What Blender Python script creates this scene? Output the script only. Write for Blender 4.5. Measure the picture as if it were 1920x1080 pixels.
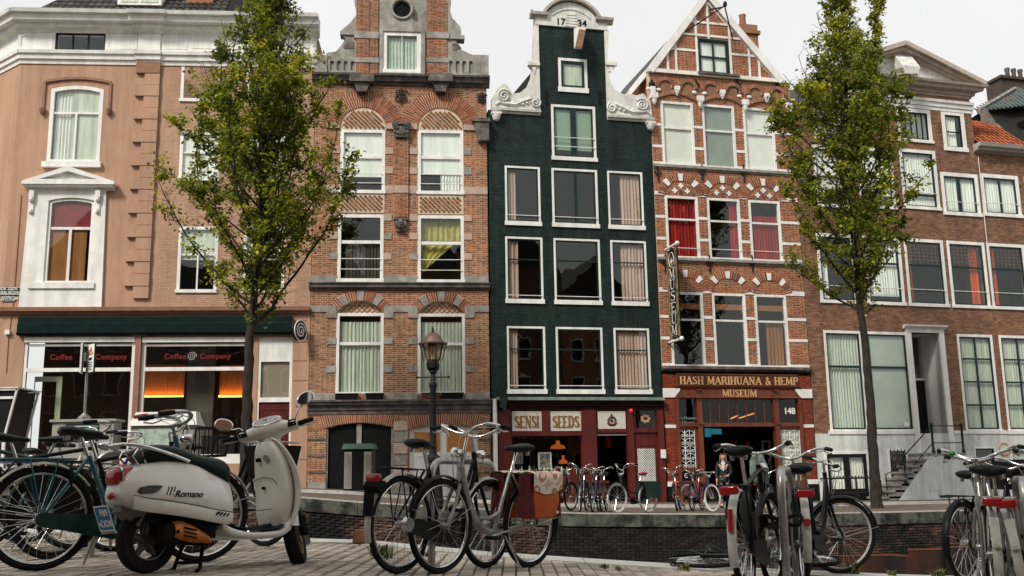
import bpy, bmesh, math, random
from mathutils import Vector, Matrix, geometry
from math import sin, cos, pi, sqrt, atan2, radians as RAD
random.seed(7)
for o in list(bpy.data.objects): bpy.data.objects.remove(o)
scene = bpy.context.scene
col = scene.collection

# ------------------------------------------------------------------ camera
FPX = 1900.0                       # focal length in pixels of the 1920 px wide photograph
CAMZ = 0.70
PITCH = math.atan((905-540)/FPX); ROLL = -0.016
RCAM = Matrix.Rotation(pi/2+PITCH, 3, 'X') @ Matrix.Rotation(ROLL, 3, 'Z')
CAM = Vector((0, 0, CAMZ))
cd = bpy.data.cameras.new('camera'); cam = bpy.data.objects.new('camera', cd); col.objects.link(cam)
cd.sensor_width = 36.0; cd.lens = 36.0*FPX/1920.0; cd.clip_start = 0.05; cd.clip_end = 3000
cam.matrix_world = Matrix.Translation(CAM) @ RCAM.to_4x4()
scene.camera = cam
scene.render.resolution_x = 1024; scene.render.resolution_y = 576

# ------------------------------------------------------------------ sky, sun, exposure
SUN_EL, SUN_AZ = 43.0, 215.0       # soft overcast light from high behind the viewer's left shoulder
world = bpy.data.worlds.new('World'); scene.world = world; world.use_nodes = True
wn, wl = world.node_tree.nodes, world.node_tree.links
wn.clear()
w_out = wn.new('ShaderNodeOutputWorld'); w_bg = wn.new('ShaderNodeBackground')
sky = wn.new('ShaderNodeTexSky'); sky.sky_type = 'NISHITA'; sky.sun_disc = False
sky.sun_elevation = RAD(SUN_EL); sky.sun_rotation = RAD(SUN_AZ); sky.dust_density = 6.0; sky.air_density = 1.0; sky.ozone_density = 1.0
hs = wn.new('ShaderNodeHueSaturation'); hs.inputs['Saturation'].default_value = 0.06
wl.new(sky.outputs['Color'], hs.inputs['Color'])
cl = wn.new('ShaderNodeTexNoise'); cl.inputs['Scale'].default_value = 2.2; cl.inputs['Detail'].default_value = 5
cr = wn.new('ShaderNodeMapRange'); cr.inputs['To Min'].default_value = 0.76; cr.inputs['To Max'].default_value = 1.10
wl.new(cl.outputs['Fac'], cr.inputs['Value'])
mxs = wn.new('ShaderNodeMix'); mxs.data_type = 'RGBA'; mxs.inputs['Factor'].default_value = 0.86   # cloud deck evens out the clear sky
mxs.inputs['B'].default_value = (8.6, 8.65, 8.6, 1)
wl.new(hs.outputs['Color'], mxs.inputs['A'])
mul = wn.new('ShaderNodeVectorMath'); mul.operation = 'SCALE'
wl.new(mxs.outputs['Result'], mul.inputs[0]); wl.new(cr.outputs['Result'], mul.inputs['Scale'])
wl.new(mul.outputs['Vector'], w_bg.inputs['Color'])
w_bg.inputs['Strength'].default_value = 0.050
wl.new(w_bg.outputs['Background'], w_out.inputs['Surface'])
sd = bpy.data.lights.new('sun', 'SUN'); sd.energy = 1.5; sd.angle = RAD(11); sd.color = (1, .95, .87)
sun = bpy.data.objects.new('sun', sd); col.objects.link(sun)
_d = Vector((sin(RAD(SUN_AZ))*cos(RAD(SUN_EL)), cos(RAD(SUN_AZ))*cos(RAD(SUN_EL)), sin(RAD(SUN_EL))))
sun.rotation_euler = _d.to_track_quat('Z', 'Y').to_euler(); sun.location = _d*60
scene.view_settings.view_transform = 'Standard'; scene.view_settings.look = 'None'
scene.view_settings.exposure = 1.28; scene.view_settings.gamma = 1.0

# ------------------------------------------------------------------ geometry helpers
def ray(px, py): return RCAM @ Vector(((px-960)/FPX, -(py-540)/FPX, -1.0))
def at(px, py, Y):
    r = ray(px, py); return CAM + r*((Y-CAM.y)/r.y)

class MB:
    """collects shapes; build() links them as one mesh object"""
    def __init__(s, M=None): s.v = []; s.f = []; s.M = M
    def _add(s, vs, fs):
        b = len(s.v)
        if s.M is not None: vs = [s.M @ Vector(p) for p in vs]
        s.v += [tuple(p) for p in vs]; s.f += [tuple(b+i for i in f) for f in fs]
    def box(s, x0, x1, y0, y1, z0, z1):
        s._add([(x0,y0,z0),(x1,y0,z0),(x1,y1,z0),(x0,y1,z0),(x0,y0,z1),(x1,y0,z1),(x1,y1,z1),(x0,y1,z1)],
               [(0,3,2,1),(4,5,6,7),(0,1,5,4),(1,2,6,5),(2,3,7,6),(3,0,4,7)]); return s
    def _add2(s, x0, x1, y, z0, z1):
        s._add([(x0,y,z0),(x1,y,z0),(x1,y,z1),(x0,y,z1)], [(0,1,2,3)]); return s
    def hexa(s, p): # 8 points, bottom ccw then top ccw
        s._add(p, [(0,3,2,1),(4,5,6,7),(0,1,5,4),(1,2,6,5),(2,3,7,6),(3,0,4,7)]); return s
    def brick(s, x0, x1, z0, z1, yf, yb):  # front + 4 sides
        c = min(.004, (x1-x0)*.1)
        s._add([(x0+c,yf,z0+c),(x1-c,yf,z0+c),(x1-c,yf,z1-c),(x0+c,yf,z1-c),(x0,yb,z0),(x1,yb,z0),(x1,yb,z1),(x0,yb,z1)],
               [(0,1,2,3),(0,4,5,1),(1,5,6,2),(2,6,7,3),(3,7,4,0)]); return s
    def prism(s, outer, holes, ya, yb):
        """polygon in x,z (outer loop, hole loops) extruded from y=ya (front) to yb"""
        loops = [outer]+list(holes)
        flat = [p for l in loops for p in l]
        tris = geometry.tessellate_polygon([[Vector((p[0],p[1],0)) for p in l] for l in loops])
        n = len(flat)
        vs = [(p[0],ya,p[1]) for p in flat]+[(p[0],yb,p[1]) for p in flat]
        fs = []
        for t in tris:
            a,b,c = [flat[i] for i in t]
            cr_ = (b[0]-a[0])*(c[1]-a[1])-(b[1]-a[1])*(c[0]-a[0])
            if abs(cr_) < 1e-12: continue
            if cr_ < 0: t = (t[0],t[2],t[1])
            fs.append(tuple(t)); fs.append((t[0]+n,t[2]+n,t[1]+n))
        o = 0
        for k,l in enumerate(loops):
            m = len(l)
            area = sum(l[i][0]*l[(i+1)%m][1]-l[(i+1)%m][0]*l[i][1] for i in range(m))
            ccw = (area > 0) == (k == 0)
            for i in range(m):
                a,b = o+i, o+(i+1)%m
                fs.append((a,a+n,b+n,b) if ccw else (b,b+n,a+n,a))
            o += m
        s._add(vs, fs); return s
    def tube(s, pts, r, n=8, closed=False, cap=True, flat=1.0):
        pts = [Vector(p) for p in pts]; m = len(pts)
        rs = r if isinstance(r, (list,tuple)) else [r]*m
        vs = []; up = None
        for i,p in enumerate(pts):
            if closed: t = pts[(i+1)%m]-pts[i-1]
            else: t = pts[min(i+1,m-1)]-pts[max(i-1,0)]
            if t.length < 1e-9: t = Vector((0,0,1))
            t.normalize()
            if up is None:
                up = Vector((0,0,1)) if abs(t.z) < .9 else Vector((1,0,0))
            a = up.cross(t)
            if a.length < 1e-6: a = Vector((1,0,0)).cross(t)
            a.normalize(); b = t.cross(a); up = b
            for k in range(n):
                th = 2*pi*k/n
                vs.append(p + a*(cos(th)*rs[i]) + b*(sin(th)*rs[i]*flat))
        fs = []
        for i in range(m if closed else m-1):
            j = (i+1)%m
            for k in range(n):
                l = (k+1)%n
                fs.append((i*n+k, i*n+l, j*n+l, j*n+k))
        if not closed and cap:
            fs.append(tuple(range(n-1,-1,-1))); fs.append(tuple((m-1)*n+k for k in range(n)))
        s._add(vs, fs); return s
    def lathe(s, prof, c=(0,0,0), n=16):
        """prof: list of (radius, z)"""
        vs = []; fs = []
        for r,z in prof:
            for k in range(n):
                th = 2*pi*(k+.5)/n; vs.append((c[0]+r*cos(th), c[1]+r*sin(th), c[2]+z))
        for i in range(len(prof)-1):
            for k in range(n):
                l = (k+1)%n; fs.append((i*n+k,i*n+l,(i+1)*n+l,(i+1)*n+k))
        fs.append(tuple(range(n-1,-1,-1))); fs.append(tuple((len(prof)-1)*n+k for k in range(n)))
        s._add(vs, fs); return s
    def loft(s, rings, cap=True):
        n = len(rings[0]); vs = [p for r in rings for p in r]; fs = []
        for i in range(len(rings)-1):
            for k in range(n):
                l = (k+1)%n; fs.append((i*n+k,i*n+l,(i+1)*n+l,(i+1)*n+k))
        if cap:
            fs.append(tuple(range(n-1,-1,-1))); fs.append(tuple((len(rings)-1)*n+k for k in range(n)))
        s._add(vs, fs); return s
    def sheet(s, rows):
        n = len(rows[0]); vs = [p for r in rows for p in r]; fs = []
        for i in range(len(rows)-1):
            for k in range(n-1): fs.append((i*n+k,i*n+k+1,(i+1)*n+k+1,(i+1)*n+k))
        s._add(vs, fs); return s
    def disc(s, c, ax, r, n=16, th=.01):
        ax = Vector(ax).normalized(); c = Vector(c)
        s.tube([c-ax*th/2, c+ax*th/2], r, n); return s
    def ball(s, c, r, nu=12, nv=8):
        rx,ry,rz = r if isinstance(r,(tuple,list)) else (r,r,r)
        rings = []
        for i in range(nv+1):
            t = -pi/2+pi*i/nv; q = max(cos(t), .02)
            rings.append([(c[0]+rx*q*cos(2*pi*k/nu), c[1]+ry*q*sin(2*pi*k/nu), c[2]+rz*sin(t)) for k in range(nu)])
        s.loft(rings); return s
    def mesh(s, name):
        me = bpy.data.meshes.new(name); me.from_pydata(s.v, [], s.f); return me
    def build(s, name, mat, parent=None, smooth=None, fix=False, kind=None):
        me = s.mesh(name)
        if fix:
            bm = bmesh.new(); bm.from_mesh(me); bmesh.ops.recalc_face_normals(bm, faces=bm.faces); bm.to_mesh(me); bm.free()
        me.materials.append(mat)
        if smooth is not None:
            me.polygons.foreach_set('use_smooth', [True]*len(me.polygons))
            me.set_sharp_from_angle(angle=RAD(smooth))
        o = bpy.data.objects.new(name, me); col.objects.link(o)
        if parent is not None: o.parent = parent
        if kind: o['kind'] = kind
        return o

def thing(name, label, cat, loc=(0,0,0), rz=0, group=None, rot=None):
    o = bpy.data.objects.new(name, None); col.objects.link(o); o.empty_display_size = .2
    o.location = loc; o.rotation_euler = rot if rot else (0,0,rz)
    o['label'] = label; o['category'] = cat
    if group: o['group'] = group
    return o
def tag(o, label, cat, group=None):
    o['label'] = label; o['category'] = cat
    if group: o['group'] = group
    return o
def struct(o): o['kind'] = 'structure'; return o

def lerp(a, b, t): return a+(b-a)*t
def prof(pts, x):
    if x <= pts[0][0]: return pts[0][1]
    for (a,va),(b,vb) in zip(pts, pts[1:]):
        if x <= b:
            t = (x-a)/(b-a); return va+(vb-va)*t
    return pts[-1][1]
def arc(cx, cz, r, a0, a1, n, rz=None):
    rz = r if rz is None else rz
    return [(cx+r*cos(lerp(a0,a1,i/n)), cz+rz*sin(lerp(a0,a1,i/n))) for i in range(n+1)]
def spline(pts, k=6):
    """Catmull-Rom through points"""
    P = [Vector(p) for p in pts]; out = []
    for i in range(len(P)-1):
        p0 = P[i-1] if i else P[0]*2-P[1]; p1 = P[i]; p2 = P[i+1]; p3 = P[i+2] if i+2 < len(P) else P[-1]*2-P[-2]
        for j in range(k):
            t = j/k
            out.append(.5*((2*p1)+(p2-p0)*t+(2*p0-5*p1+4*p2-p3)*t*t+(3*p1-p0-3*p2+p3)*t**3))
    out.append(P[-1]); return out

# ------------------------------------------------------------------ materials
MATS = {}
def mat(name, c, rough=.7, metal=0.0, c2=None, ns=6.0, nd=6, mixw=(.35,.65), bump=0.0, bs=None, spec=None, emis=None, coat=0.0, obj=True, stretch=None, island=0.0, trans=0.0, streak=0.0):
    if name in MATS: return MATS[name]
    if spec is None: spec = .13 if max(c) < .04 else .3
    m = bpy.data.materials.new(name); m.use_nodes = True; MATS[name] = m
    N, L = m.node_tree.nodes, m.node_tree.links
    b = N['Principled BSDF']
    b.inputs['Base Color'].default_value = (*c, 1); b.inputs['Roughness'].default_value = rough
    b.inputs['Metallic'].default_value = metal; b.inputs['Specular IOR Level'].default_value = spec
    if coat: b.inputs['Coat Weight'].default_value = coat; b.inputs['Coat Roughness'].default_value = .08
    if trans: b.inputs['Transmission Weight'].default_value = trans
    colsock = None
    tc = N.new('ShaderNodeTexCoord')
    vec = tc.outputs['Object']
    if stretch:
        mp = N.new('ShaderNodeMapping'); mp.inputs['Scale'].default_value = stretch
        L.new(vec, mp.inputs['Vector']); vec = mp.outputs['Vector']
    if c2 is not None:
        n = N.new('ShaderNodeTexNoise'); n.inputs['Scale'].default_value = ns; n.inputs['Detail'].default_value = nd; n.inputs['Roughness'].default_value = .65
        L.new(vec, n.inputs['Vector'])
        r = N.new('ShaderNodeMapRange'); r.inputs['From Min'].default_value = mixw[0]; r.inputs['From Max'].default_value = mixw[1]
        L.new(n.outputs['Fac'], r.inputs['Value'])
        mx = N.new('ShaderNodeMix'); mx.data_type = 'RGBA'
        mx.inputs['A'].default_value = (*c,1); mx.inputs['B'].default_value = (*c2,1)
        L.new(r.outputs['Result'], mx.inputs['Factor']); colsock = mx.outputs['Result']
    if streak:
        mp2 = N.new('ShaderNodeMapping'); mp2.inputs['Scale'].default_value = (2.6,2.6,.22); L.new(tc.outputs['Object'], mp2.inputs['Vector'])
        n3 = N.new('ShaderNodeTexNoise'); n3.inputs['Scale'].default_value = 1.0; n3.inputs['Detail'].default_value = 7; n3.inputs['Roughness'].default_value = .7; L.new(mp2.outputs['Vector'], n3.inputs['Vector'])
        r3 = N.new('ShaderNodeMapRange'); r3.inputs['From Min'].default_value = .36; r3.inputs['From Max'].default_value = .60; r3.inputs['To Min'].default_value = 1-streak; r3.inputs['To Max'].default_value = 1.0; L.new(n3.outputs['Fac'], r3.inputs['Value'])
        s3 = N.new('ShaderNodeVectorMath'); s3.operation = 'SCALE'
        if colsock: L.new(colsock, s3.inputs[0])
        else: s3.inputs[0].default_value = c
        L.new(r3.outputs['Result'], s3.inputs['Scale']); colsock = s3.outputs['Vector']
    if island:
        g = N.new('ShaderNodeNewGeometry'); oi = N.new('ShaderNodeObjectInfo')
        ad = N.new('ShaderNodeMath'); ad.operation = 'ADD'; L.new(g.outputs['Random Per Island'], ad.inputs[0]); L.new(oi.outputs['Random'], ad.inputs[1])
        fr = N.new('ShaderNodeMath'); fr.operation = 'FRACT'; L.new(ad.outputs[0], fr.inputs[0])
        mr = N.new('ShaderNodeMapRange'); mr.inputs['To Min'].default_value = 1-island; mr.inputs['To Max'].default_value = 1+island
        L.new(fr.outputs[0], mr.inputs['Value'])
        sc_ = N.new('ShaderNodeVectorMath'); sc_.operation = 'SCALE'
        if colsock: L.new(colsock, sc_.inputs[0])
        else: sc_.inputs[0].default_value = c
        L.new(mr.outputs['Result'], sc_.inputs['Scale']); colsock = sc_.outputs['Vector']
    if colsock: L.new(colsock, b.inputs['Base Color'])
    if bump:
        n2 = N.new('ShaderNodeTexNoise'); n2.inputs['Scale'].default_value = bs or ns*4; n2.inputs['Detail'].default_value = 5
        L.new(vec, n2.inputs['Vector'])
        bp = N.new('ShaderNodeBump'); bp.inputs['Strength'].default_value = bump; bp.inputs['Distance'].default_value = .02
        L.new(n2.outputs['Fac'], bp.inputs['Height']); L.new(bp.outputs['Normal'], b.inputs['Normal'])
    if emis:
        b.inputs['Emission Color'].default_value = (*emis[:3],1); b.inputs['Emission Strength'].default_value = emis[3]
    return m

def glass_mat(name, tint=(.82,.9,.86), ior=1.5, wav=.0):
    if name in MATS: return MATS[name]
    m = bpy.data.materials.new(name); m.use_nodes = True; MATS[name] = m
    N, L = m.node_tree.nodes, m.node_tree.links; N.clear()
    o = N.new('ShaderNodeOutputMaterial'); t = N.new('ShaderNodeBsdfTransparent'); g = N.new('ShaderNodeBsdfGlossy')
    t.inputs['Color'].default_value = (*tint,1); g.inputs['Roughness'].default_value = .01; g.inputs['Color'].default_value = (.95,1,.97,1)
    gg = N.new('ShaderNodeNewGeometry'); dt = N.new('ShaderNodeVectorMath'); dt.operation = 'DOT_PRODUCT'; L.new(gg.outputs['Normal'], dt.inputs[0]); L.new(gg.outputs['Incoming'], dt.inputs[1])
    ab = N.new('ShaderNodeMath'); ab.operation = 'ABSOLUTE'; L.new(dt.outputs['Value'], ab.inputs[0])
    om = N.new('ShaderNodeMath'); om.operation = 'SUBTRACT'; om.inputs[0].default_value = 1.0; L.new(ab.outputs[0], om.inputs[1])
    pw_ = N.new('ShaderNodeMath'); pw_.operation = 'POWER'; pw_.inputs[1].default_value = 5.0; L.new(om.outputs[0], pw_.inputs[0])
    f0 = ((ior-1)/(ior+1))**2; f = N.new('ShaderNodeMath'); f.operation = 'MULTIPLY_ADD'; f.inputs[1].default_value = 1-f0; f.inputs[2].default_value = f0; L.new(pw_.outputs[0], f.inputs[0])
    mx = N.new('ShaderNodeMixShader')
    if wav:
        tc = N.new('ShaderNodeTexCoord'); n = N.new('ShaderNodeTexNoise'); n.inputs['Scale'].default_value = 1.7; n.inputs['Detail'].default_value = 1
        bp = N.new('ShaderNodeBump'); bp.inputs['Strength'].default_value = wav; bp.inputs['Distance'].default_value = .03
        L.new(tc.outputs['Object'], n.inputs['Vector']); L.new(n.outputs['Fac'], bp.inputs['Height'])
        L.new(bp.outputs['Normal'], g.inputs['Normal'])
    L.new(f.outputs[0], mx.inputs['Fac']); L.new(t.outputs['BSDF'], mx.inputs[1]); L.new(g.outputs['BSDF'], mx.inputs[2])
    L.new(mx.outputs['Shader'], o.inputs['Surface'])
    return m

M_white   = mat('white_paint', (.80,.785,.745), .55, c2=(.66,.64,.59), ns=2.5, mixw=(.45,.75), streak=.22, bump=.06, bs=30)
M_whitest = mat('white_stucco', (.70,.685,.64), .75, c2=(.50,.48,.43), ns=3.2, mixw=(.45,.72), streak=.25, bump=.15, bs=25)
M_stone   = mat('grey_stone', (.38,.355,.315), .85, c2=(.21,.195,.17), ns=3.0, streak=.3, bump=.35, bs=22)
M_stone2  = mat('pink_stone', (.47,.345,.265), .85, c2=(.35,.265,.21), ns=4.0, bump=.3, bs=26)
M_dstone  = mat('dark_stone', (.075,.065,.06), .8, c2=(.20,.165,.14), ns=3.5, mixw=(.45,.7), bump=.3)
M_mortar  = mat('mortar', (.66,.53,.38), .9, c2=(.47,.37,.265), ns=5, bump=.3, bs=60)
M_brick   = mat('red_brick', (.36,.15,.068), .82, c2=(.25,.10,.047), streak=.2, ns=1.4, island=.38, bump=.3, bs=55)
M_brickor = mat('orange_brick', (.36,.115,.042), .8, c2=(.25,.08,.032), streak=.2, ns=1.6, island=.35, bump=.3, bs=55)
M_brickbr = mat('brown_brick', (.27,.138,.078), .85, c2=(.18,.09,.052), streak=.2, ns=1.2, island=.38, bump=.3, bs=55)
M_mortar2 = mat('brown_mortar', (.25,.17,.115), .9, c2=(.15,.10,.07), ns=4, bump=.3)
M_arch    = mat('arch_brick', (.26,.075,.032), .8, c2=(.18,.05,.024), ns=2, island=.35, bump=.3, bs=55)
M_grbrick = mat('green_painted_brick', (.0085,.0205,.0175), .6, c2=(.018,.036,.031), streak=.45, ns=2.2, island=.22, bump=.25, bs=50, spec=.2)
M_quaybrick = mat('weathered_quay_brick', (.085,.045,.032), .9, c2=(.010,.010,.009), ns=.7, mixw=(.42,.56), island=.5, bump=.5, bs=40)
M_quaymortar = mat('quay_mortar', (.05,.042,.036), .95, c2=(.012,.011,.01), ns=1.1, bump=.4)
M_tan     = mat('tan_plaster', (.48,.29,.19), .85, c2=(.385,.23,.15), ns=1.1, mixw=(.3,.75), streak=.26, bump=.3, bs=45)
M_tan2    = mat('tan_painted_brick', (.485,.298,.20), .8, c2=(.40,.245,.162), ns=1.5, streak=.22, island=.08, bump=.3, bs=40)
M_tantrim = mat('tan_trim', (.30,.155,.10), .8, c2=(.22,.115,.075), ns=4, bump=.2)
M_glass   = glass_mat('window_glass', (.96,.975,.96), 1.72, wav=.05)
M_glassd  = glass_mat('dark_shop_glass', (.95,.97,.95), 1.45, wav=.05)
M_lampgl  = glass_mat('lantern_glass', (.86,.66,.56), 1.6)
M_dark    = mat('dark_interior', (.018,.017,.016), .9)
M_room    = mat('room_wall', (.07,.065,.055), .9, c2=(.04,.04,.035), ns=.8)
M_green   = mat('dark_green_paint', (.005,.022,.018), .35, c2=(.009,.028,.024), ns=5, spec=.25, bump=.05)
M_black   = mat('black_paint', (.005,.006,.006), .4, c2=(.010,.011,.011), ns=8)
M_blackm  = mat('black_matte', (.006,.006,.006), .8)
M_oxred   = mat('oxblood_paint', (.105,.014,.010), .45, c2=(.055,.009,.007), ns=3, mixw=(.4,.7), bump=.1, stretch=(1,1,.25))
M_wood    = mat('varnished_wood', (.17,.038,.014), .4, c2=(.085,.018,.008), ns=4, bump=.1, stretch=(1,1,.2), coat=.2)
M_signwood= mat('sign_board_wood', (.085,.025,.010), .5, c2=(.05,.015,.007), ns=6, stretch=(.2,1,1))
M_gold    = mat('gilt_letter', (.62,.36,.17), .45, metal=.2)
M_cur_w   = mat('white_curtain', (.80,.82,.77), .9, c2=(.64,.68,.62), ns=5, stretch=(1,1,.1))
M_cur_g   = mat('pale_green_curtain', (.60,.65,.54), .9, c2=(.36,.41,.33), ns=7, stretch=(1,1,.08))
M_cur_p   = mat('pink_beige_curtain', (.55,.40,.32), .9, c2=(.36,.245,.19), ns=9, stretch=(1,1,.06))
M_cur_r   = mat('red_curtain', (.38,.014,.010), .85, c2=(.16,.006,.006), ns=7, stretch=(1,1,.06))
M_cur_o   = mat('orange_curtain', (.60,.10,.015), .85, c2=(.38,.05,.01), ns=7, stretch=(1,1,.06))
M_cur_y   = mat('yellow_cloth', (.44,.40,.10), .85, c2=(.30,.28,.07), ns=4)
M_cur_br  = mat('ochre_curtain', (.30,.13,.035), .85, c2=(.18,.075,.02), ns=8, stretch=(1,1,.06))
M_blind   = mat('cream_blind', (.76,.77,.71), .85, c2=(.68,.70,.63), ns=2)
M_blindg  = mat('grey_green_blind', (.25,.30,.26), .85, c2=(.20,.25,.21), ns=2)
M_chrome  = mat('chrome', (.62,.62,.60), .18, metal=1.0, c2=(.35,.33,.30), ns=14, mixw=(.5,.8))
M_steel   = mat('galvanised_steel', (.42,.41,.39), .4, metal=.9, c2=(.22,.20,.18), ns=9, mixw=(.4,.7))
M_alu     = mat('silver_bike_paint', (.36,.37,.335), .3, metal=.55, c2=(.22,.23,.20), ns=10, coat=.2)
M_rubber  = mat('black_rubber', (.008,.008,.008), .8, c2=(.016,.015,.014), ns=12)
M_leather = mat('black_saddle', (.007,.009,.009), .42, c2=(.012,.015,.015), ns=18, bump=.1)
M_brown   = mat('brown_grip', (.28,.075,.03), .6, c2=(.18,.05,.02), ns=20)
M_redlens = mat('red_lens', (.36,.010,.012), .15, c2=(.22,.006,.008), ns=40, coat=.5)
M_iron    = mat('wrought_iron', (.010,.010,.011), .5, c2=(.02,.02,.02), ns=15, bump=.15)
M_trunk   = mat('tree_bark', (.042,.032,.024), .95, c2=(.012,.010,.008), ns=9, bump=.9, bs=22, stretch=(1,1,.35))
M_water   = mat('canal_water', (.015,.02,.016), .06, bump=.15, bs=2.5)
def leaf_mat():
    m = bpy.data.materials.new('leaf'); m.use_nodes = True
    N, L = m.node_tree.nodes, m.node_tree.links; b = N['Principled BSDF']; out = N['Material Output']
    g = N.new('ShaderNodeNewGeometry'); cr_ = N.new('ShaderNodeValToRGB')
    e = cr_.color_ramp.elements; e[0].position = 0; e[0].color = (.032,.055,.009,1); e[1].position = 1; e[1].color = (.62,.58,.06,1)
    k = e.new(.55); k.color = (.19,.225,.024,1)
    tc = N.new('ShaderNodeTexCoord'); no = N.new('ShaderNodeTexNoise'); no.inputs['Scale'].default_value = 1.1; no.inputs['Detail'].default_value = 3
    L.new(tc.outputs['Object'], no.inputs['Vector'])
    ma = N.new('ShaderNodeMath'); ma.operation = 'MULTIPLY_ADD'; ma.inputs[1].default_value = .55; L.new(g.outputs['Random Per Island'], ma.inputs[0])
    mr = N.new('ShaderNodeMapRange'); mr.inputs['From Min'].default_value = .35; mr.inputs['From Max'].default_value = .7; mr.inputs['To Max'].default_value = .62
    L.new(no.outputs['Fac'], mr.inputs['Value']); L.new(mr.outputs['Result'], ma.inputs[2])
    L.new(ma.outputs[0], cr_.inputs['Fac']); L.new(cr_.outputs['Color'], b.inputs['Base Color'])
    b.inputs['Roughness'].default_value = .55; b.inputs['Specular IOR Level'].default_value = .3
    tr = N.new('ShaderNodeBsdfTranslucent'); L.new(cr_.outputs['Color'], tr.inputs['Color'])
    mx = N.new('ShaderNodeMixShader'); mx.inputs['Fac'].default_value = .48
    L.new(b.outputs['BSDF'], mx.inputs[1]); L.new(tr.outputs['BSDF'], mx.inputs[2]); L.new(mx.outputs['Shader'], out.inputs['Surface'])
    return m
M_leaf = leaf_mat()

# ------------------------------------------------------------------ lettering
def text_obj(name, txt, mat_, parent, loc, size, rot=(pi/2,0,0), depth=.008, sx=1.0, space=1.0, shear=0, align='CENTER', bold=0.0):
    cu = bpy.data.curves.new(name, 'FONT'); cu.body = txt; cu.size = size; cu.extrude = depth; cu.align_x = align; cu.align_y = 'CENTER'
    cu.space_character = space; cu.shear = shear; cu.offset = bold; cu.resolution_u = 3
    tmp = bpy.data.objects.new('tmp', cu); col.objects.link(tmp)
    dg = bpy.context.evaluated_depsgraph_get(); me = bpy.data.meshes.new_from_object(tmp.evaluated_get(dg)); me.name = name
    bpy.data.objects.remove(tmp); bpy.data.curves.remove(cu)
    me.materials.clear(); me.materials.append(mat_)
    o = bpy.data.objects.new(name, me); col.objects.link(o)
    o.location = loc; o.rotation_euler = rot; o.scale = (sx,1,1)
    if parent is not None: o.parent = parent
    return o

# serif capitals drawn as thick and thin strokes: (x0,z0,x1,z1,weight) on a 1 high cell
SERIF = {
 'H': (.78,[(.16,0,.16,1,1),(.62,0,.62,1,1),(.16,.5,.62,.5,0)],[(.16,0),(.62,0),(.16,1),(.62,1)]),
 'A': (.80,[(.10,0,.40,1,0),(.40,1,.70,0,1),(.2,.33,.6,.33,0)],[(.10,0),(.70,0)]),
 'M': (.95,[(.12,0,.16,1,0),(.16,1,.47,.1,1),(.47,.1,.78,1,0),(.80,0,.78,1,1)],[(.12,0),(.80,0),(.13,1),(.81,1)]),
 'R': (.78,[(.17,0,.17,1,1),(.17,.97,.48,.97,0),(.48,.97,.60,.85,1),(.60,.85,.60,.66,1),(.60,.66,.48,.52,1),(.48,.52,.17,.52,0),(.40,.52,.70,0,1)],[(.17,0),(.17,1),(.70,0)]),
 'I': (.36,[(.18,0,.18,1,1)],[(.18,0),(.18,1)]),
 'U': (.78,[(.16,1,.16,.25,1),(.16,.25,.27,.06,1),(.27,.06,.45,.03,0),(.45,.03,.58,.14,0),(.58,.14,.62,.3,0),(.62,.3,.62,1,0)],[(.16,1),(.62,1)]),
 'N': (.82,[(.15,0,.15,1,0),(.15,1,.65,0,1),(.65,0,.65,1,0)],[(.15,0),(.15,1),(.65,1)]),
 'E': (.66,[(.16,0,.16,1,1),(.16,.97,.56,.97,0),(.16,.5,.46,.5,0),(.16,.03,.58,.03,0),(.56,.97,.56,.84,0),(.58,.03,.58,.18,0)],[(.16,0),(.16,1)]),
 'P': (.70,[(.17,0,.17,1,1),(.17,.97,.46,.97,0),(.46,.97,.59,.85,1),(.59,.85,.59,.64,1),(.59,.64,.46,.5,1),(.46,.5,.17,.5,0)],[(.17,0),(.17,1)]),
 'S': (.62,[(.50,.78,.50,.93,0),(.50,.88,.36,.97,0),(.36,.97,.2,.93,0),(.2,.93,.12,.76,1),(.12,.76,.22,.6,1),(.22,.6,.42,.45,1),(.42,.45,.52,.28,1),(.52,.28,.44,.08,1),(.44,.08,.28,.03,0),(.28,.03,.13,.11,0),(.12,.05,.12,.24,0)],[]),
 'D': (.80,[(.17,0,.17,1,1),(.17,.97,.42,.97,0),(.42,.97,.60,.80,1),(.60,.80,.66,.5,1),(.66,.5,.60,.2,1),(.60,.2,.42,.03,1),(.42,.03,.17,.03,0)],[(.17,0),(.17,1)]),
 '&': (.80,[(.70,.42,.40,.04,0),(.40,.04,.20,.05,1),(.20,.05,.12,.25,1),(.12,.25,.42,.60,0),(.42,.60,.50,.80,0),(.50,.80,.38,.96,0),(.38,.96,.26,.84,1),(.26,.84,.30,.62,1),(.30,.62,.70,.0,1)],[(.66,.42)]),
 ' ': (.42,[],[])}
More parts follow.
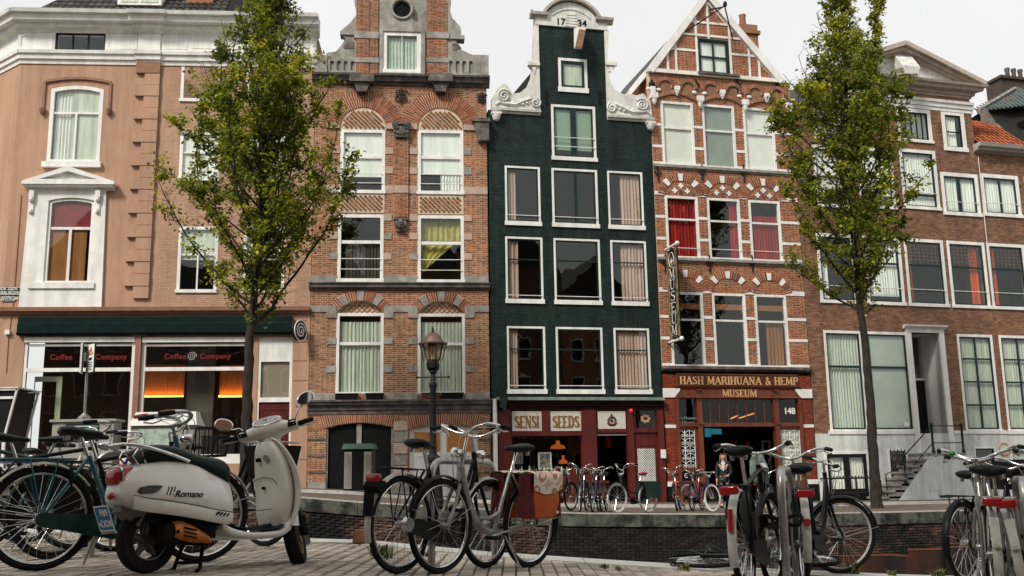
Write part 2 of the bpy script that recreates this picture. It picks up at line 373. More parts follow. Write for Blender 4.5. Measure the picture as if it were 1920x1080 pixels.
def serif_text(mb, txt, x0, x1, z0, z1, y, th=.012, wt=.13, thin=.055):
    """fills the box x0..x1, z0..z1 with serif capitals standing proud of plane y"""
    tot = sum(SERIF[c][0] for c in txt); h = z1-z0; k = (x1-x0)/tot; x = x0
    for c in txt:
        w, st, se = SERIF[c]
        for a,b,c_,d,wg in st:
            hw = (wt if wg else thin)*h/2*(min(1.4,k/h) if k < h else 1)
            p = Vector((x+a*k, z0+b*h)); q = Vector((x+c_*k, z0+d*h)); dv = (q-p)
            if dv.length < 1e-6: continue
            dv.normalize(); n = Vector((-dv.y,dv.x))*hw; e = dv*hw*.35
            A = p-n-e; B = q-n+e; C = q+n+e; D = p+n-e
            mb.hexa([(A.x,y-th,A.y),(B.x,y-th,B.y),(B.x,y,B.y),(A.x,y,A.y),(D.x,y-th,D.y),(C.x,y-th,C.y),(C.x,y,C.y),(D.x,y,D.y)])
        for a,b in se:
            s_ = .16*k; zz = z0+b*h; t = .06*h
            mb.box(x+a*k-s_, x+a*k+s_, y-th*.9, y, zz-t/2, zz+t/2)
        x += w*k

# ------------------------------------------------------------------ levels of the place
ZFAR = [(-30,1.0),(-12,.85),(-4.8,.45),(-3.4,.31),(1,0),(6.5,-.15),(14,-.2),(40,-.2)]
ZNEAR = [(-12,.45),(-8,.35),(-3.3,.17),(-2.4,.165),(-1.6,.15),(-.55,.045),(0,.02),(1.5,-.08),(3.5,-.2),(6,-.3),(14,-.3)]
def zfar(x): return prof(ZFAR, x)
def znear(x): return prof(ZNEAR, x)

# ------------------------------------------------------------------ facades
class Facade:
    """vertical street front: local x along the street, y into the house, z up"""
    def __init__(s, P, yaw, name, label, cat='house'):
        s.yaw = yaw; s.O = Vector((P.x,P.y,0)); s.ex = Vector((cos(yaw),sin(yaw),0)); s.ey = Vector((-sin(yaw),cos(yaw),0))
        s.root = thing(name, label, cat, s.O, yaw) if name else None
    def world(s, px, py, d=0):
        r = ray(px,py); n = s.ey
        t = ((s.O-n*d)-CAM).dot(n)/r.dot(n); return CAM+r*t
    def p(s, px, py, d=0):
        w = s.world(px,py,d)-s.O; return (w.dot(s.ex), w.z)
    def u(s, px, py, d=0): return s.p(px,py,d)[0]
    def v(s, px, py, d=0): return s.p(px,py,d)[1]
    def r(s, x0, y0, x1, y1, d=0):
        xm = (x0+x1)/2; ym = (y0+y1)/2
        return (s.u(x0,ym,d), s.v(xm,y1,d), s.u(x1,ym,d), s.v(xm,y0,d))
    def poly(s, pts, d=0): return [s.p(x,y,d) for x,y in pts]
    def base(s, u): return zfar((s.O+s.ex*u).x)

def rectloop(u0,v0,u1,v1): return [(u0,v0),(u1,v0),(u1,v1),(u0,v1)]
def archloop(u0,v0,u1,v1,rise,n=10):
    if rise <= 0: return rectloop(u0,v0,u1,v1)
    w = (u1-u0)/2; R = (w*w+rise*rise)/(2*rise); cz = v1-R; a = math.asin(min(1,w/R))
    if rise >= w*.999: a = pi/2; R = w; cz = v1-w
    return [(u0,v0),(u1,v0)]+[((u0+u1)/2+R*sin(t), cz+R*cos(t)) for t in [lerp(a,-a,i/n) for i in range(n+1)]]

def mold(mb, u0, u1, v0, v1, pr, back=.06, e0=0, e1=0):
    """moulding along x: pr = [(t,proud)] bottom to top; e0/e1 let the ends return by the proud amount"""
    pts = [(-p, lerp(v0,v1,t)) for t,p in pr]
    n = len(pts)
    A = [(u0-e0*max(0,-y), y, z) for y,z in pts]+[(u0,back,pts[-1][1]),(u0,back,pts[0][1])]
    B = [(u1+e1*max(0,-y), y, z) for y,z in pts]+[(u1,back,pts[-1][1]),(u1,back,pts[0][1])]
    m = n+2; fs = []
    for i in range(m):
        j = (i+1)%m; fs.append((i,m+i,m+j,j))
    fs.append(tuple(range(m))); fs.append(tuple(range(2*m-1,m-1,-1)))
    mb._add(A+B, fs); return mb
CYMA = [(0,.03),(.18,.05),(.2,.09),(.45,.12),(.5,.2),(.72,.24),(.75,.3),(1,.32)]

def _xs(poly, z):
    out = []; n = len(poly)
    for i in range(n):
        (x0,z0),(x1,z1) = poly[i], poly[(i+1)%n]
        if (z0 <= z) != (z1 <= z): out.append(x0+(x1-x0)*(z-z0)/(z1-z0))
    return sorted(out)
def intervals(outer, holes, z):
    xs = _xs(outer, z); iv = list(zip(xs[::2], xs[1::2]))
    for h in holes:
        hx = _xs(h, z)
        for a,b in zip(hx[::2], hx[1::2]):
            nv = []
            for p,q in iv:
                if b <= p or a >= q: nv.append((p,q)); continue
                if a > p: nv.append((p,a))
                if b < q: nv.append((b,q))
            iv = nv
    return iv
def brick_rects(outer, holes, L=.205, H=.066, J=.014, bond='flemish'):
    zs = [p[1] for p in outer]; z0 = min(zs); n = int((max(zs)-z0)/H)+1; k = 0
    for i in range(n):
        zb = z0+i*H; zt = zb+H-J; k += 1
        for a,b in intervals(outer, holes, (zb+zt)/2):
            if b-a < .03: continue
            if bond == 'flemish':
                per = [L, L*.48]; off = (L+L*.48+2*J)/2*(i%2)
                P = L+L*.48+2*J
            else:
                per = [L]; off = (L+J)/2*(i%2); P = L+J
            x = math.floor((a-off)/P)*P+off; j = 0
            while x < b:
                w = per[j%len(per)]; s = max(x,a); e = min(x+w,b)
                if e-s > .02: yield (s+random.uniform(-.002,.002), e+random.uniform(-.002,.002), zb, zt+random.uniform(-.002,.001))
                x += w+J; j += 1
def brick_wall(F, outer, holes, bm, mm, L=.205, H=.066, J=.014, bond='flemish', th=.30, skip=None, name='wall', relief=.010):
    w = MB(); w.prism(outer, holes, .0, th); wo = w.build(name, mm, F.root)
    b = MB()
    for r in brick_rects(outer, (holes+(skip or [])), L, H, J, bond):
        b.brick(*r, -relief+random.uniform(-.003,.002), .002)
    b.build('bricks', bm, wo, kind='stuff')
    return wo

def voussoirs(F, cx, cz, r0, r1, a0, a1, n, bm, mm, proud=.02, gap=.022, keys=(), keymat=None, name='arch'):
    """ring of wedge bricks on a mortar ring; keys = indices of stone blocks [(i0,i1)]"""
    bk = MB(); N = max(12,n)
    ring = [(cx+r1*sin(t),cz+r1*cos(t)) for t in [lerp(a0,a1,i/N) for i in range(N+1)]]+[(cx+r0*sin(t),cz+r0*cos(t)) for t in [lerp(a1,a0,i/N) for i in range(N+1)]]
    bk.prism(ring[::-1], [], -proud+.010, .03); o = bk.build(name, mm, F.root)
    b = MB(); kl = []; g = gap/((r0+r1)/2)/2
    keyset = set()
    for i0,i1 in keys:
        keyset |= set(range(i0,i1))
        t0 = lerp(a0,a1,i0/n); t1 = lerp(a0,a1,i1/n)
        q = [(cx+r*sin(t),cz+r*cos(t)) for r,t in ((r0-.01,t0),(r0-.01,(t0+t1)/2),(r0-.01,t1),(r1-.02,t1),(r1-.02,(t0+t1)/2),(r1-.02,t0))]
        kl.append(MB().prism(q, [], -proud-.012, .03))
    for i in range(n):
        if i in keyset: continue
        t0 = lerp(a0,a1,i/n)+g; t1 = lerp(a0,a1,(i+1)/n)-g
        q = [(cx+r*sin(t),cz+r*cos(t)) for r,t in ((r0,t0),(r0,t1),(r1,t1),(r1,t0))]
        b.prism(q, [], -proud+random.uniform(-.003,.003), .0)
    b.build('voussoirs', bm, o, kind='stuff', fix=True)
    for k_ in kl: k_.build('keystone', keymat or M_white, o, fix=True)
    return o

def curtain(parent, u0, u1, v0, v1, y, m, folds=None, amp=.03, name='curtain'):
    folds = folds or max(3, int((u1-u0)/.11)); n = folds*6; mb = MB(); rows = []
    ph = random.random()*6
    for j in range(5):
        t = j/4; row = []
        for i in range(n+1):
            s = i/n; a = 2*pi*folds*(s+.012*sin(5*s+ph)+.004*t*sin(9*s+ph))
            row.append((lerp(u0,u1,s), y+amp*sin(a)*(0.7+.3*t)+amp*.5*sin(2.3*a+ph), lerp(v1,v0,t)))
        rows.append(row)
    mb.sheet(rows); return mb.build(name, m, parent, smooth=80)

def win(F, rect, rise=0, fw=.07, sill=.0, hb=(), vb=(), fm=None, sm=None, sw=.045, rails=(), yf=-.012, cur=(), sillp=.05, name='window', label=None, railm=None, hbw=.05, glass=None, deep=.09, open_=False):
    """window in its opening: frame > pane, sash, sill, guard_rail, curtain"""
    fm = fm or M_white; u0,v0,u1,v1 = rect
    L0 = archloop(u0,v0,u1,v1,rise); k = rise*.9 if rise else 0
    L1 = archloop(u0+fw,v0+max(fw*.6,sill),u1-fw,v1-fw,k)
    fr = MB().prism(L0, [L1], yf, yf+deep).build(name, fm, F.root)
    if label: fr['label'] = label
    a0,b0,a1,b1 = u0+fw,v0+max(fw*.6,sill),u1-fw,v1-fw
    if sill: MB().box(u0-.03,u1+.03,yf-sillp,yf-.002,v0-.02,v0+sill).build('sill', fm, fr)
    s = MB(); ys = yf+.025
    if sm is not None:
        L2 = archloop(a0+sw,b0+sw*1.2,a1-sw,b1-sw,k*.9)
        s.prism(L1, [L2], ys, ys+.05)
    for f in hb: z = lerp(b0,b1,f); s.box(a0,a1,ys+.006,ys+.052,z-hbw/2,z+hbw/2)
    for e in vb:
        f,z0,z1 = e if isinstance(e,tuple) else (e,0,1)
        x = lerp(a0,a1,f); s.box(x-hbw*.5,x+hbw*.5,ys+.003,ys+.049,lerp(b0,b1,z0),lerp(b0,b1,z1))
    if s.v and sm is None:
        s = None
        for f in hb: z = lerp(b0,b1,f); MB().box(a0,a1,ys+.006,ys+.052,z-hbw/2,z+hbw/2).build('sash_bar', fm, fr)
        for e in vb:
            f,z0,z1 = e if isinstance(e,tuple) else (e,0,1)
            x = lerp(a0,a1,f); MB().box(x-hbw*.5,x+hbw*.5,ys+.003,ys+.049,lerp(b0,b1,z0),lerp(b0,b1,z1)).build('sash_bar', fm, fr)
    elif s.v: s.build('sash', sm or fm, fr)
    gl_ = archloop(a0+.004,b0+.004,a1-.004,b1-.004,k); g = MB(); g._add([(q[0],ys+.03,q[1]) for q in gl_], [tuple(range(len(gl_)))])
    if not open_: g.build('pane', glass or M_glass, fr)
    if rails:
        rm = MB()
        for f in rails:
            z = lerp(b0,b1,f); rm.tube([(a0-.03,yf-.03,z),(a1+.03,yf-.03,z)], .014, 6)
        rm.build('guard_rail', railm or fm, fr)
    for c in cur:
        kind,f0,f1,m,g0,g1 = c[:6]
        x0 = lerp(a0,a1,f0); x1 = lerp(a0,a1,f1); z0 = lerp(b0,b1,g0); z1 = lerp(b0,b1,g1)
        if kind == 'c': curtain(fr, x0, x1, z0, z1, ys+.12, m)
        elif kind == 'b': MB().box(x0,x1,ys+.075,ys+.085,z0,z1).build('blind', m, fr)
    return fr

def interior(F, u0, u1, v0, v1, floors=(), depth=3.2, m=None):
    mb = MB()
    mb.box(u0+.3,u1-.3,depth,depth+.1,v0,v1)
    mb.box(u0+.12,u0+.3,.32,depth,v0,v1); mb.box(u1-.3,u1-.12,.32,depth,v0,v1)
    for z in floors: mb.box(u0+.3,u1-.3,.32,depth,z-.12,z+.12)
    return mb.build('room_shell', m or M_room, F.root)

def ustroke(mb, pts, w, y0, y1):
    """flat strip in the x,z plane along pts"""
    for (a,b) in zip(pts, pts[1:]):
        p = Vector(a); q = Vector(b); d = (q-p)
        if d.length < 1e-6: continue
        d.normalize(); n = Vector((-d.y,d.x))*w/2
        mb.prism([tuple(p-n),tuple(q-n),tuple(q+n),tuple(p+n)], [], y0, y1)

def spiral(cx, cz, r, turns, n, sgn=1, a0=0):
    return [(cx+sgn*r*(1-i/n*.9)*cos(a0+2*pi*turns*i/n), cz+r*(1-i/n*.9)*sin(a0+2*pi*turns*i/n)) for i in range(n+1)]

# ---- where the house fronts stand
YAW = dict(H1=.076, H2=.095, H3=.215, H4=.243, H5=.28)
class _Pl:  # bare plane for chaining the corners
    def __init__(s, P, yaw): s.O = Vector((P.x,P.y,0)); s.ey = Vector((-sin(yaw),cos(yaw),0))
    def hit(s, px, py):
        r = ray(px,py); t = (s.O-CAM).dot(s.ey)/r.dot(s.ey); q = CAM+r*t; return Vector((q.x,q.y,0))
C23 = at(922, 757, 33.5); C23.z = 0
C12 = _Pl(C23, YAW['H2']).hit(578, 750)
C01 = _Pl(C12, YAW['H1']).hit(3, 578)
C34 = _Pl(C23, YAW['H3']).hit(1244, 745)
C45 = _Pl(C34, YAW['H4']).hit(1520, 690)
C56 = _Pl(C45, YAW['H5']).hit(1849.5, 480)

# =================================================================== tan corner house with the cafe
F = Facade(C01, YAW['H1'], 'tan_corner_house', 'tan plastered corner house with white cornice, red-topped pedimented window and cafe below')
R = F.root; UW = (C12-C01).length; gb = F.base(UW/2)-.5
uQ = F.u(292,560)                                   # left bay | right bay
vL0 = F.v(290,590); vTop = F.v(290,118); vCor = F.v(290,18,.7)
wA = F.r(92,161,191,303); wB = F.r(88,372,174,530); wAt = F.r(104,62,198,97)
shopA = F.r(38,632,248,870); shopB = F.r(262,632,467,870); shopD = F.r(481,632,546,912)
holes_l = [archloop(*wA,.12), archloop(*wB,.10)]
rb = []
for (x0,x1) in ((335,410),(458,536)):
    for (y0,y1) in ((104,190),(247,338),(425,548)):
        sh = (330-y0)*.035
        rb.append(F.r(x0+sh*.6,y0,x1+sh*.6,y1))
MB().prism([(0,vL0),(uQ,vL0),(uQ,vTop),(0,vTop)], holes_l, 0, .32).build('plaster_wall', M_tan, R)
brick_wall(F, rectloop(uQ,vL0,UW-.003,vTop), [rectloop(*r) for r in rb], M_tan2, M_tan2, relief=.004, J=.009, name='painted_brick_wall')
MB().prism(rectloop(0,vTop,UW-.003,vCor-.2), [rectloop(*wAt)], -.03, .3).build('frieze', M_white, R)
# cornice in two steps with the broken forward bay over the quoins
c = MB()
mold(c, -.05, UW+.05, F.v(290,121,.1), F.v(290,97,.15), [(0,.04),(.3,.06),(.35,.12),(.7,.14),(.75,.2),(1,.22)], e0=0)
mold(c, -.2, UW+.12, F.v(290,58,.3), F.v(290,18,.7), [(0,.05),(.12,.1),(.2,.28),(.4,.3),(.45,.5),(.75,.55),(.8,.66),(1,.7)])
c.build('cornice', M_white, R)
c = MB(); uq0 = F.u(262,60); uq1 = F.u(303,60)
mold(c, uq0, uq1, F.v(290,121,.1), F.v(290,97,.15), [(0,.10),(.3,.12),(.35,.18),(.7,.2),(.75,.26),(1,.28)], e0=.3, e1=.3)
mold(c, uq0-.05, uq1+.05, F.v(290,58,.3), F.v(290,18.2,.7), [(0,.12),(.2,.34),(.4,.36),(.45,.56),(.75,.61),(.8,.72),(1,.76)], e0=.3, e1=.3)
c.box(uq0,uq1,-.09,-.03,F.v(290,97),F.v(290,58)); c.build('cornice_break', M_white, R)
for (x0,x1) in ((35,100),(202,258),(306,352),(360,540)):
    r = F.r(x0,66,x1,93); pm = MB(); pm.prism(rectloop(*r), [rectloop(r[0]+.07,r[1]+.07,r[2]-.07,r[3]-.07)], -.045, -.03); pm.build('frieze_panel', M_white, R)
# quoins
ur = F.u(293,300)
for i in range(10):
    zc = lerp(F.v(285,560), F.v(300,118), (i+.5)/10); ph = (F.v(300,118)-F.v(285,560))/10
    MB().box(ur-.80,ur,-.12,.02,zc,zc+ph*.5-.015).build('quoin', M_tantrim if i == 9 else M_tan, R)
    MB().box(ur-.50,ur-.003,-.10,.02,zc-ph*.5+.005,zc-.012).build('quoin', M_tan, R)
# windows
win(F, wA, rise=.12, fw=.12, hb=(.66,), vb=((.5,0,.66),), sill=.0, hbw=.07, cur=(('c',.0,.45,M_cur_w,0,1),('b',.4,1,M_cur_g,0,1)))
r = F.r(78,303,189,313,.1); MB().box(r[0],r[2],-.14,.0,r[1],r[3]).build('window_sill', M_white, R)
hm = MB(); u0,v0,u1,v1 = wA
hp = [(p[0],p[1]+.1) for p in archloop(u0-.22,v1-.1,u1+.22,v1+.16,.14)][2:]
ustroke(hm, hp, .09, -.07, 0); ustroke(hm, [hp[0],(hp[0][0],hp[0][1]-1.0)], .08, -.06, -.001); ustroke(hm, [hp[-1],(hp[-1][0],hp[-1][1]-1.0)], .08, -.06, -.001)
for q in (hp[0],hp[-1]): hm.lathe([(.02,-.2),(.07,-.12),(.1,-.02),(.11,.03),(.06,.05)], (q[0],-.08,q[1]-1.0), 10)
hm.build('hood_mould', M_tantrim, R)
for r in rb: win(F, r, fw=.10, hb=(.58,), vb=((.5,0,.58),), sill=.09, cur=(('b',0,1,M_cur_g if random.random()<.6 else M_cur_w,random.choice([0,.3,.5]),1),))
win(F, wAt, fw=.05, fm=M_black, vb=(.33,.66), hbw=.05)
# pedimented white surround
u0,v0,u1,v1 = F.r(50,350,194,578)
MB().prism([(u0-.08,v0),(u1+.08,v0),(u1-.0,v1),(u0+.0,v1)], [archloop(*wB,.10)], -.10, -.001).build('window_surround', M_white, R)
win(F, wB, rise=.10, fw=.09, hb=(.655,), vb=((.5,0,.655),), yf=-.04, hbw=.09, cur=(('b',0,1,mat('red_blind',(.22,.008,.012),.6,c2=(.12,.006,.008),ns=3),.66,1),('b',0,.9,M_cur_br,0,.655)))
pd = MB(); ax,av = F.p(127,311,.35); l = F.p(40,345,.35); rr_ = F.p(214,345,.35); pv = (l[1]+rr_[1])/2
pd.prism([(l[0],pv),(rr_[0],pv),(rr_[0],pv+.1),(ax,av),(l[0],pv+.1)], [[(l[0]+.55,pv+.17),(rr_[0]-.55,pv+.17),(ax,av-.17)]], -.36, 0)
pd.prism([(l[0]+.2,pv+.02),(rr_[0]-.2,pv+.02),(ax,av-.1)], [], -.2, 0)
mold(pd, l[0]+.06, rr_[0]-.06, pv-.14, pv-.002, [(0,.1),(.4,.16),(.5,.3),(1,.33)])
pd.build('pediment', M_white, R)
for x in (60,184):
    cu_ = MB(); uu,vv = F.p(x,365,.15)
    cu_.box(uu-.08,uu+.08,-.22,-.1,vv-.1,vv+.14); cu_.lathe([(.02,-.1),(.07,-.05),(.09,.02),(.04,.1)], (uu,-.17,vv-.18), 8)
    cu_.box(uu-.07,uu+.07,-.15,-.1,vv-.62,vv-.3); cu_.lathe([(.02,-.1),(.06,-.03),(.05,.06)], (uu,-.15,vv-.55), 8); cu_.build('bracket', M_white, R)
MB().box(u0+.18,u1-.18,-.16,-.1,F.v(120,541,.1),F.v(120,530,.1)).build('window_sill', M_white, R)
# ledge over the shop and the awning box
l = MB(); mold(l, -.1, UW-.01, F.v(300,591), F.v(300,577), [(0,.05),(.3,.12),(.5,.2),(1,.22)]); l.build('ledge', M_tantrim, R)
a0,b0,a1,b1 = F.r(32,592,546,627,.2)
aw = MB(); mold(aw, a0, a1, b0, b1, [(0,.20),(.10,.26),(.14,.20),(.6,.20),(.65,.17),(.95,.16),(1,.1)]); aw.build('awning_box', mat('awning_canvas',(.003,.010,.009),.9,c2=(.006,.017,.015),ns=4), R)
# shop front wall around openings
vb0 = gb; vt = F.v(300,590)
MB().prism(rectloop(0,vb0,UW-.003,vt+.02), [rectloop(*shopA),rectloop(*shopB),rectloop(*shopD)], -.004, .34).build('shop_wall', M_tan, R)
g = MB()
for yy in (600,640,675,712,860):
    q = F.r(549,yy,576,yy+2.2); MB().box(q[0],q[2],-.012,-.003,q[1],q[3]).build('joint_line', M_tantrim, R)
def shopwin(rc):
    u0,v0,u1,v1 = rc
    fr = MB().prism(rectloop(*rc), [rectloop(u0+.1,v0,u1-.1,v1-.02)], .02, .14).build('shop_window', M_white, R)
    z2 = F.v(150,693)
    for q in ((u0,u1,-.06,.10,v1-.17,v1-.01),(u0+.1,u1-.1,.03,.12,v1-.29,v1-.22),(u0+.1,u1-.1,.02,.12,z2-.06,z2+.06),(u0+.1,u1-.1,.02,.12,v0,v0+.3)): MB().box(*q).build('transom', M_white, fr)
    MB()._add2(u0+.1,u1-.1,.07,v0+.3,v1-.2).build('pane', M_glassd, fr); return fr
fa = shopwin(shopA); fb = shopwin(shopB)
red = mat('red_vinyl_letter', (.15,.008,.010), .6)
u0,v0,u1,v1 = shopB; zt = F.v(350,668)
text_obj('window_lettering','Coffee',red,fb,(lerp(u0,u1,.30),.055,zt),.25,sx=.95,space=1.1,bold=.005,depth=.003)
text_obj('window_lettering','Company',red,fb,(lerp(u0,u1,.67),.055,zt),.25,sx=.95,space=1.1,bold=.005,depth=.003)
dl = MB(); dl.disc((lerp(u0,u1,.455),.06,zt),(0,1,0),.2,24,.01); dl.build('logo_disc', M_black, fb)
sp = MB(); ustroke(sp, spiral(lerp(u0,u1,.455),zt,.15,2.2,26), .03, .045, .052); sp.build('logo_spiral', M_stone, fb)
u0,v0,u1,v1 = shopA
text_obj('window_lettering','Coffee',red,fa,(lerp(u0,u1,.33),.055,zt),.25,sx=.95,space=1.1,bold=.005,depth=.003)
text_obj('window_lettering','Company',red,fa,(lerp(u0,u1,.78),.055,zt),.25,sx=.95,space=1.1,bold=.005,depth=.003)
dl = MB(); dl.disc((lerp(u0,u1,.56),.06,zt),(0,1,0),.2,24,.01); dl.build('logo_disc', M_black, fa)
sp = MB(); ustroke(sp, spiral(lerp(u0,u1,.56),zt,.15,2.2,26), .03, .045, .052); sp.build('logo_spiral', M_stone, fa)
uc0 = shopA[2]; uc1 = shopB[0]
cl_ = MB(); cl_.box(uc0+.03,uc1-.03,-.10,.0,gb,vt-.55); cl_.box(uc0-.1,uc1+.12,-.16,.0,F.v(255,629),F.v(255,619)); cl_.build('shop_column', M_tantrim, R)
# door unit
u0,v0,u1,v1 = shopD; zd0 = F.v(513,678); zd1 = F.v(513,752)
d = MB().prism(rectloop(*shopD), [rectloop(u0+.09,zd1+.12,u1-.09,zd0),rectloop(u0+.06,v0-.01,u1-.06,zd1-.03)], .02, .14).build('door_frame', M_white, R)
MB().box(u0+.09,u1-.09,.1,.12,zd1+.12,zd0).build('blind_panel', mat('beige_roller_blind',(.33,.265,.21),.8,c2=(.28,.22,.175),ns=20), d)
MB().box(u0+.09,u1-.09,.05,.055,zd1+.12,zd0).build('pane', M_glass, d)
dr = MB().box(u0+.06,u1-.06,.08,.13,v0,zd1-.03).build('door', M_oxred, R)
dp = MB(); 
for f in (.08,.55): dp.prism(rectloop(u0+.16,lerp(v0,zd1,f),u1-.16,lerp(v0,zd1,f+.36)), [rectloop(u0+.2,lerp(v0,zd1,f)+.04,u1-.2,lerp(v0,zd1,f+.36)-.04)], .065, .08)
dp.build('door_panel', M_oxred, dr)
# lit cafe interior: amber back panels washed by a light strip
interior(F, 0, UW, vL0, vTop, [F.v(200,345), F.v(200,595)])
amber = mat('amber_wood_panel', (.50,.20,.05), .6, c2=(.30,.10,.02), ns=5, stretch=(6,1,.4))
for (x0,x1) in ((262,346),(412,466)):
    q = F.r(x0,684,x1,742,-1.6); pn = MB().box(q[0],q[2],1.6,1.66,q[1],q[3]).build('lit_panel', amber, R)
    MB().box(q[0],q[2],1.48,1.56,q[1]-.05,q[1]+.0).build('light_strip', mat('cove_light',(1,.6,.2),.5,emis=(1,.34,.05,2.2)), R)
    ad = bpy.data.lights.new('cove_lamp','AREA'); ad.energy = 1.6; ad.color = (1,.42,.08); ad.shape = 'RECTANGLE'; ad.size = q[2]-q[0]; ad.size_y = .06
    ao = bpy.data.objects.new('cove_lamp', ad); col.objects.link(ao); ao.parent = R; ao.location = ((q[0]+q[2])/2,1.50,q[1]+.02); ao.rotation_euler = (RAD(165),0,0)
q = F.r(352,640,402,742,-1.4); MB().box(q[0],q[2],1.4,1.5,q[1]-2,q[3]+.5).build('cafe_cupboard', mat('cafe_cupboard',(.10,.08,.065),.7), R)
q = F.r(60,706,112,850,-.9)
fg = MB().prism(rectloop(*q), [rectloop(q[0]-.01+.02,q[1]+.02,q[2]-.17,q[3]-.17)], .9, .96); fg.build('interior_frame', mat('pale_green_frame',(.42,.50,.33),.7), R)
MB().box(.2,UW-.2,3.3,3.4,gb,vt).build('cafe_back_wall', mat('cafe_wall',(.05,.045,.04),.8,c2=(.09,.05,.03),ns=1.5), R)
MB().box(.1,UW-.1,.34,3.3,gb-.1,gb+.1).build('cafe_floor', M_dark, R)
ct = MB(); q = F.r(300,800,440,860,-1.2); ct.box(q[0],q[2],1.2,1.7,gb,q[3]-.3); ct.build('counter', M_dark, R)
# turned corner, body and roof
dx = -6*cos(RAD(42)); dy = 6*sin(RAD(42))
bw = MB(); bw.hexa([(dx,dy,gb),(-.003,0,gb),(.3,.32,gb),(dx+.3,dy+.3,gb),(dx,dy,vCor-.2),(-.003,0,vCor-.2),(.3,.32,vCor-.2),(dx+.3,dy+.3,vCor-.2)])
bw.build('side_wall', M_tan, R)
ln = 6.0; 
def chamf(mb, z0, z1, pr):
    # moulding that runs round the turned corner
    M = Matrix.Rotation(RAD(-42),4,'Z'); s = MB(M); mold(s, -ln, 0, z0, z1, pr, e1=.4); mb.v; b = len(mb.v); mb.v += s.v; mb.f += [tuple(b+i for i in f) for f in s.f]
c = MB(); chamf(c, F.v(290,120.6,.1), F.v(290,97.5,.15), [(0,.04),(.3,.06),(.35,.12),(.7,.14),(.75,.2),(1,.22)])
chamf(c, F.v(290,58.4,.3), F.v(290,18.4,.7), [(0,.05),(.12,.1),(.2,.28),(.4,.3),(.45,.5),(.75,.55),(.8,.66),(1,.7)])
chamf(c, F.v(290,97), F.v(290,58), [(0,.03),(1,.03)]); c.build('cornice_return', M_white, R)
MB().box(UW-.3,UW-.01,.35,9,gb,vCor-.3).build('party_wall', M_tan, R)
rf = MB(); rz = vCor-.12; rf.hexa([(-.2,-.1,rz),(UW-.1,-.1,rz),(UW-.1,9,rz),(-3,9,rz),(1.5,2.6,rz+2.9),(UW-2.9,2.6,rz+2.9),(UW-2.9,7,rz+2.9),(1.5,7,rz+2.9)]); rfo = rf.build('roof', M_dark, R)
M_tile_d = mat('dark_roof_tile', (.032,.03,.028), .5, c2=(.06,.055,.05), ns=6, island=.4)
tl = MB()
for i in range(26):
    for j in range(11):
        x = .35+i*.24+ (j*.0); t = j/11
        if x > UW-3.2 and 0: continue
        y = -.1+2.7*t; z = rz+.02+2.9*t; 
        if x < 1.6*t or x > UW-.3-2.9*t: continue
        w = .22; pts = []
        for yy,zz in ((y-.02,z+.03),(y+.27,z+.30)):
            pts.append([(x+w*k/4, yy, zz+.045*sin(pi*k/4)) for k in range(5)])
        tl.sheet(pts)
tl.build('roof_tiles', M_tile_d, rfo, kind='stuff', smooth=60)
q = F.r(222,-60,304,9,-.6)
dm = MB(); dm.box(q[0],q[2],.6,2.6,q[1],q[3]); dmo = dm.build('dormer', M_white, R)
MB().box(q[0]+.12,(q[0]+q[2])/2-.05,.58,.6,q[1]+.09,q[3]-.1).build('pane', M_cur_g, dmo); MB().box((q[0]+q[2])/2+.05,q[2]-.12,.58,.6,q[1]+.09,q[3]-.1).build('pane', M_cur_g, dmo)
q = F.r(350,-50,400,12,-1); MB().box(q[0],q[2],1,1.7,q[1]-.5,q[3]).build('chimney', M_brick, R)
# round swirl sign hung at the shop corner
s = thing('shop_sign', 'round black sign with white swirl sticking out beside the cafe awning', 'sign', F.O+F.ex*F.u(561,620,.45)+Vector((0,0,F.v(561,620,.45))), F.yaw)
MB(Matrix.Translation((0,-.45,0))@Matrix.Rotation(RAD(62),4,'Z')).tube([(0,-.06,0),(0,.06,0)], .33, 24).build('disc', M_black, s, smooth=30)
sp = MB(Matrix.Translation((0,-.45,0))@Matrix.Rotation(RAD(62),4,'Z')); ustroke(sp, spiral(0,0,.26,2.2,30), .05, -.07, -.061); sp.build('swirl', M_white, s)
rg = MB(Matrix.Translation((0,-.45,0))@Matrix.Rotation(RAD(62),4,'Z')); rg.tube([(.33*cos(2*pi*i/28),-.06,.33*sin(2*pi*i/28)) for i in range(28)], .018, 6, closed=True); rg.build('rim', M_white, s)
MB().box(-.25,.1,-.35,.0,.15,.22).build('arm', M_steel, s)
# street name plates
for txt,(x0,y0,x1,y1),sz in ((('OUDE ZIJDS\nACHTERBURGWAL'),(-20,538,42,553),.135),(('CENTRUM'),(3,555,28,565),.13)):
    q = F.r(x0,y0,x1,y1,.03); sp = thing('street_name_plate', 'dark green enamel street name plate reading %s on tan wall' % txt.replace('\n',' ').title(), 'sign', F.O+F.ex*((q[0]+q[2])/2)+Vector((0,0,(q[1]+q[3])/2)), F.yaw)
    hw = (q[2]-q[0])/2; hh = (q[3]-q[1])/2
    MB().box(-hw,hw,-.04,-.012,-hh,hh).build('plate', M_green, sp); MB().prism(rectloop(-hw+.01,-hh+.01,hw-.01,hh-.01), [rectloop(-hw+.022,-hh+.022,hw-.022,hh-.022)], -.043, -.04).build('border', M_white, sp)
    text_obj('lettering', txt, M_white, sp, (0,-.043,0.0), sz, depth=.002, bold=.002)
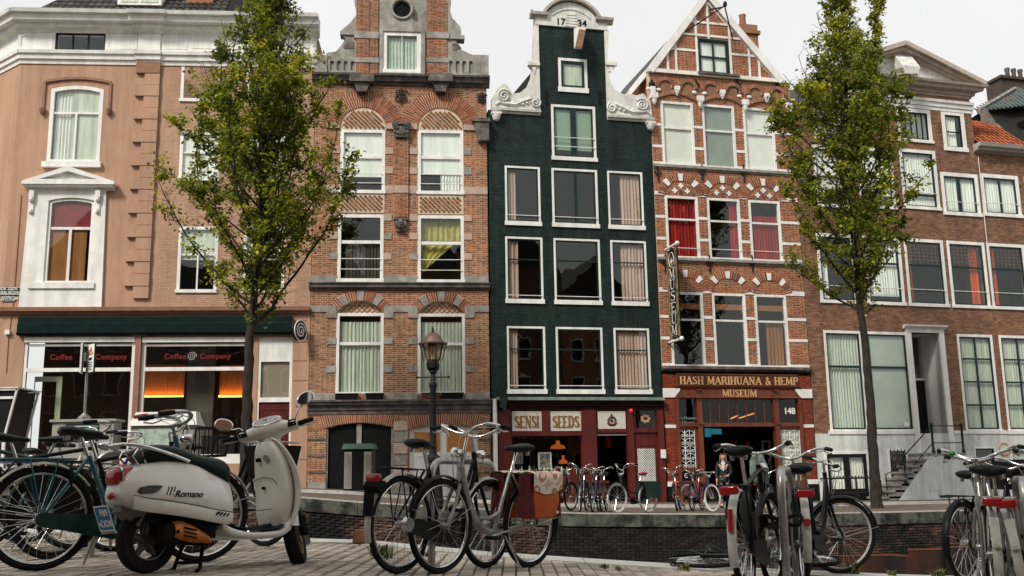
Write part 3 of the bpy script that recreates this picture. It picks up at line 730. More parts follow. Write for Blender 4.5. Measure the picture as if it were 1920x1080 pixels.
# cables and small wall boxes
cb = MB(); cb.tube([(*F.p(40,366)[:1],-.02,F.p(40,366)[1]),(F.u(38,400),-.02,F.v(38,400)),(F.u(26,560),-.02,F.v(26,560)),(F.u(16,640),-.02,F.v(16,640)),(F.u(12,700),-.02,F.v(12,700))], .012, 5); cb.build('cable', M_tantrim, R)
q = F.r(9,619,18,627,.1); MB().box(q[0],q[2],-.12,.0,q[1],q[3]).build('wall_box', M_white, R)
q = F.r(554,752,566,762); MB().box(q[0],q[2],-.03,.0,q[1],q[3]).build('wall_grille', M_stone, R)

# =================================================================== brick house with stone gable and twin arches
F = Facade(C12, YAW['H2'], 'brick_arch_house', 'red brick house with scrolled stone gable, twin round arches and dark garage door')
R = F.root; UW = (C23-C12).length; gb = F.base(UW/2)-.5
vC = F.v(750,146)                                   # top cornice under the balustrade
W1 = [F.r(638,243,722,362), F.r(783,244,869,364)]
W2 = [F.r(633,402,719,528), F.r(783,404,870,530)]
W3 = [F.r(630,587,719,738), F.r(783,588,872,738)]
cx = [(W1[0][0]+W1[0][2])/2, (W1[1][0]+W1[1][2])/2]; hw1 = (W1[1][2]-W1[1][0])/2
cx2 = [(w[0]+w[2])/2 for w in W2]; cx3 = [(w[0]+w[2])/2 for w in W3]
tymp = []                                            # round tympana over the top windows
for i in (0,1):
    vs = W1[i][3]; tymp.append((cx[i], vs, hw1))
D1 = F.r(611,793,736,955); D2 = F.r(768,795,896,955)
holes = [rectloop(*r) for r in W1+W2]
for r in W3: holes.append(archloop(r[0],r[1],r[2],r[3]+.42,.42))
d1 = archloop(*D1,.16); d2 = archloop(*D2,.16)
holes += [d1,d2]
brick_wall(F, rectloop(.012,gb,UW-.06,vC), holes, M_brick, M_mortar)
# tympana with lattice tiles, patterned panels
def lattice(name, test, u0, u1, v0, v1, y, s=.155):
    back = MB(); t = MB(); t2 = MB()
    n = int((u1-u0)/s)+2; m = int((v1-v0)/s)+2
    for i in range(n):
        for j in range(m):
            for (ox,oz,mb) in ((0,0,t),(.5,.5,t2)):
                c_ = (u0+(i+ox)*s, v0+(j+oz)*s); h = s*.36
                pts = [(c_[0]-h,c_[1]),(c_[0],c_[1]-h),(c_[0]+h,c_[1]),(c_[0],c_[1]+h)]
                if all(test(*q) for q in pts):
                    mb.prism(pts, [[(c_[0]-h*.45,c_[1]),(c_[0],c_[1]-h*.45),(c_[0]+h*.45,c_[1]),(c_[0],c_[1]+h*.45)]], y-.02, y)
    o = t.build(name, M_brick, R); t2.build('lattice_tiles', M_brickbr, o, kind='stuff'); o['kind'] = 'stuff'
    return o
for (c_,vs,r) in tymp:
    MB().prism([(c_-r,vs)]+arc(c_,vs,r,0,pi,18)[::-1][::-1], [], -.002, .02) if 0 else None
    lp = arc(c_,vs+.0,r,0,pi,18); bk = MB(); bk.prism(lp, [], -.018, .012); bk.build('tympanum', M_mortar, R)
    lattice('tympanum_tiles', lambda x,z,c_=c_,vs=vs,r=r: (x-c_)**2+(z-vs)**2 < (r-.03)**2 and z > vs+.02, c_-r, c_+r, vs, vs+r, -.018)
    voussoirs(F, c_, vs, r+.01, r+.31, -pi/2, pi/2, 38, M_arch, M_mortar, proud=.05)
    voussoirs(F, c_, vs, r+.325, r+.60, -pi/2+.02, pi/2-.02, 46, M_arch, M_mortar, proud=.03)
for i,(a,b) in enumerate((((637,365,721,399)),((784,366,869,401))) if 0 else ((F.r(636,364,721,399),0),(F.r(784,366,869,402),0))):
    MB().box(a[0],a[2],-.022,.0,a[1],a[3]).build('patterned_panel', M_mortar, R)
    lattice('panel_tiles', lambda x,z,a=a: a[0]+.01<x<a[2]-.01 and a[1]+.01<z<a[3]-.01, a[0]+.02, a[2], a[1]+.02, a[3], -.022)
# windows
pale = ('b',0,1,M_blind,0,1)
win(F, W1[0], fw=.11, hb=(.58,), sill=.1, rails=(.12,.28), hbw=.10, cur=(('b',0,1,M_cur_w,.24,1),))
win(F, W1[1], fw=.11, hb=(.58,), sill=.1, rails=(.12,.28), hbw=.10, cur=(('b',0,1,M_cur_w,.30,1),('c',.5,1,M_cur_w,0,.3)))
win(F, W2[0], fw=.11, hb=(.60,), sill=.1, rails=(.15,.32), hbw=.11, cur=(('c',.1,1,mat('brown_grey_drape',(.06,.05,.042),.9),0,.6),))
w = win(F, W2[1], fw=.11, hb=(.60,), sill=.1, rails=(.15,.32), hbw=.11)
u0,v0,u1,v1 = W2[1]
curtain(w, u0+.13, u1-.13, lerp(v0,v1,.64), v1-.12, .2, M_cur_y, folds=7, amp=.035)
dr = MB(); rows = []
for j in range(9):
    t = j/8; rows.append([(lerp(u0+.12, lerp(u1-.35,u0+.3,t), s/14), .22+.03*sin(s*1.7+t*3), lerp(lerp(v0,v1,.58), lerp(v0,v1,.22), t)+ .10*(1-s/14)*0 - .28*sin(pi*s/14)*t*.4) for s in range(15)])
dr.sheet(rows).build('draped_cloth', M_cur_y, w, smooth=80)
for r in W3:
    win(F, r, fw=.10, hb=(.635,), sill=.0, hbw=.10, cur=(('c',0,.48,M_cur_g,0,.93),('c',.46,1,M_cur_g,0,.93)))
    # recessed arched head with herringbone bricks
    c_ = (r[0]+r[2])/2; lp = archloop(r[0],r[3],r[2],r[3]+.42,.42)
    MB().prism(lp, [], .14, .2).build('arch_head', M_mortar, R)
    hbk = MB(); n = 0
    for i in range(26):
        for j in range(7):
            x = r[0]+i*.085; z = r[3]+j*.085
            sg = 1 if (i+j)%2 else -1
            a = RAD(45*sg); L_ = .13; W_ = .03
            p = Vector((x,z)); d_ = Vector((cos(a),sin(a)))*L_/2; n_ = Vector((-sin(a),cos(a)))*W_/2
            pts = [tuple(p-d_-n_),tuple(p+d_-n_),tuple(p+d_+n_),tuple(p-d_+n_)]
            ok = all((q[0]-c_)**2/((r[2]-r[0])/2-.02)**2+((q[1]-r[3])/.40)**2 < 1 and q[1] > r[3] for q in pts)
            if ok: hbk.prism(pts, [], .12+random.uniform(-.003,.003), .14)
    hbk.build('herringbone_bricks', M_brick, R, kind='stuff')
    w_ = (r[2]-r[0])/2; ri = .42; Rr = (w_*w_+ri*ri)/(2*ri); cz = r[3]+.42-Rr; a = math.asin(w_/Rr)
    voussoirs(F, c_, cz, Rr+.005, Rr+.34, -a*1.12, a*1.12, 33, M_arch, M_mortar, proud=.04, keys=((7,10),(15,18),(23,26)), keymat=M_stone)
# flat segmental arches over the garage doors
for r in (D1,D2):
    c_ = (r[0]+r[2])/2; w_ = (r[2]-r[0])/2+.05; ri = .16; Rr = (w_*w_+ri*ri)/(2*ri); cz = r[3]-Rr+.005; a = math.asin(w_/Rr)
    voussoirs(F, c_, cz, Rr+.005, Rr+.40, -a*1.06, a*1.06, 36, M_arch, M_mortar, proud=.035)
# stone trim
def band(name, y0, y1, p, m, x0=None, x1=None, xm=750):
    b = MB(); b.box(0 if x0 is None else x0, UW-.06 if x1 is None else x1, -p, .02, F.v(xm,y1), F.v(xm,y0)); return b.build(name, m, R)
b = MB(); mold(b, -.05, UW-.02, F.v(750,545), F.v(750,531), [(0,.05),(.3,.08),(.35,.16),(.8,.18),(.85,.22),(1,.22)]); b.build('string_cornice', M_dstone, R)
for x0,x1 in ((0,W2[0][0]),(W2[0][2],W2[1][0]),(W2[1][2],UW-.06)): band('stone_course', 517, 530.5, .045, M_stone, x0+.001, x1-.001)
b = MB(); mold(b, -.02, UW-.02, F.v(750,776), F.v(750,750), [(0,.05),(.25,.06),(.3,.1),(.62,.11),(.66,.2),(.85,.22),(.88,.27),(1,.27)]); b.build('string_cornice', M_dstone, R)
for x0,x1 in ((0,W3[0][0]),(W3[0][2],W3[1][0]),(W3[1][2],UW-.06)): band('stone_course', 737, 749.5, .05, M_stone, x0+.001, x1-.001)
for x0,x1 in ((0,W3[0][0]-.0),(W3[0][2],W3[1][0]),(W3[1][2],UW-.06)): band('impost_band', 574, 585, .045, M_stone, x0+.001, x1-.001)
for r in W3:
    for uu in (r[0]-.32, r[2]+.002): MB().box(uu,uu+.318,-.052,.02,F.v(750,596),F.v(750,575)).build('impost_block', M_stone, R)
    for yy in (633,686):
        for uu in (r[0]-.30, r[2]+.002): MB().box(uu,uu+.298,-.035,.02,F.v(750,yy+12),F.v(750,yy)).build('stone_block', M_stone, R)
for r,ys in ((W1[0],(277,314)),(W1[1],(277,314)),(W2[0],(402,437,475)),(W2[1],(402,437,475))):
    for yy in ys:
        for uu in (r[0]-.27, r[2]+.002): MB().box(uu,uu+.268,-.033,.02,F.v(750,yy+12),F.v(750,yy)).build('stone_block', random.choice([M_stone,M_stone2,M_stone2]), R)
for x0,x1 in ((.01,W1[0][0]),(W1[0][2],F.u(738,356)),(F.u(765,356),W1[1][0]),(W1[1][2],UW-.06)): band('pink_course', 349, 363, .03, M_stone2, x0+.001, x1-.001)
for i in (0,1):
    for uu,ww in ((cx[i]-hw1-.45,.44),(cx[i]+hw1+.01,.44)): MB().box(uu,uu+ww,-.072,.02,F.v(750,243),F.v(750,233)).build('impost_block', M_stone2, R)
# middle pilaster with capital and mask
up0 = F.u(739,340); up1 = F.u(765,340); um = (up0+up1)/2
pl = MB(); po = pl.box(up0,up1,-.085,.0,F.v(750,408),F.v(750,262)).build('pilaster', M_mortar, R)
b = MB()
for q in brick_rects(rectloop(up0,F.v(750,408),up1,F.v(750,262)), [], .2,.066,.011): b.brick(*q,-.097,-.084)
b.build('bricks', M_brick, po, kind='stuff')
MB().box(up0-.005,up1+.005,-.115,.0,F.v(750,363),F.v(750,349)).build('pink_course', M_stone2, R)
cp = MB(); z0 = F.v(753,260); z1 = F.v(753,232)
cp.prism([(um-.2,z0),(um+.2,z0),(um+.26,z0+.1),(um+.26,z1-.1),(um-.26,z1-.1),(um-.26,z0+.1)], [], -.2, 0)
cp.box(um-.31,um+.31,-.26,0,z1-.1,z1)
for sx in (-1,1):
    ustroke(cp, spiral(um+sx*.18,z1-.2,.1,1.4,14,sx), .035, -.25, -.15)
    for k in range(3): cp.ball((um+sx*(.05+.08*k),-.2,z0+.12+.03*k),(.045,.04,.08),8,6)
cp.build('capital', M_dstone, R, smooth=35)
mk = MB(); zc = F.v(750,423)
mk.prism([(um-.2,zc+.2),(um+.2,zc+.2),(um+.16,zc-.22),(um-.16,zc-.22)][::-1], [], -.12, 0); mk.ball((um,-.15,zc),(.13,.11,.19)); mk.box(um-.25,um+.25,-.16,0,zc+.17,zc+.24)
mk.ball((um,-.26,zc-.01),(.025,.03,.05),6,5); mk.box(um-.05,um+.05,-.265,-.2,zc-.1,zc-.08)
for sx in (-1,1): mk.ball((um+sx*.05,-.24,zc+.05),(.025,.02,.018),6,5); mk.ball((um+sx*.14,-.12,zc+.02),(.06,.06,.14),8,6)
mk.build('mask', M_dstone, R, smooth=50)
# right corner corbel
u0,v0,u1,v1 = F.r(888,228,917,268); cb = MB()
cb.prism([(u0,v1),(u0,v1-.15),(u0+.1,v0+.2),(u0+.15,v0),(u1-.02,v0),(u1-.02,v1)], [], -.28, 0); cb.box(u0-.05,u1+.02,-.33,0,v1-.1,v1+.02); cb.build('corbel', M_dstone, R)
# top cornice, corbels, iron ties
c = MB(); mold(c, -.1, UW+.05, F.v(750,162), F.v(750,145), [(0,.05),(.3,.1),(.35,.2),(.75,.25),(.8,.32),(1,.34)]); c.build('main_cornice', M_dstone, R)
for x in (679,826):
    uu,vv = F.p(x,178); k = MB(); top = F.v(x,160)
    k.prism([(uu-.28,top),(uu-.25,top-.1),(uu-.2,top-.2),(uu-.17,vv+.02),(uu+.17,vv+.02),(uu+.2,top-.2),(uu+.25,top-.1),(uu+.28,top)][::-1], [], -.3, 0); k.box(uu-.42,uu+.42,-.40,-.0,top-.0,F.v(x,146)+.02); k.build('console', M_dstone, R)
for x,y,s in ((753,181,1),(904,185,.75)):
    uu,vv = F.p(x,y); k = MB()
    for a in range(4): ustroke(k, spiral(uu+.14*s*cos(pi/4+a*pi/2),vv+.14*s*sin(pi/4+a*pi/2),.13*s,1.2,14,1,a), .03, -.06, -.03)
    ustroke(k, [(uu,vv-.3*s),(uu,vv+.3*s)], .04, -.07, -.02); k.build('wall_anchor', M_iron, R)
# stone gable: balustrades, scrolls, middle
gz = F.v(754,146)
def S(pts, d=0): return [F.p(x,y,d) for x,y in pts]
topy = -55
left = S([(615,146),(616,106),(612,100),(630,97),(641,84),(648,72),(641,66),(641,56),(656,44),(668,28),(667,12),(664,0),(672,-4),(690,-30),(716,topy)])
right = S([(792,topy),(818,-30),(838,-4),(846,2),(844,20),(848,34),(863,50),(865,60),(865,72),(855,77),(862,92),(880,101),(893,106),(890,112),(889,150)])
gab = [(p[0],max(p[1],gz)) for p in left]+[(p[0],max(p[1],gz)) for p in right]
gab = gab[::-1]
gw = F.r(718,62,789,139)
MB().prism(gab, [rectloop(*gw)], -.02, .32).build('gable', M_stone, R)
c_, cv = F.p(754,21)
bf = MB(); 
for (xa,xb,ya,yb) in ((668,692,144,0),(813,837,148,2),(695,709,144,-20),(800,812,148,-20)):
    q = F.r(xa,yb,xb,ya); bo = MB().box(q[0],q[2],-.075,0,q[1]+.04,q[3]).build('gable_pier', M_mortar, R); b = MB()
    for t in brick_rects(rectloop(q[0],q[1]+.04,q[2],q[3]), [], .2,.066,.013): b.brick(*t,-.088,-.074)
    b.build('bricks', M_brick, bo, kind='stuff')
q = F.r(692,-45,816,0)
for yy,h in ((62,12),(110,9)):
    for xa,xb in ((664,710),(799,842)):
        t = F.r(xa,yy,xb,yy+h); MB().box(t[0],t[2],-.11,0,t[1],t[3]).build('gable_band', M_stone, R)
sr = S([(712,146),(712,62),(719,50),(735,40),(738,22),(738,5),(754,-12),(770,5),(770,22),(774,40),(790,50),(797,62),(797,148)])
sr = [(p[0],max(p[1],gz+.01)) for p in sr][::-1]
MB().prism(sr, [rectloop(*gw), arc(c_,cv,.30,0,2*pi,20)[:-1]], -.15, -.02).build('stone_surround', M_stone, R)
oc = MB(); oc.tube([(c_+.36*cos(2*pi*i/24),-.16,cv+.36*sin(2*pi*i/24)) for i in range(24)], .06, 8, closed=True); oc.build('oculus_ring', M_stone, R, smooth=60)
MB().disc((c_,-.03,cv),(0,1,0),.30,24,.01).build('oculus_pane', M_black, R)
ir = MB(); 
for a in range(4): ustroke(ir, spiral(c_+.1*cos(a*pi/2),cv+.1*sin(a*pi/2),.1,1.2,12), .02, -.09, -.06)
ustroke(ir, [(c_,cv-.4),(c_,cv+.3)], .03, -.1, -.06); ir.build('oculus_ironwork', M_iron, R)
win(F, gw, fw=.14, sill=.12, yf=-.10, vb=(.5,), hbw=.02, cur=(('c',0,1,mat('mint_curtain',(.50,.60,.51),.9,c2=(.36,.46,.38),ns=5),.05,.97),))
# balustrades
for xs,xe in ((597,614),(889,916)): 
    q = F.r(xs,105,xe,150); MB().box(q[0] if xs > 600 else -.0,q[2],-.1,.25,gz,q[3]).build('balustrade_pier', M_stone, R)
for xs,xe in ((616,668),(839,889)):
    q0 = F.u(xs,125); q1 = F.u(xe,125); zt = F.v((xs+xe)/2,112); zb = gz+.05; n = 4; w = (q1-q0)/n
    hol = [archloop(q0+w*i+.05,zb+.14,q0+w*(i+1)-.05,zt-.08,w/2-.05) for i in range(n)]
    MB().prism(rectloop(q0,zb,q1,zt), hol, -.09, -.021).build('balustrade', M_stone, R)
for pts in (S([(643,88),(653,79),(664,79),(664,92),(645,92)]), S([(848,82),(858,82),(866,92),(849,95)])):
    MB().prism(pts[::-1], [], -.035, -.02).build('gable_panel', M_dstone, R)
for x,y in ((650,62),(856,70)):
    uu,vv = F.p(x,y); MB().box(uu-.22,uu+.28,-.08,.33,vv-.09,vv+.05).build('scroll_ledge', M_stone, R)
MB().prism([F.p(716,topy),F.p(792,topy),F.p(754,topy-42)], [], -.1, .3).build('gable_top', M_stone, R)
# garage leaf, white doors with amber panes
MB().prism(d1, [], .12, .16).build('garage_door', M_black, R)
g = MB(); u0,v0,u1,v1 = D1; uc = F.u(673,820)
g.box(uc-.08,uc+.08,.06,.13,F.v(673,842),v1-.02); g.box(u0,u0+.05,.04,.12,v0,v1-.18); g.box(u1-.05,u1,.04,.12,v0,v1-.18); g.build('door_frame', M_stone, R)
MB().prism(d2, [], .14, .18).build('white_doors', M_white, R)
u0,v0,u1,v1 = D2; amb = mat('amber_board', (.48,.20,.05), .7, c2=(.40,.16,.04), ns=3)
for xa,xb in ((777,825),(839,887)):
    q = F.r(xa,810,xb,846); MB().box(q[0],q[2],.115,.139,q[1],q[3]).build('door_pane', amb, R)
    q = F.r(xa,853,xb,915); MB().prism(rectloop(*q), [rectloop(q[0]+.05,q[1]+.05,q[2]-.05,q[3]-.05)], .125, .14).build('door_panel', M_white, R)
MB().box((u0+u1)/2-.07,(u0+u1)/2+.07,.10,.14,v0,v1-.01).build('door_post', M_white, R)
# rusticated pier and pier grooves
zt = F.v(750,790); z = gb; k = 0; pu0 = F.u(738,870); pu1 = F.u(764,870)
while z < zt-.1:
    h = .38 if k%2 else .36; MB().box(pu0,pu1,-.05-.02*(k%2),.02,z,min(z+h-.03,zt)).build('pier_stone', M_stone2 if k%2 else M_stone, R); z += h; k += 1
for xa,xb in ((577,609),(898,922)):
    for yy in (822,853,884,914):
        q = F.r(xa,yy,xb,yy+3.5); MB().box(max(.0,q[0]),min(q[2],UW-.06),-.03,.0,q[1],q[3]).build('pier_groove', M_dstone, R)
for xa,xb in ((577,610),(737,767),(897,921)):
    q = F.r(xa,926,xb,960); MB().box(max(.0,q[0]),min(q[2],UW-.06),-.08,.02,gb,F.base(q[0])+.28).build('plinth', M_stone, R)
# planters, body, roof
for i,(xa,xb) in enumerate(((629,671),(685,719),(790,825),(827,869))):
    q = F.r(xa,737,xb,748,.25); pt = thing('window_planter', ['long dark window planter at left of the curtained arch window','short dark window planter right of the long one','rust brown window planter behind the street lantern','long black window planter beside the lantern post'][i], 'planter', F.O+F.ex*q[0]-F.ey*.14+Vector((0,0,F.v(750,749.5)+.002)), F.yaw, 'planters on the brick house sills')
    w_ = q[2]-q[0]; MB().hexa([(.03,-.10,0),(w_-.03,-.10,0),(w_-.03,.06,0),(.03,.06,0),(0,-.12,.19),(w_,-.12,.19),(w_,.08,.19),(0,.08,.19)]).build('trough', [M_blackm,M_blackm,mat('rust_brown_plastic',(.10,.03,.015),.7),M_blackm][i], pt); MB().box(-.01,w_+.01,-.135,.09,.17,.2).build('rim', M_blackm, pt)
MB().box(gw[0]-.3,gw[2]+.3,1.2,1.3,gw[1]-.3,gw[3]+.3).build('attic_back_wall', M_room, R)
interior(F, 0, UW, gb, vC-.1, [F.v(750,232),F.v(750,390),F.v(750,560),F.v(750,760)])
MB().box(0.02,.3,.35,9,gb,vC).build('party_wall', M_brick, R); MB().box(UW-.3,UW-.03,.35,9,gb,vC).build('party_wall', M_brick, R)
ra = F.u(666,70); rb_ = F.u(840,70)
MB().hexa([(.3,.4,vC),(UW-.3,.4,vC),(UW-.3,9,vC),(.3,9,vC),((ra+rb_)/2-.1,.4,vC+3.4),((ra+rb_)/2+.1,.4,vC+3.4),((ra+rb_)/2+.1,9,vC+3.4),((ra+rb_)/2-.1,9,vC+3.4)]).build('roof', M_tile_d, R)

# =================================================================== green neck-gable house
F = Facade(C23, YAW['H3'], 'green_gable_house', 'dark green painted brick house with white scrolled neck gable dated 1734')
R = F.root; UW = (C34-C23).length; gb = F.base(UW/2)-.5
PAN = [(1047,110,1101,173),(1034,198,1117,301),(947,311,1013,420),(1035,317,1121,427),(1140,323,1206,431),(948,444,1018,567),(1039,448,1126,571),(1146,452,1213,573),(951,611,1023,737),(1043,614,1131,738),(1152,616,1219,738)]
WN = [F.r(*p) for p in PAN]
# level the rows
for row in ((2,3,4),(5,6,7),(8,9,10)):
    b_ = sum(WN[i][1] for i in row)/3; t_ = sum(WN[i][3] for i in row)/3
    for i in row: WN[i] = (WN[i][0],b_,WN[i][2],t_)
vS = F.v(1085,746); vSh = (F.v(925,206)+F.v(1221,226))/2; vNk = F.v(1072,52)
n0 = (F.u(1010,60)+F.u(1012,204))/2; n1 = (F.u(1133,60)+F.u(1137,212))/2; nc = (n0+n1)/2
outer = [(0.0,vS),(UW-.05,vS),(UW-.05,vSh),(n1,vSh),(n1,vNk),(n0,vNk),(n0,vSh),(0.0,vSh)]
brick_wall(F, outer, [rectloop(*r) for r in WN], M_grbrick, M_grbrick, relief=.007, J=.010)
for i,r in enumerate(WN):   # flat soldier arches over the windows
    b = MB(); n = int((r[2]-r[0]+.2)/.075)
    for k in range(n):
        x = r[0]-.1+k*(r[2]-r[0]+.2)/n; t = (k+.5)/n-.5
        b.prism([(x+.004,r[3]+.01),(x+.068,r[3]+.01),(x+.068+t*.12,r[3]+.30),(x+.004+t*.12,r[3]+.30)], [], -.016+random.uniform(-.003,.002), 0)
    b.build('lintel_bricks', M_grbrick, R, kind='stuff')
PK = ('c',0,.30,M_cur_p,.02,.98)
win(F, WN[0], fw=.10, sill=.16, sm=M_green, sw=.09, cur=(('b',0,1,M_cur_g,0,1),))
w = win(F, WN[1], fw=.09, sill=.12, sm=M_green, sw=.06, vb=(.5,), hbw=.2, rails=(.2,.38), cur=(('b',0,1,mat('bright_mint_blind',(.20,.31,.22),.8),.15,1),))
win(F, WN[2], fw=.07, sill=.13, sm=M_green, sw=.04, rails=(.11,), cur=(('c',0,.30,M_cur_p,.05,.93),))
win(F, WN[3], fw=.08, sill=.13, sm=M_green, sw=.05, vb=(.53,), hbw=.09, rails=(.11,))
win(F, WN[4], fw=.07, sill=.13, sm=M_green, sw=.04, rails=(.11,), cur=(('c',.36,1,M_cur_p,.03,.97),))
for i in (5,8): win(F, WN[i], fw=.07, sill=.13, sm=M_green, sw=.04, hb=(.66,), hbw=.04, rails=(.06,), cur=(('c',0,.34 if i==5 else .28,M_cur_p,.02,.98),))
for i in (6,9): win(F, WN[i], fw=.07, sill=.13, sm=M_green, sw=.05, hb=(.66,), hbw=.05, rails=(.06,))
for i in (7,10): win(F, WN[i], fw=.07, sill=.13, sm=M_green, sw=.04, hb=(.66,), hbw=.04, rails=(.06,), cur=(('c',.3 if i==7 else 0,1,M_cur_p,.02,.98),))
# white neck gable: claw pieces, crown, scrolls
def SC(pts): return [F.p(x,y) for x,y in pts]
lz = vSh
L_ = SC([(1003,44),(1002,60),(1000,108),(992,118),(999,126),(997,143),(988,164),(974,175),(960,177),(953,164),(945,158),(936,163),(930,172),(924,182),(923,200)])
Rr = SC([(1141,58),(1140,68),(1138,118),(1152,127),(1140,136),(1145,156),(1152,170),(1168,178),(1184,178),(1192,180),(1205,176),(1214,186),(1219,198),(1222,216)])
MB().prism([(n0,vNk)]+[(p[0],max(p[1],lz)) for p in L_]+[(L_[-1][0],lz),(n0,lz)], [], -.06, .30).build('gable_claw', M_whitest, R, fix=True)
MB().prism([(n1,vNk)]+[(p[0],max(p[1],lz)) for p in Rr]+[(Rr[-1][0],lz),(n1,lz)], [], -.06, .30).build('gable_claw', M_whitest, R, fix=True)
for s,(ua,ub) in ((-1,(L_[-1][0]-.03,n0+.0)),(1,(n1-.0,Rr[-1][0]+.05))):
    k = MB(); mold(k, ua, ub, lz-.10, lz+.06, [(0,.04),(.4,.07),(.5,.14),(1,.16)]); k.build('gable_ledge', M_whitest, R)
    e = ua+.15 if s < 0 else ub-.15
    k = MB(); k.box(e-.17,e+.17,-.2,.0,lz-.19,lz-.1); k.lathe([(.03,-.25),(.1,-.2),(.14,-.1),(.16,0)], (e,-.1,lz-.19), 10); k.build('corbel', M_whitest, R)
    # carved scroll volutes and leaf tendril
    k = MB(); ev = lz+.52; ex_ = e+(.28 if s < 0 else -.28)
    k.tube([(p[0],-.10,p[1]) for p in spiral(ex_,ev,.24,2.1,34,-s,pi*.2)], .05, 6)
    k.tube([(p[0],-.09,p[1]) for p in spiral(ex_-s*1.15,lz+.34,.18,1.7,26,s,pi*.6)], .04, 6)
    k.tube([(x,-.08,z) for x,z in ((ex_+s*.25,lz+.3),(ex_-s*.05,lz+.25),(ex_-s*.4,lz+.22),(ex_-s*.75,lz+.40),(ex_-s*1.0,lz+.5))], [.03,.06,.07,.06,.04], 6)
    for j in range(6): k.ball((ex_-s*(.2+.16*j),-.09,lz+.26+.05*(j%3)),(.07,.04,.05),7,5)
    k.tube([(ex_+s*.3,-.08,lz+.18),(ex_+s*.1,-.08,lz+.32),(ex_+s*.0,-.09,lz+.3)], .045, 6)
    k.build('carved_scroll', M_whitest, R, smooth=60)
    q = n0-.0 if s < 0 else n1
    zc = F.v(1000 if s<0 else 1145,122); k = MB(); x0 = n0-.42 if s < 0 else n1+.0; k.box(x0,x0+.42,-.13,.0,zc-.05,zc+.07); k.build('gable_band', M_tantrim if 0 else M_whitest, R)
    MB().prism([((n0-.2) if s<0 else n1+.2, zc-.12+.0),((n0-.28) if s<0 else n1+.12, zc-.1),((n0-.2) if s<0 else n1+.2, zc-.4),((n0-.12) if s<0 else n1+.28, zc-.1)], [], -.09, -.05).build('carved_drop', M_whitest, R, fix=True)
cr0 = F.u(994,40); cr1 = F.u(1147,52); cz0 = vNk-.02; zk = F.v(1070,35); ztop = F.v(1064,6)
a0_ = F.u(1022,40); a1_ = F.u(1118,45); am = (a0_+a1_)/2; aw_ = (a1_-a0_)/2
crl = [(n0-.12,cz0),(n1+.12,cz0),(n1+.12,zk)]+archloop(a0_,zk,a1_,ztop,min(ztop-zk,aw_*.98),18)[2:]+[(n0-.12,zk)]
MB().prism(crl, [], -.08, .30).build('gable_crown', M_whitest, R, fix=True)
k = MB(); apts = archloop(a0_-.03,zk,a1_+.03,ztop+.05,min(ztop-zk,aw_*.98),22)[2:]
rows = []
for y_ in ((-.26),(-.08),(.3)): pass
for i in range(len(apts)-1):
    p = Vector(apts[i]); q = Vector(apts[i+1]); d_ = (q-p).normalized(); n_ = Vector((d_.y,-d_.x))
    k.prism([tuple(p),tuple(q),tuple(q+n_*.10),tuple(p+n_*.10)], [], -.24, .3)
mold(k, cr0-.02, a0_+.06, zk-.12, zk+.07, [(0,.08),(.4,.12),(.5,.22),(1,.24)]); mold(k, a1_-.06, cr1+.02, zk-.12, zk+.07, [(0,.08),(.4,.12),(.5,.22),(1,.24)])
k.build('crown_moulding', mat('weathered_moulding',(.33,.27,.22),.85,c2=(.5,.46,.4),ns=4), R, fix=True)
k = MB(); in_ = archloop(a0_+.25,zk-.0,a1_-.25,ztop-.28,min(ztop-zk-.3,aw_*.7),18)[2:]
k.tube([(p[0],-.085,p[1]) for p in in_], .03, 6); 
for j in range(5): k.box(am-.25+.02*j,am+.25-.02*j,-.11,-.08,cz0+.02+.11*j,cz0+.09+.11*j)
k.build('crown_relief', M_whitest, R)
zz = F.v(1050,43)
text_obj('date_numerals','17',M_black,R,(F.u(1050,43),-.09,zz),.36,depth=.004,bold=.006); text_obj('date_numerals','34',M_black,R,(F.u(1090,46),-.09,zz),.36,depth=.004,bold=.006)
bd = MB(); bu,bv = F.p(994,28); bd.ball((bu+.1,-.1,bv),(.12,.05,.06),8,6); bd.tube([(bu+.15,-.1,bv+.03),(bu+.02,-.1,bv+.16)], [.04,.03], 6); bd.tube([(bu+.1,-.1,bv-.1),(bu+.1,-.1,bv)], .02, 5)
bo = bd.build('bird', M_dstone, None, smooth=60); bo.location = F.O; bo.rotation_euler = (0,0,F.yaw); tag(bo, 'small dark bird perched on the white gable crown corner', 'bird')
# hoisting beam
q = F.p(1083,60); hb_ = MB(); hb_.hexa([(q[0]-.30,-.62,q[1]-.88),(q[0]-.04,-.62,q[1]-.88),(q[0]+.02,-.30,q[1]-.80),(q[0]-.24,-.30,q[1]-.80),(q[0]-.14,-.62,q[1]-.10),(q[0]+.14,-.62,q[1]-.10),(q[0]+.14,-.0,q[1]+.12),(q[0]-.14,-.0,q[1]+.12)])
hbo = hb_.build('hoist_beam', M_white, R); MB().hexa([(q[0]-.29,-.64,q[1]-.87),(q[0]-.05,-.64,q[1]-.87),(q[0]-.05,-.622,q[1]-.87),(q[0]-.29,-.622,q[1]-.87),(q[0]-.13,-.64,q[1]-.2),(q[0]+.11,-.64,q[1]-.2),(q[0]+.11,-.622,q[1]-.2),(q[0]-.13,-.622,q[1]-.2)]).build('beam_face', M_tantrim, hbo)
for x,y in ((1024,183),(1124,183)):
    uu,vv = F.p(x,y); MB().box(uu-.03,uu+.03,-.06,0,vv-.25,vv+.25).build('wall_anchor', M_black, R)
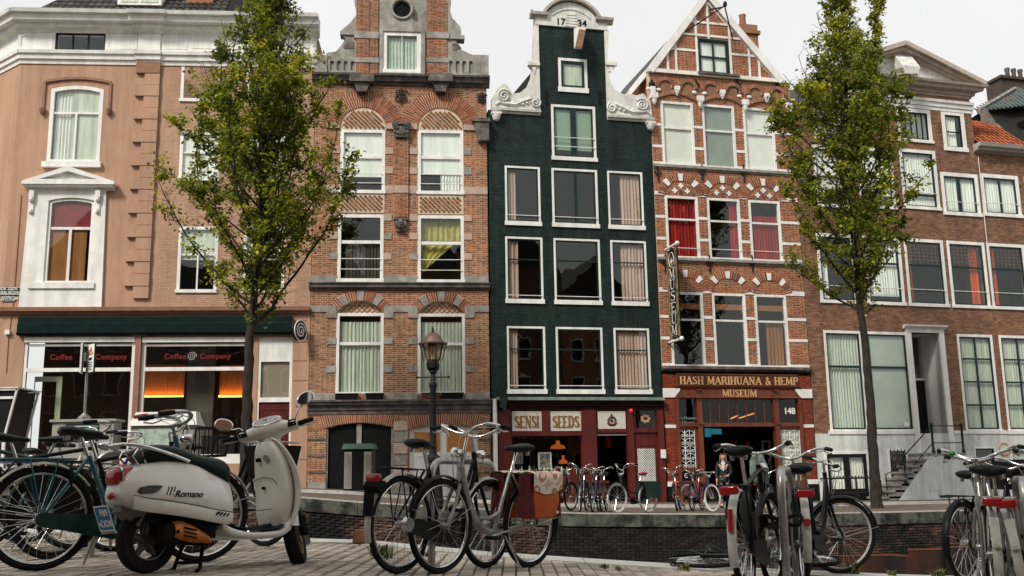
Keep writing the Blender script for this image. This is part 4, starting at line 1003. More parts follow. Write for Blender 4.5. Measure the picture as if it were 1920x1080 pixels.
# ---- shop front
sb = MB(); sb.box(F.u(932,745,.3),UW-.06,-.30,.0,vS-.10,vS); sb.build('shop_cornice', mat('green_cornice',(.10,.16,.12),.6,c2=(.25,.28,.24),ns=4), R)
sb = MB(); mold(sb, F.u(934,750), UW-.06, F.v(1085,769), vS-.1, [(0,.04),(.3,.05),(.35,.1),(.7,.12),(.75,.18),(1,.22)]); sb.build('shop_fascia', M_black if 0 else mat('dark_oxblood',(.035,.008,.007),.45,c2=(.018,.006,.005),ns=3), R)
def post(xa,xb,ya,yb,p=.06,m=M_oxred,nm='shop_post'):
    q = F.r(xa,ya,xb,yb,p); return MB().box(q[0],q[2],-p,.12,q[1],q[3]).build(nm, m, R)
zs0 = gb
def vpost(xa,xb,p=.06):
    ym = 850; u0 = F.u(xa,ym,p); u1 = F.u(xb,ym,p); return MB().box(u0,u1,-p,.14,gb,F.v(1085,769)).build('shop_post', M_oxred, R)
vpost(935,959,.10); vpost(1092,1120,.09); vpost(1178,1190,.07); vpost(1236,1247,.10)
q = F.r(1016,770,1032,812,.05); MB().box(q[0],q[2],-.05,.12,q[1],q[3]).build('shop_post', M_oxred, R)
beam = F.r(959,808,1092,817,.08); MB().box(beam[0],beam[2],-.08,.12,beam[1],beam[3]).build('shop_beam', M_oxred, R)
beam2 = F.r(1120,804,1236,811,.05); MB().box(beam2[0],beam2[2],-.05,.12,beam2[1],beam2[3]).build('shop_beam', M_oxred, R)
q = F.r(959,892,1092,960,.08); MB().box(q[0],q[2],-.085,.14,gb,q[3]).build('shop_stall_riser', M_oxred, R)
board = mat('sign_panel_white', (.56,.53,.46), .6, c2=(.48,.45,.38), ns=5)
for txt,(xa,xb),(la,lb) in (('SENSI',(960,1016),(965,1011)),('SEEDS',(1032,1090),(1036,1086))):
    q = F.r(xa,771,xb,808,.03); s = MB().box(q[0],q[2],-.03,.02,q[1],q[3]).build('sign_panel', board, R)
    ua = F.u(la,790,.03); ub = F.u(lb,790,.03); z0 = F.v(1025,802,.03); z1 = F.v(1025,780,.03)
    t = MB(); serif_text(t, txt, ua, ub, z0, z1, -.031, .014, wt=.26, thin=.10); t.build('lettering', mat('bronze_letter',(.22,.115,.04),.5), s)
q = F.r(1121,771,1173,804,.03); s = MB().box(q[0],q[2],-.03,.02,q[1],q[3]).build('sign_panel', board, R)
lc = ((q[0]+q[2])/2,(q[1]+q[3])/2); t = MB(); brz = mat('bronze_logo',(.07,.03,.02),.5)
t.tube([(lc[0]+.13*cos(2*pi*i/18),-.035,lc[1]-.03+.13*sin(2*pi*i/18)) for i in range(18)], .035, 6, closed=True); t.prism([(lc[0]-.05,lc[1]+.1),(lc[0]+.05,lc[1]+.1),(lc[0],lc[1]+.24)], [], -.045, -.03); t.disc((lc[0],-.035,lc[1]-.03),(0,1,0),.06,12,.012)
t.prism([(lc[0]-.2,lc[1]-.1),(lc[0]-.1,lc[1]-.2),(lc[0]+.1,lc[1]-.2),(lc[0]+.2,lc[1]-.1),(lc[0],lc[1]-.16)], [], -.04, -.03); t.build('logo', brz, s)
# small fanlight with a gilt ornament
q = F.r(1190,767,1229,803,-.02); MB().prism(rectloop(q[0]-.05,q[1]-.05,q[2]+.1,q[3]+.05), [rectloop(*q)], -.04, .1).build('fanlight_frame', M_oxred, R)
MB()._add2(q[0],q[2],.03,q[1],q[3]).build('fanlight_pane', M_glassd, R)
t = MB(); c0 = ((q[0]+q[2])/2+.05,(q[1]+q[3])/2)
for k in range(7): t.ball((c0[0]+.13*cos(k*.9),.12,c0[1]+.1*sin(k*.9)),(.06,.03,.06),7,5)
t.build('gilt_ornament', M_gold, R, smooth=60)
MB().box(q[0],q[2],.4,.42,q[1],q[3]).build('fanlight_back', M_dark, R)
# display window with goods
q = F.r(959,817,1092,892,-.05); sw_ = MB().prism(rectloop(q[0]-.02,q[1],q[2]+.02,q[3]), [rectloop(q[0]+.03,q[1]+.04,q[2]-.03,q[3]-.03)], .0, .1).build('display_window', M_oxred, R)
MB()._add2(q[0]+.03,q[2]-.03,.05,q[1]+.04,q[3]-.03).build('pane', M_glassd, sw_)
MB().box(q[0]-.1,q[2]+.1,.15,1.0,q[1]-.05,q[1]+.02).build('display_shelf', M_wood, R)
# door opening and right door
vd = F.v(1150,813)
q = F.r(1121,814,1177,955,-.05); MB().box(q[0],q[2],-.02,.06,q[3]-.05,q[3]+.0).build('door_head', M_steel, R)
dq = F.r(1192,812,1236,955); do = MB().box(dq[0],dq[2],.02,.08,gb,dq[3]).build('shop_door', M_oxred, R)
mq = F.r(1196,841,1229,905); g = MB(); g.box(mq[0],mq[2],.005,.02,mq[1],mq[3]); g.build('mesh_backing', M_black, do)
g = MB(); s_ = .08
nx = int((mq[2]-mq[0])/s_); nz = int((mq[3]-mq[1])/s_)
for i in range(nx+nz+2):
    for sg in (1,-1):
        x0 = mq[0]+(i-nz)*s_ if sg > 0 else mq[0]+i*s_
        pts = []
        za,zb = mq[1],mq[3]; a = (x0,za); b = (x0+sg*(zb-za),zb)
        t0 = 0; t1 = 1
        for lim,sgn in ((mq[0],1),(mq[2],-1)):
            d_ = (b[0]-a[0])
            if abs(d_) > 1e-6:
                t = (lim-a[0])/d_
                if (d_ > 0) == (sgn > 0): t0 = max(t0,t)
                else: t1 = min(t1,t)
        if t1-t0 > .02: ustroke(g, [(lerp(a[0],b[0],t0),lerp(za,zb,t0)),(lerp(a[0],b[0],t1),lerp(za,zb,t1))], .018, -.004-.002*(sg>0), .004)
g.build('door_mesh', M_white, do)
for (ya,yb) in ((815,836),(912,945)):
    p_ = F.r(1198,ya,1229,yb); MB().prism(rectloop(*p_), [rectloop(p_[0]+.05,p_[1]+.05,p_[2]-.05,p_[3]-.05)], .005, .02).build('door_panel', M_oxred, do)
# white downpipe, entry phone, red lamp
ud = F.u(929,850,.15); dpz = F.v(929,748,.15)
MB().tube([(ud,-.15,gb),(ud,-.15,dpz)], .075, 12).build('downpipe', M_white, R, smooth=40)
q = F.r(1239,843,1248,859,.12); MB().box(q[0],q[2],-.17,-.101,q[1],q[3]).build('entry_phone', M_white, R)
rl = MB(); ru,rv = F.p(1183,770,.09); rl.ball((ru,-.10,rv),.07); rl.build('red_lamp', mat('red_lamp_lens',(.7,.02,.015),.2,emis=(1,.03,.02,.15)), R, smooth=60)
bx = F.r(938,744,952,772,.35); k = MB(); k.hexa([(bx[0],-.42,bx[1]+.15),(bx[2]-.1,-.42,bx[1]),(bx[2]-.1,-.12,bx[1]+.1),(bx[0],-.12,bx[1]+.1),(bx[0],-.42,bx[3]),(bx[2],-.42,bx[3]),(bx[2],-.12,bx[3]),(bx[0],-.12,bx[3])]); k.build('cornice_bracket', M_grbrick, R)
# dark shop room with warm pendant lamps, red cloth in the doorway
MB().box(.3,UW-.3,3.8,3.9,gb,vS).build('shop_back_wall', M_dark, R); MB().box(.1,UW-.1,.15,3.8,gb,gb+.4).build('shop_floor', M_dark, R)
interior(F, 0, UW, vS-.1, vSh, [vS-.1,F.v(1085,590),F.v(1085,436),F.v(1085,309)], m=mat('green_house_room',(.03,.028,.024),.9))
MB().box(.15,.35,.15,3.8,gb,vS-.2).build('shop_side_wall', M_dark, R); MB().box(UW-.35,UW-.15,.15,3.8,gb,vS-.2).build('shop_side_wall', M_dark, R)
lm = mat('lamp_shade_glow', (.9,.35,.08), .6, emis=(1,.22,.03,.12))
for x,y,w_ in ((1046,838,.28),(1056,866,.16)):
    uu,vv = F.p(x,y,-1.6); MB().lathe([(w_,-.06),(w_*.8,.04),(w_*.25,.10),(.06,.22)], (uu,1.6,vv), 16).build('pendant_lamp', lm, R, smooth=60)
uu,vv = F.p(1141,826,-.8); MB().box(uu-.1,uu+.1,.8,.84,vv-.25,vv+.2).build('hanging_cloth', M_cur_r, R)
# neighbours' side walls, roof
MB().box(.02,.3,.35,9,gb,vSh-.05).build('party_wall', M_brickbr, R); MB().box(UW-.3,UW-.06,.35,9,gb,vSh-.05).build('party_wall', M_brickbr, R)
MB().hexa([(.3,.35,vSh-.06),(UW-.3,.35,vSh-.06),(UW-.3,9,vSh-.06),(.3,9,vSh-.06),(nc-.2,.35,vNk-.1),(nc+.2,.35,vNk-.1),(nc+.2,9,vNk-.1),(nc-.2,9,vNk-.1)]).build('roof', M_tile_d, R)
# goods in the display window (each a thing of its own)
sq = F.r(959,817,1092,892,-.05); shelf = sq[1]+.022
def onF(u, y, z): return F.O+F.ex*u+F.ey*y+Vector((0,0,z))
for i,(xa,ya,xb,yb,lab) in enumerate(((961,845,980,870,'small grey framed print standing left in the shop display'),(1009,848,1034,880,'cream framed picture standing in the middle of the shop display'))):
    q = F.r(xa,ya,xb,yb,-.4); w_ = q[2]-q[0]; h_ = q[3]-q[1]
    t = thing('picture_frame', lab, 'picture', onF((q[0]+q[2])/2,.4,shelf), F.yaw)
    lift = max(0,q[1]-shelf); MB().prism(rectloop(-w_/2,lift,w_/2,lift+h_), [rectloop(-w_/2+.05,lift+.05,w_/2-.05,lift+h_-.05)], -.02, .02).build('frame', [M_stone,M_blind][i], t)
    MB().box(-w_/2+.05,w_/2-.05,-.0,.01,lift+.05,lift+h_-.05).build('print', mat('print_art',(.10,.10,.09),.7,c2=(.4,.34,.28),ns=7,mixw=(.45,.6)), t); MB().box(-.02,.02,.02,.3,0,lift+.1).build('easel', M_wood, t)
bt = [MB().lathe([(.03,0),(.032,.12),(.012,.17),(.012,.22)], (0,0,0), 8).mesh('bottle') for _ in range(1)][0]
bcols = [mat('bottle_amber',(.12,.04,.01),.2), mat('bottle_white',(.6,.6,.55),.4), mat('bottle_green',(.02,.10,.05),.2), mat('bottle_red',(.25,.02,.02),.3)]
nm_ = ['amber','white','green','red']
for i in range(26):
    k = random.choice([0,1,1,2,3]); me = bt.copy(); me.materials.append(bcols[k]); o = bpy.data.objects.new('bottle', me); col.objects.link(o)
    o.location = onF(lerp(sq[0]+.08,sq[2]-.1,(i+.5+random.uniform(-.25,.25))/26),random.uniform(.22,.3),shelf); o.rotation_euler = (0,0,F.yaw); sc_ = random.uniform(.9,1.5); o.scale = (sc_,)*3
    tag(o, 'small %s bottle in the row along the shop display shelf' % nm_[k], 'bottle', 'bottles in the shop display')
F3 = F

# =================================================================== museum house, orange brick with white bands
F = Facade(C34, YAW['H4'], 'museum_house', 'orange brick museum house with white stone bands, pointed timbered gable and wooden entrance')
R = F.root; UW = (C45-C34).length; gb = F.base(UW/2)-.5
rows4 = [[(1236,192,1299,311),(1313,197,1376,315),(1390,202,1449,319)],[(1249,369,1310,484),(1329,372,1389,487),(1407,376,1464,490)],[(1262,549,1324,688),(1342,550,1404,688),(1422,552,1483,688)]]
W4 = []
for rw in rows4:
    rr_ = [F.r(*q) for q in rw]; b_ = sum(q[1] for q in rr_)/3; t_ = sum(q[3] for q in rr_)/3
    W4.append([(q[0],b_,q[2],t_) for q in rr_])
# same bay centres on every floor
for k in range(3):
    c_ = sum((W4[i][k][0]+W4[i][k][2])/2 for i in range(3))/3; hw = sum((W4[i][k][2]-W4[i][k][0])/2 for i in range(3))/3
    for i in range(3): W4[i][k] = (c_-hw,W4[i][k][1],c_+hw,W4[i][k][3])
vG = (F.v(1225,136)+F.v(1456,153))/2; vS = (F.v(1270,696)+F.v(1500,696))/2
hol = [rectloop(*q) for rw in W4 for q in rw]
brick_wall(F, rectloop(.0,vS,UW-.05,vG), hol, M_brickor, M_mortar, L=.19)
for i in range(3):
    for k in range(3):
        cur = [[(('b',0,1,M_blind,0,1),),(('b',0,1,M_blindg,0,1),),(('b',0,1,M_blind,0,1),)],
               [(('c',0,1,M_cur_r,.0,1),),(('c',.72,1,M_cur_r,0,1),),(('c',0,1,M_cur_r,0,.78),)],
               [(('b',0,1,M_cur_br,.80,.88),),(('b',0,1,M_cur_br,.80,.88),),(('b',0,1,M_cur_br,.80,.88),('c',.35,.95,M_cur_br,0,.66))]][i][k]
        win(F, W4[i][k], fw=.09, hb=(.64 if i else .60,), hbw=.07, sill=.06, rails=(.14,) if i == 1 else (), cur=cur)
# white stone bands on the brick piers
edges = [0.0]+[e for k in range(3) for e in (W4[0][k][0],W4[0][k][2])]+[UW-.05]
for i in range(3):
    for f in ((.28,.62),(.30,.65),(.37,.66))[i]:
        z = lerp(W4[i][0][1],W4[i][0][3],f)
        for a,b in zip(edges[::2],edges[1::2]):
            MB().box(a+.001,b-.001,-.022,.02,z-.045,z+.055).build('white_band', M_white, R)
for i in range(3):
    z = W4[i][0][3]
    if i: 
        for a,b in zip(edges[::2],edges[1::2]): MB().box(a+.001,b-.001,-.03,.02,z+.01 if i == 1 else z-.02,z+.14).build('impost_band', M_white, R)
# sills as continuous stone courses
for i,(p,m) in enumerate(((.10,M_stone),(.12,M_stone),(.16,M_dstone))):
    z = W4[i][0][1]; b = MB(); mold(b, -.01, UW-.03, z-.16, z-.001, [(0,.03),(.3,.05),(.4,p),(1,p)]); b.build('sill_course', m, R)
    for a,b_ in zip(edges[::2],edges[1::2]): MB().box(a+.001,b_-.001,-.03,.02,z+.0,z+.10).build('white_band', M_white, R)
# relieving arches
for i in (1,2):
    for k in range(3):
        q = W4[i][k]; c_ = (q[0]+q[2])/2; hw = (q[2]-q[0])/2; vs = q[3]+.02
        rise = hw*.88 if i == 1 else hw*.82
        Rr = (hw*hw+rise*rise)/(2*rise); cz = vs+rise-Rr; a = math.atan2(hw, Rr-rise) if rise < Rr else pi/2
        n = 26
        voussoirs(F, c_, cz, Rr, Rr+.26, -a, a, n, M_arch, M_mortar, proud=.035, keys=((5,7),(12,14),(19,21)), keymat=M_white)
        if i == 1:
            for kx,kz in ((-.38,.22),(.38,.22),(0,.56)):
                x = c_+kx*hw; z = vs+kz*rise+.05; MB().prism([(x-.035,z-.1),(x+.035,z-.1),(x+.035,z-.035),(x+.1,z-.035),(x+.1,z+.035),(x+.035,z+.035),(x+.035,z+.1),(x-.035,z+.1),(x-.035,z+.035),(x-.1,z+.035),(x-.1,z-.035),(x-.035,z-.035)], [], -.035, 0).build('white_cross', M_white, R)
            for kx in (-.38,.38): voussoirs(F, c_+kx*hw, vs+.02, hw*.30, hw*.48, -pi/2, pi/2, 13, M_arch, M_mortar, proud=.022)
# wall anchors with trident ends
for y,xs in ((330,(1233,1316,1394)),(500,(1247,1330,1410)),(168,(1222,1304,1382,1459))):
    for x in xs:
        uu,vv = F.p(x,y); t = MB(); h = .42 if y > 200 else .3
        ustroke(t, [(uu,vv-h*.5),(uu,vv+h)], .04, -.07, -.03)
        for s in (-1,1): ustroke(t, [(uu,vv+.02),(uu+s*.11,vv+.1),(uu+s*.12,vv+.2)], .03, -.065, -.035)
        if y < 200: t.ball((uu,-.06,vv+h),(.05,.04,.1),7,6); t.ball((uu-.08,-.06,vv+h*.7),(.04,.03,.07),6,5); t.ball((uu+.08,-.06,vv+h*.7),(.04,.03,.07),6,5)
        t.build('wall_anchor', M_iron, R)
# corbelled arch frieze
zt = vG-.06; fw_ = UW-.05
for k in range(3):
    for h_ in (0,1):
        c_ = lerp(.12,fw_-.12,(k*2+h_+.5)/6); r = (fw_-.24)/12*.86
        voussoirs(F, c_, zt-.52, r-.13, r, -pi/2, pi/2, 13, M_arch, M_mortar, proud=.10)
        MB().prism(archloop(c_-r+.13,zt-.75,c_+r-.13,zt-.52+r-.14,r-.131), [], -.035, .0).build('arch_recess', M_brickbr, R)
    c2 = lerp(.12,fw_-.12,(k+.5)/3); hw = (fw_-.24)/6
    rise=.30; Rr = (hw*hw+rise*rise)/(2*rise)
    voussoirs(F, c2, zt-.66-Rr+.02, Rr-.12, Rr+.02, -math.asin(hw/Rr)*.9, math.asin(hw/Rr)*.9, 26, M_arch, M_mortar, proud=.08)
    t = MB(); zc = zt-.56; t.box(c2-.1,c2+.1,-.16,0,zc-.06,zc+.09); t.lathe([(.03,-.2),(.08,-.1),(.1,0)], (c2,-.08,zc-.06), 8); t.build('white_corbel', M_white, R)
for k in range(4):
    c2 = lerp(.12,fw_-.12,k/3); t = MB(); zc = zt-.98
    t.box(c2-.13,c2+.13,-.16,0,zc+.0,zc+.2); t.lathe([(.02,-.26),(.07,-.18),(.11,-.02),(.12,0)], (c2,-.08,zc), 8); t.build('white_corbel', M_white, R)
    for s in (-1,1): MB().ball((c2+s*.2,-.06,zc+.34),(.10,.05,.07),8,6).build('white_corbel', M_white, R, smooth=60)
# gable
ap = F.p(1324,-4); gl = F.u(1222,134); gr = F.u(1459,154); 
tri = [(gl,vG+.06),(gr,vG+.06),(ap[0],ap[1])]
gw = F.r(1309,74,1367,139)
brick_wall(F, [(gl+.15,vG+.06),(gr-.15,vG+.06),(ap[0],ap[1]-.15)], [rectloop(*gw)], M_brickor, M_mortar, L=.19, name='gable_wall')
bb = MB()
for s,e in ((gl-.1,-1),(gr+.1,1)):
    ustroke(bb, [(s,vG+.0),(ap[0],ap[1]+.12)], .26, -.14, .02)
bb.prism([(ap[0]-.28,ap[1]-.12),(ap[0]+.28,ap[1]-.12),(ap[0],ap[1]+.3)], [], -.143, .02)
bb.build('bargeboard', M_white, R); b = MB(); b.box(gl-.2,gr+.2,-.12,.02,vG-.04,vG+.1); b.build('gable_base', M_white, R)
grid = MB(); 
def inside(x, z): return tri[0][0] < x < tri[1][0] and z < lerp(vG,ap[1],min((x-gl)/(ap[0]-gl),(gr-x)/(gr-ap[0])))
tw = .085
for f in (.165,.27): 
    for s in (0,1):
        x = lerp(gl,ap[0],f*1.36+.05) if s == 0 else lerp(gr,ap[0],f*1.36+.05)
        zt_ = lerp(vG,ap[1],(x-gl)/(ap[0]-gl) if s == 0 else (gr-x)/(gr-ap[0])); grid.box(x-tw/2,x+tw/2,-.03,0,vG+.1,zt_)
for x in (gw[0]-.05,gw[2]+.05):
    zt_ = lerp(vG,ap[1],(x-gl)/(ap[0]-gl) if x < ap[0] else (gr-x)/(gr-ap[0])); grid.box(x-tw/2,x+tw/2,-.032,0,vG+.1,zt_)
grid.box(ap[0]-tw/2,ap[0]+tw/2,-.034,0,gw[3],ap[1])
for y in (44,68,98):
    z = F.v(1330,y); f = (z-vG)/(ap[1]-vG); x0 = lerp(gl,ap[0],f); x1 = lerp(gr,ap[0],f)
    if z < gw[3]: grid.box(x0,gw[0],-.036,0,z-tw/2,z+tw/2); grid.box(gw[2],x1,-.036,0,z-tw/2,z+tw/2)
    else: grid.box(x0,x1,-.036,0,z-tw/2,z+tw/2)
grid.build('gable_timber', M_white, R)
win(F, gw, fw=.07, fm=M_green, sm=M_green, sw=.05, vb=(.5,), hb=(.5,), hbw=.06, cur=(('b',0,1,M_cur_w,0,1),))
b = MB(); b.box(gw[0]-.1,gw[2]+.3,-.2,.0,gw[1]-.09,gw[1]-.01); b.build('gable_window_sill', M_dstone, R)
q = (ap[0]+.1,F.v(1330,52)); ir = MB()
ir.tube([(q[0]-.05,-.05,ap[1]-.5),(q[0]+.05,-1.0,q[1]+.35)], .03, 6); ir.tube([(q[0]-1.0,-.05,gw[3]+.2),(q[0]+.15,-1.05,q[1]+.42)], .025, 6); ir.tube([(q[0]+.85,-.05,gw[3]+.1),(q[0]+.1,-1.05,q[1]+.42)], .025, 6); ir.ball((q[0]+.1,-1.1,q[1]+.42),(.07,.1,.12)); ir.build('hoist_iron', M_iron, R)
# roof behind gable, chimney, gutter end
MB().hexa([(gl+.1,.3,vG),(gr-.1,.3,vG),(gr-.1,9,vG),(gl+.1,9,vG),(ap[0]-.03,.3,ap[1]-.05),(ap[0]+.03,.3,ap[1]-.05),(ap[0]+.03,9,ap[1]-.05),(ap[0]-.03,9,ap[1]-.05)]).build('roof', M_tile_d, R)
cq = F.r(1389,45,1412,110,-4.5); ch = MB(); ch.box(cq[0],cq[2]+.25,4.5,5.2,cq[1]-1.5,cq[3]); ch.box(cq[0]-.08,cq[2]+.33,4.4,5.3,cq[3]-.45,cq[3]-.3); cho = ch.build('chimney', M_brickbr, R); MB().lathe([(.16,0),(.13,.4),(.16,.55)], (cq[0]+.3,4.8,cq[3]-.01), 10).build('chimney_pot', M_brickbr, cho, smooth=40)
gu = MB(); gu.hexa([(-.75,.5,vG-1.0),(.0,.3,vG-.05),(.0,1.0,vG-.05),(-.75,1.2,vG-1.0),(-.75,.5,vG-.75),(.0,.3,vG+.2),(.0,1.0,vG+.2),(-.75,1.2,vG-.75)]); gu.build('side_gutter', M_white, R)
b = MB(); b.box(-.02,.16,-.14,.1,vG-1.05,vG-.62); b.build('white_corbel', M_white, R)
# ---- ground floor
p0 = F.u(1268,820); p1 = F.u(1506,820); zgt = vS-.16
glz = mat('red_glazed_brick',(.28,.055,.022),.6,c2=(.17,.035,.016),ns=1.5,island=.3); zhd = F.v(1390,704)
brick_wall(F, rectloop(0,gb,p0,zgt), [], glz, M_oxred, L=.19, name='pier_wall'); brick_wall(F, rectloop(p1,gb,UW-.05,zgt), [], glz, M_oxred, L=.19, name='pier_wall')
brick_wall(F, rectloop(p0+.001,F.v(1390,726),p1-.001,zgt), [], glz, M_oxred, L=.19, name='pier_wall')
for (ua,ub,s) in ((0,p0,1),(p1,UW-.05,-1)):
    z0 = F.v(1390,746); z1 = F.v(1390,729); 
    pts = [(ua-.01,z0),(ub-.0,z0),(ub+.20,z1-.06),(ub+.20,z1),(ua-.01,z1)] if s > 0 else [(ua-.20,z1-.06),(ua,z0),(ub+.01,z0),(ub+.01,z1),(ua-.20,z1)]
    MB().prism(pts, [], -.05, .05).build('stone_bracket', M_white, R)
    for yy in (796,): MB().box(ua+.0,ub-.0,-.022,.02,F.v(1390,yy+6),F.v(1390,yy)).build('white_band', M_white, R)
    MB().box(ua-.005,ub+.005,-.05,.02,F.v(1390,907)-.05,F.v(1390,901)).build('white_band', M_white, R); MB().box(ua-.01,ub+.01,-.06,.05,gb,F.v(1390,907)-.05).build('pier_base', M_blackm, R)
q = F.r(1270,703,1495,725,.06); sb = MB().box(q[0],q[2],-.06,.0,q[1],q[3]).build('sign_board', M_signwood, R)
MB().prism(rectloop(q[0]-.03,q[1]-.03,q[2]+.03,q[3]+.03), [rectloop(q[0]+.005,q[1]+.005,q[2]-.005,q[3]-.005)], -.075, .0).build('sign_moulding', M_wood, sb)
t = MB(); serif_text(t, 'HASH MARIHUANA & HEMP', F.u(1274,714,.06), F.u(1496,714,.06), F.v(1385,721,.06), F.v(1385,707,.06), -.061, .02, wt=.20, thin=.10); t.build('lettering', M_gold, sb)
z1 = F.v(1390,725.5); z2 = F.v(1390,747)
hd = MB(); hd.box(p0,p1,-.02,.14,z2,z1); mold(hd, p0, p1, z1-.1, z1-.001, [(0,.03),(.5,.06),(1,.10)]); mold(hd, p0, p1, z2-.02, z2+.06, [(0,.03),(.5,.07),(1,.05)]); hdo = hd.build('entrance_head', M_wood, R)
t = MB(); serif_text(t, 'MUSEUM', F.u(1354,737,.03), F.u(1419,737,.03), F.v(1387,744,.03), F.v(1387,731,.03), -.024, .02, wt=.20, thin=.10); t.build('lettering', M_gold, hdo)
m0 = F.u(1315,820,.08); m1 = F.u(1460,820,.08)
for x,w_ in ((m0,.17),(m1,.17),(p0+.06,.12),(p1-.06,.12)):
    MB().box(x-w_/2,x+w_/2,-.07,.14,gb,z2-.022).build('entrance_post', M_wood, R)
for x in (m0,m1):
    MB().box(x-.12,x+.12,-.16,-.07,z2+.0,z2+.12).build('post_capital', M_wood, R); MB().box(x-.1,x+.1,-.12,-.07,z2-.9,z2-.82).build('post_band', M_wood, R); MB().box(x-.1,x+.1,-.13,-.02,z1-.14,z1-.1).build('post_block', M_wood, R)
zb = F.v(1390,796)
for ua,ub in ((p0+.12,m0-.085),(m0+.085,m1-.085),(m1+.085,p1-.12)): MB().box(ua,ub,-.05,.14,zb-.07,zb+.06).build('transom_beam', M_wood, R)
MB()._add2(p0+.12,p1-.12,.05,zb+.06,z2-.03).build('transom_pane', M_glassd, R)
g = MB()
for k in range(1,8): x = lerp(m0+.085,m1-.085,k/8); g.box(x-.012,x+.012,.03,.06,zb+.06,z2-.03)
g.build('glazing_bar', M_wood, R)
text_obj('house_number','148',M_white,R,(F.u(1481,771),.028,F.v(1481,771)),.30,depth=.004,bold=.009)
text_obj('window_lettering','Hash Museum\n& Library',M_blindg,R,(F.u(1287,788),.03,F.v(1287,788)),.15,depth=.002)
# doors with scroll grilles
for (xa,xb),bk in (((1267,1307),M_black),((1465,1505),M_cur_g)):
    q = F.r(xa,806,xb,955,-.02); ua = q[0]; ub = q[2]; zt_ = zb-.07; gz0 = F.v((xa+xb)/2,878)
    d = MB().prism(rectloop(ua-.12,gb,ub+.12,zt_), [rectloop(ua+.03,gz0,ub-.03,zt_-.12),rectloop(ua+.05,gz0-.42,ub-.05,gz0-.1)], .02, .09).build('museum_door', M_wood, R)
    MB().box(ua,ub,.07,.08,gz0-.45,zt_-.1).build('door_glass', bk, d)
    gr = MB(); w_ = (ub-ua-.06)/4; x0 = ua+.03; n = 5; h = (zt_-.12-gz0)/n
    for k in range(5): gr.tube([(x0+w_*k,.03,gz0),(x0+w_*k,.03,zt_-.12)], .010 if k%2 else .014, 5)
    for r_ in range(n):
        zc = gz0+h*r_
        for k in (1,3):
            cx_ = x0+w_*k
            gr.tube([(cx_+w_*cos(a_),.03,zc+.35*h+h*.6*sin(a_)) for a_ in [pi*i/8 for i in range(9)]], .010, 5)
            for s in (-1,1): gr.tube([(p[0],.03,p[1]) for p in spiral(cx_+s*w_*.5,zc+h*.25,w_*.36,1.5,14,s)], .009, 5)
    gr.tube([(p[0],.03,p[1]) for p in spiral((ua+ub)/2,gz0-.26,.1,1.6,16)], .01, 5)
    gr.build('scroll_grille', M_white, d)
# dark museum hall, blue screen, red lights, woman's doorway floor
MB().box(p0,p1,4.2,4.3,gb,z1).build('hall_back_wall', M_dark, R); MB().box(p0-.1,p0+.0,.3,4.2,gb,z1).build('hall_side_wall', M_dark, R); MB().box(p1,p1+.1,.3,4.2,gb,z1).build('hall_side_wall', M_dark, R)
MB().box(p0,p1,.0,4.2,gb,F.base(UW/2)+.0).build('hall_floor', M_stone, R)
MB().box(p0,p1,.15,4.2,z2,z2+.1).build('hall_ceiling', M_dark, R)
sc1 = mat('blue_screen', (.02,.2,.25), .4, emis=(.05,.45,.6,.08))
for (xa,ya,xb,yb) in ((1322,803,1333,819),(1334,804,1353,814)):
    q = F.r(xa,ya,xb,yb,-1.0); MB().box(q[0],q[2],1.0,1.05,q[1],q[3]).build('screen', sc1, R)
for x in (1379,1402):
    uu,vv = F.p(x,834,-2); MB().lathe([(.05,-.15),(.06,0),(.05,.15)], (uu,2,vv), 8).build('red_light', mat('dim_red_lens',(.25,.01,.01),.4), R)
q = F.r(1430,826,1446,880,-2.2); MB().prism(rectloop(*q), [rectloop(q[0]+.06,q[1],q[2]-.06,q[3]-.06)], 2.2, 2.25).build('inner_door_frame', M_stone, R)
st = MB()
for a,b in (((1370,785),(1384,779)),((1386,784),(1414,775))): st.tube([(F.u(*a,-.7),.7,F.v(*a,-.7)),(F.u(*b,-.7),.7,F.v(*b,-.7))], .025, 6)
st.build('tube_light', mat('warm_tube',(1,.5,.2),.5,emis=(1,.33,.10,.35)), R)
interior(F, 0, UW, vS, vG, [F.v(1390,335),F.v(1390,505),vS-.05])
MB().box(.03,.3,.35,9,gb,vG-.1).build('party_wall', M_brickor, R); MB().box(UW-.3,UW-.06,.35,9,gb,vG-.1).build('party_wall', M_brickor, R)
# projecting banner sign
bx0 = F.u(1262,560,.55); za = F.v(1262,462,.55); zb_ = F.v(1266,640,.55)
bn = thing('banner_sign', 'tall black MUSEUM banner with leaf emblem hanging on bracket arms off the museum', 'sign', onF(0,0,0)*0+F.O+F.ex*bx0+Vector((0,0,zb_)), F.yaw)
H_ = za-zb_; Mb = Matrix.Translation((0,-.62,0))@Matrix.Rotation(RAD(-90),4,'Z')
MB(Mb).box(-.46,.46,-.025,.025,.12,H_-.12).build('banner', M_black, bn)
art = mat('banner_art', (.30,.17,.08), .8, c2=(.04,.06,.03), ns=4, mixw=(.42,.58)); 
MB(Mb).box(-.46,-.25,-.029,-.0255,.12,H_-.12).build('banner_border', art, bn); MB(Mb).box(.25,.46,-.029,-.0255,.12,H_-.12).build('banner_border', art, bn)
t = MB(Mb); n = 6; lh = (H_-.95)/n
for i,c_ in enumerate('MUSEUM'):
    z1_ = H_-.80-i*lh; w_ = SERIF[c_][0]; serif_text(t, c_, -.24, .24, z1_-lh*.86, z1_, -.03, .004, wt=.14, thin=.07)
t.build('lettering', M_white, bn)
t = MB(Mb); t.tube([(.21*cos(2*pi*i/20),-.03,H_-.5+.26*sin(2*pi*i/20)) for i in range(20)], .014, 5, closed=True)
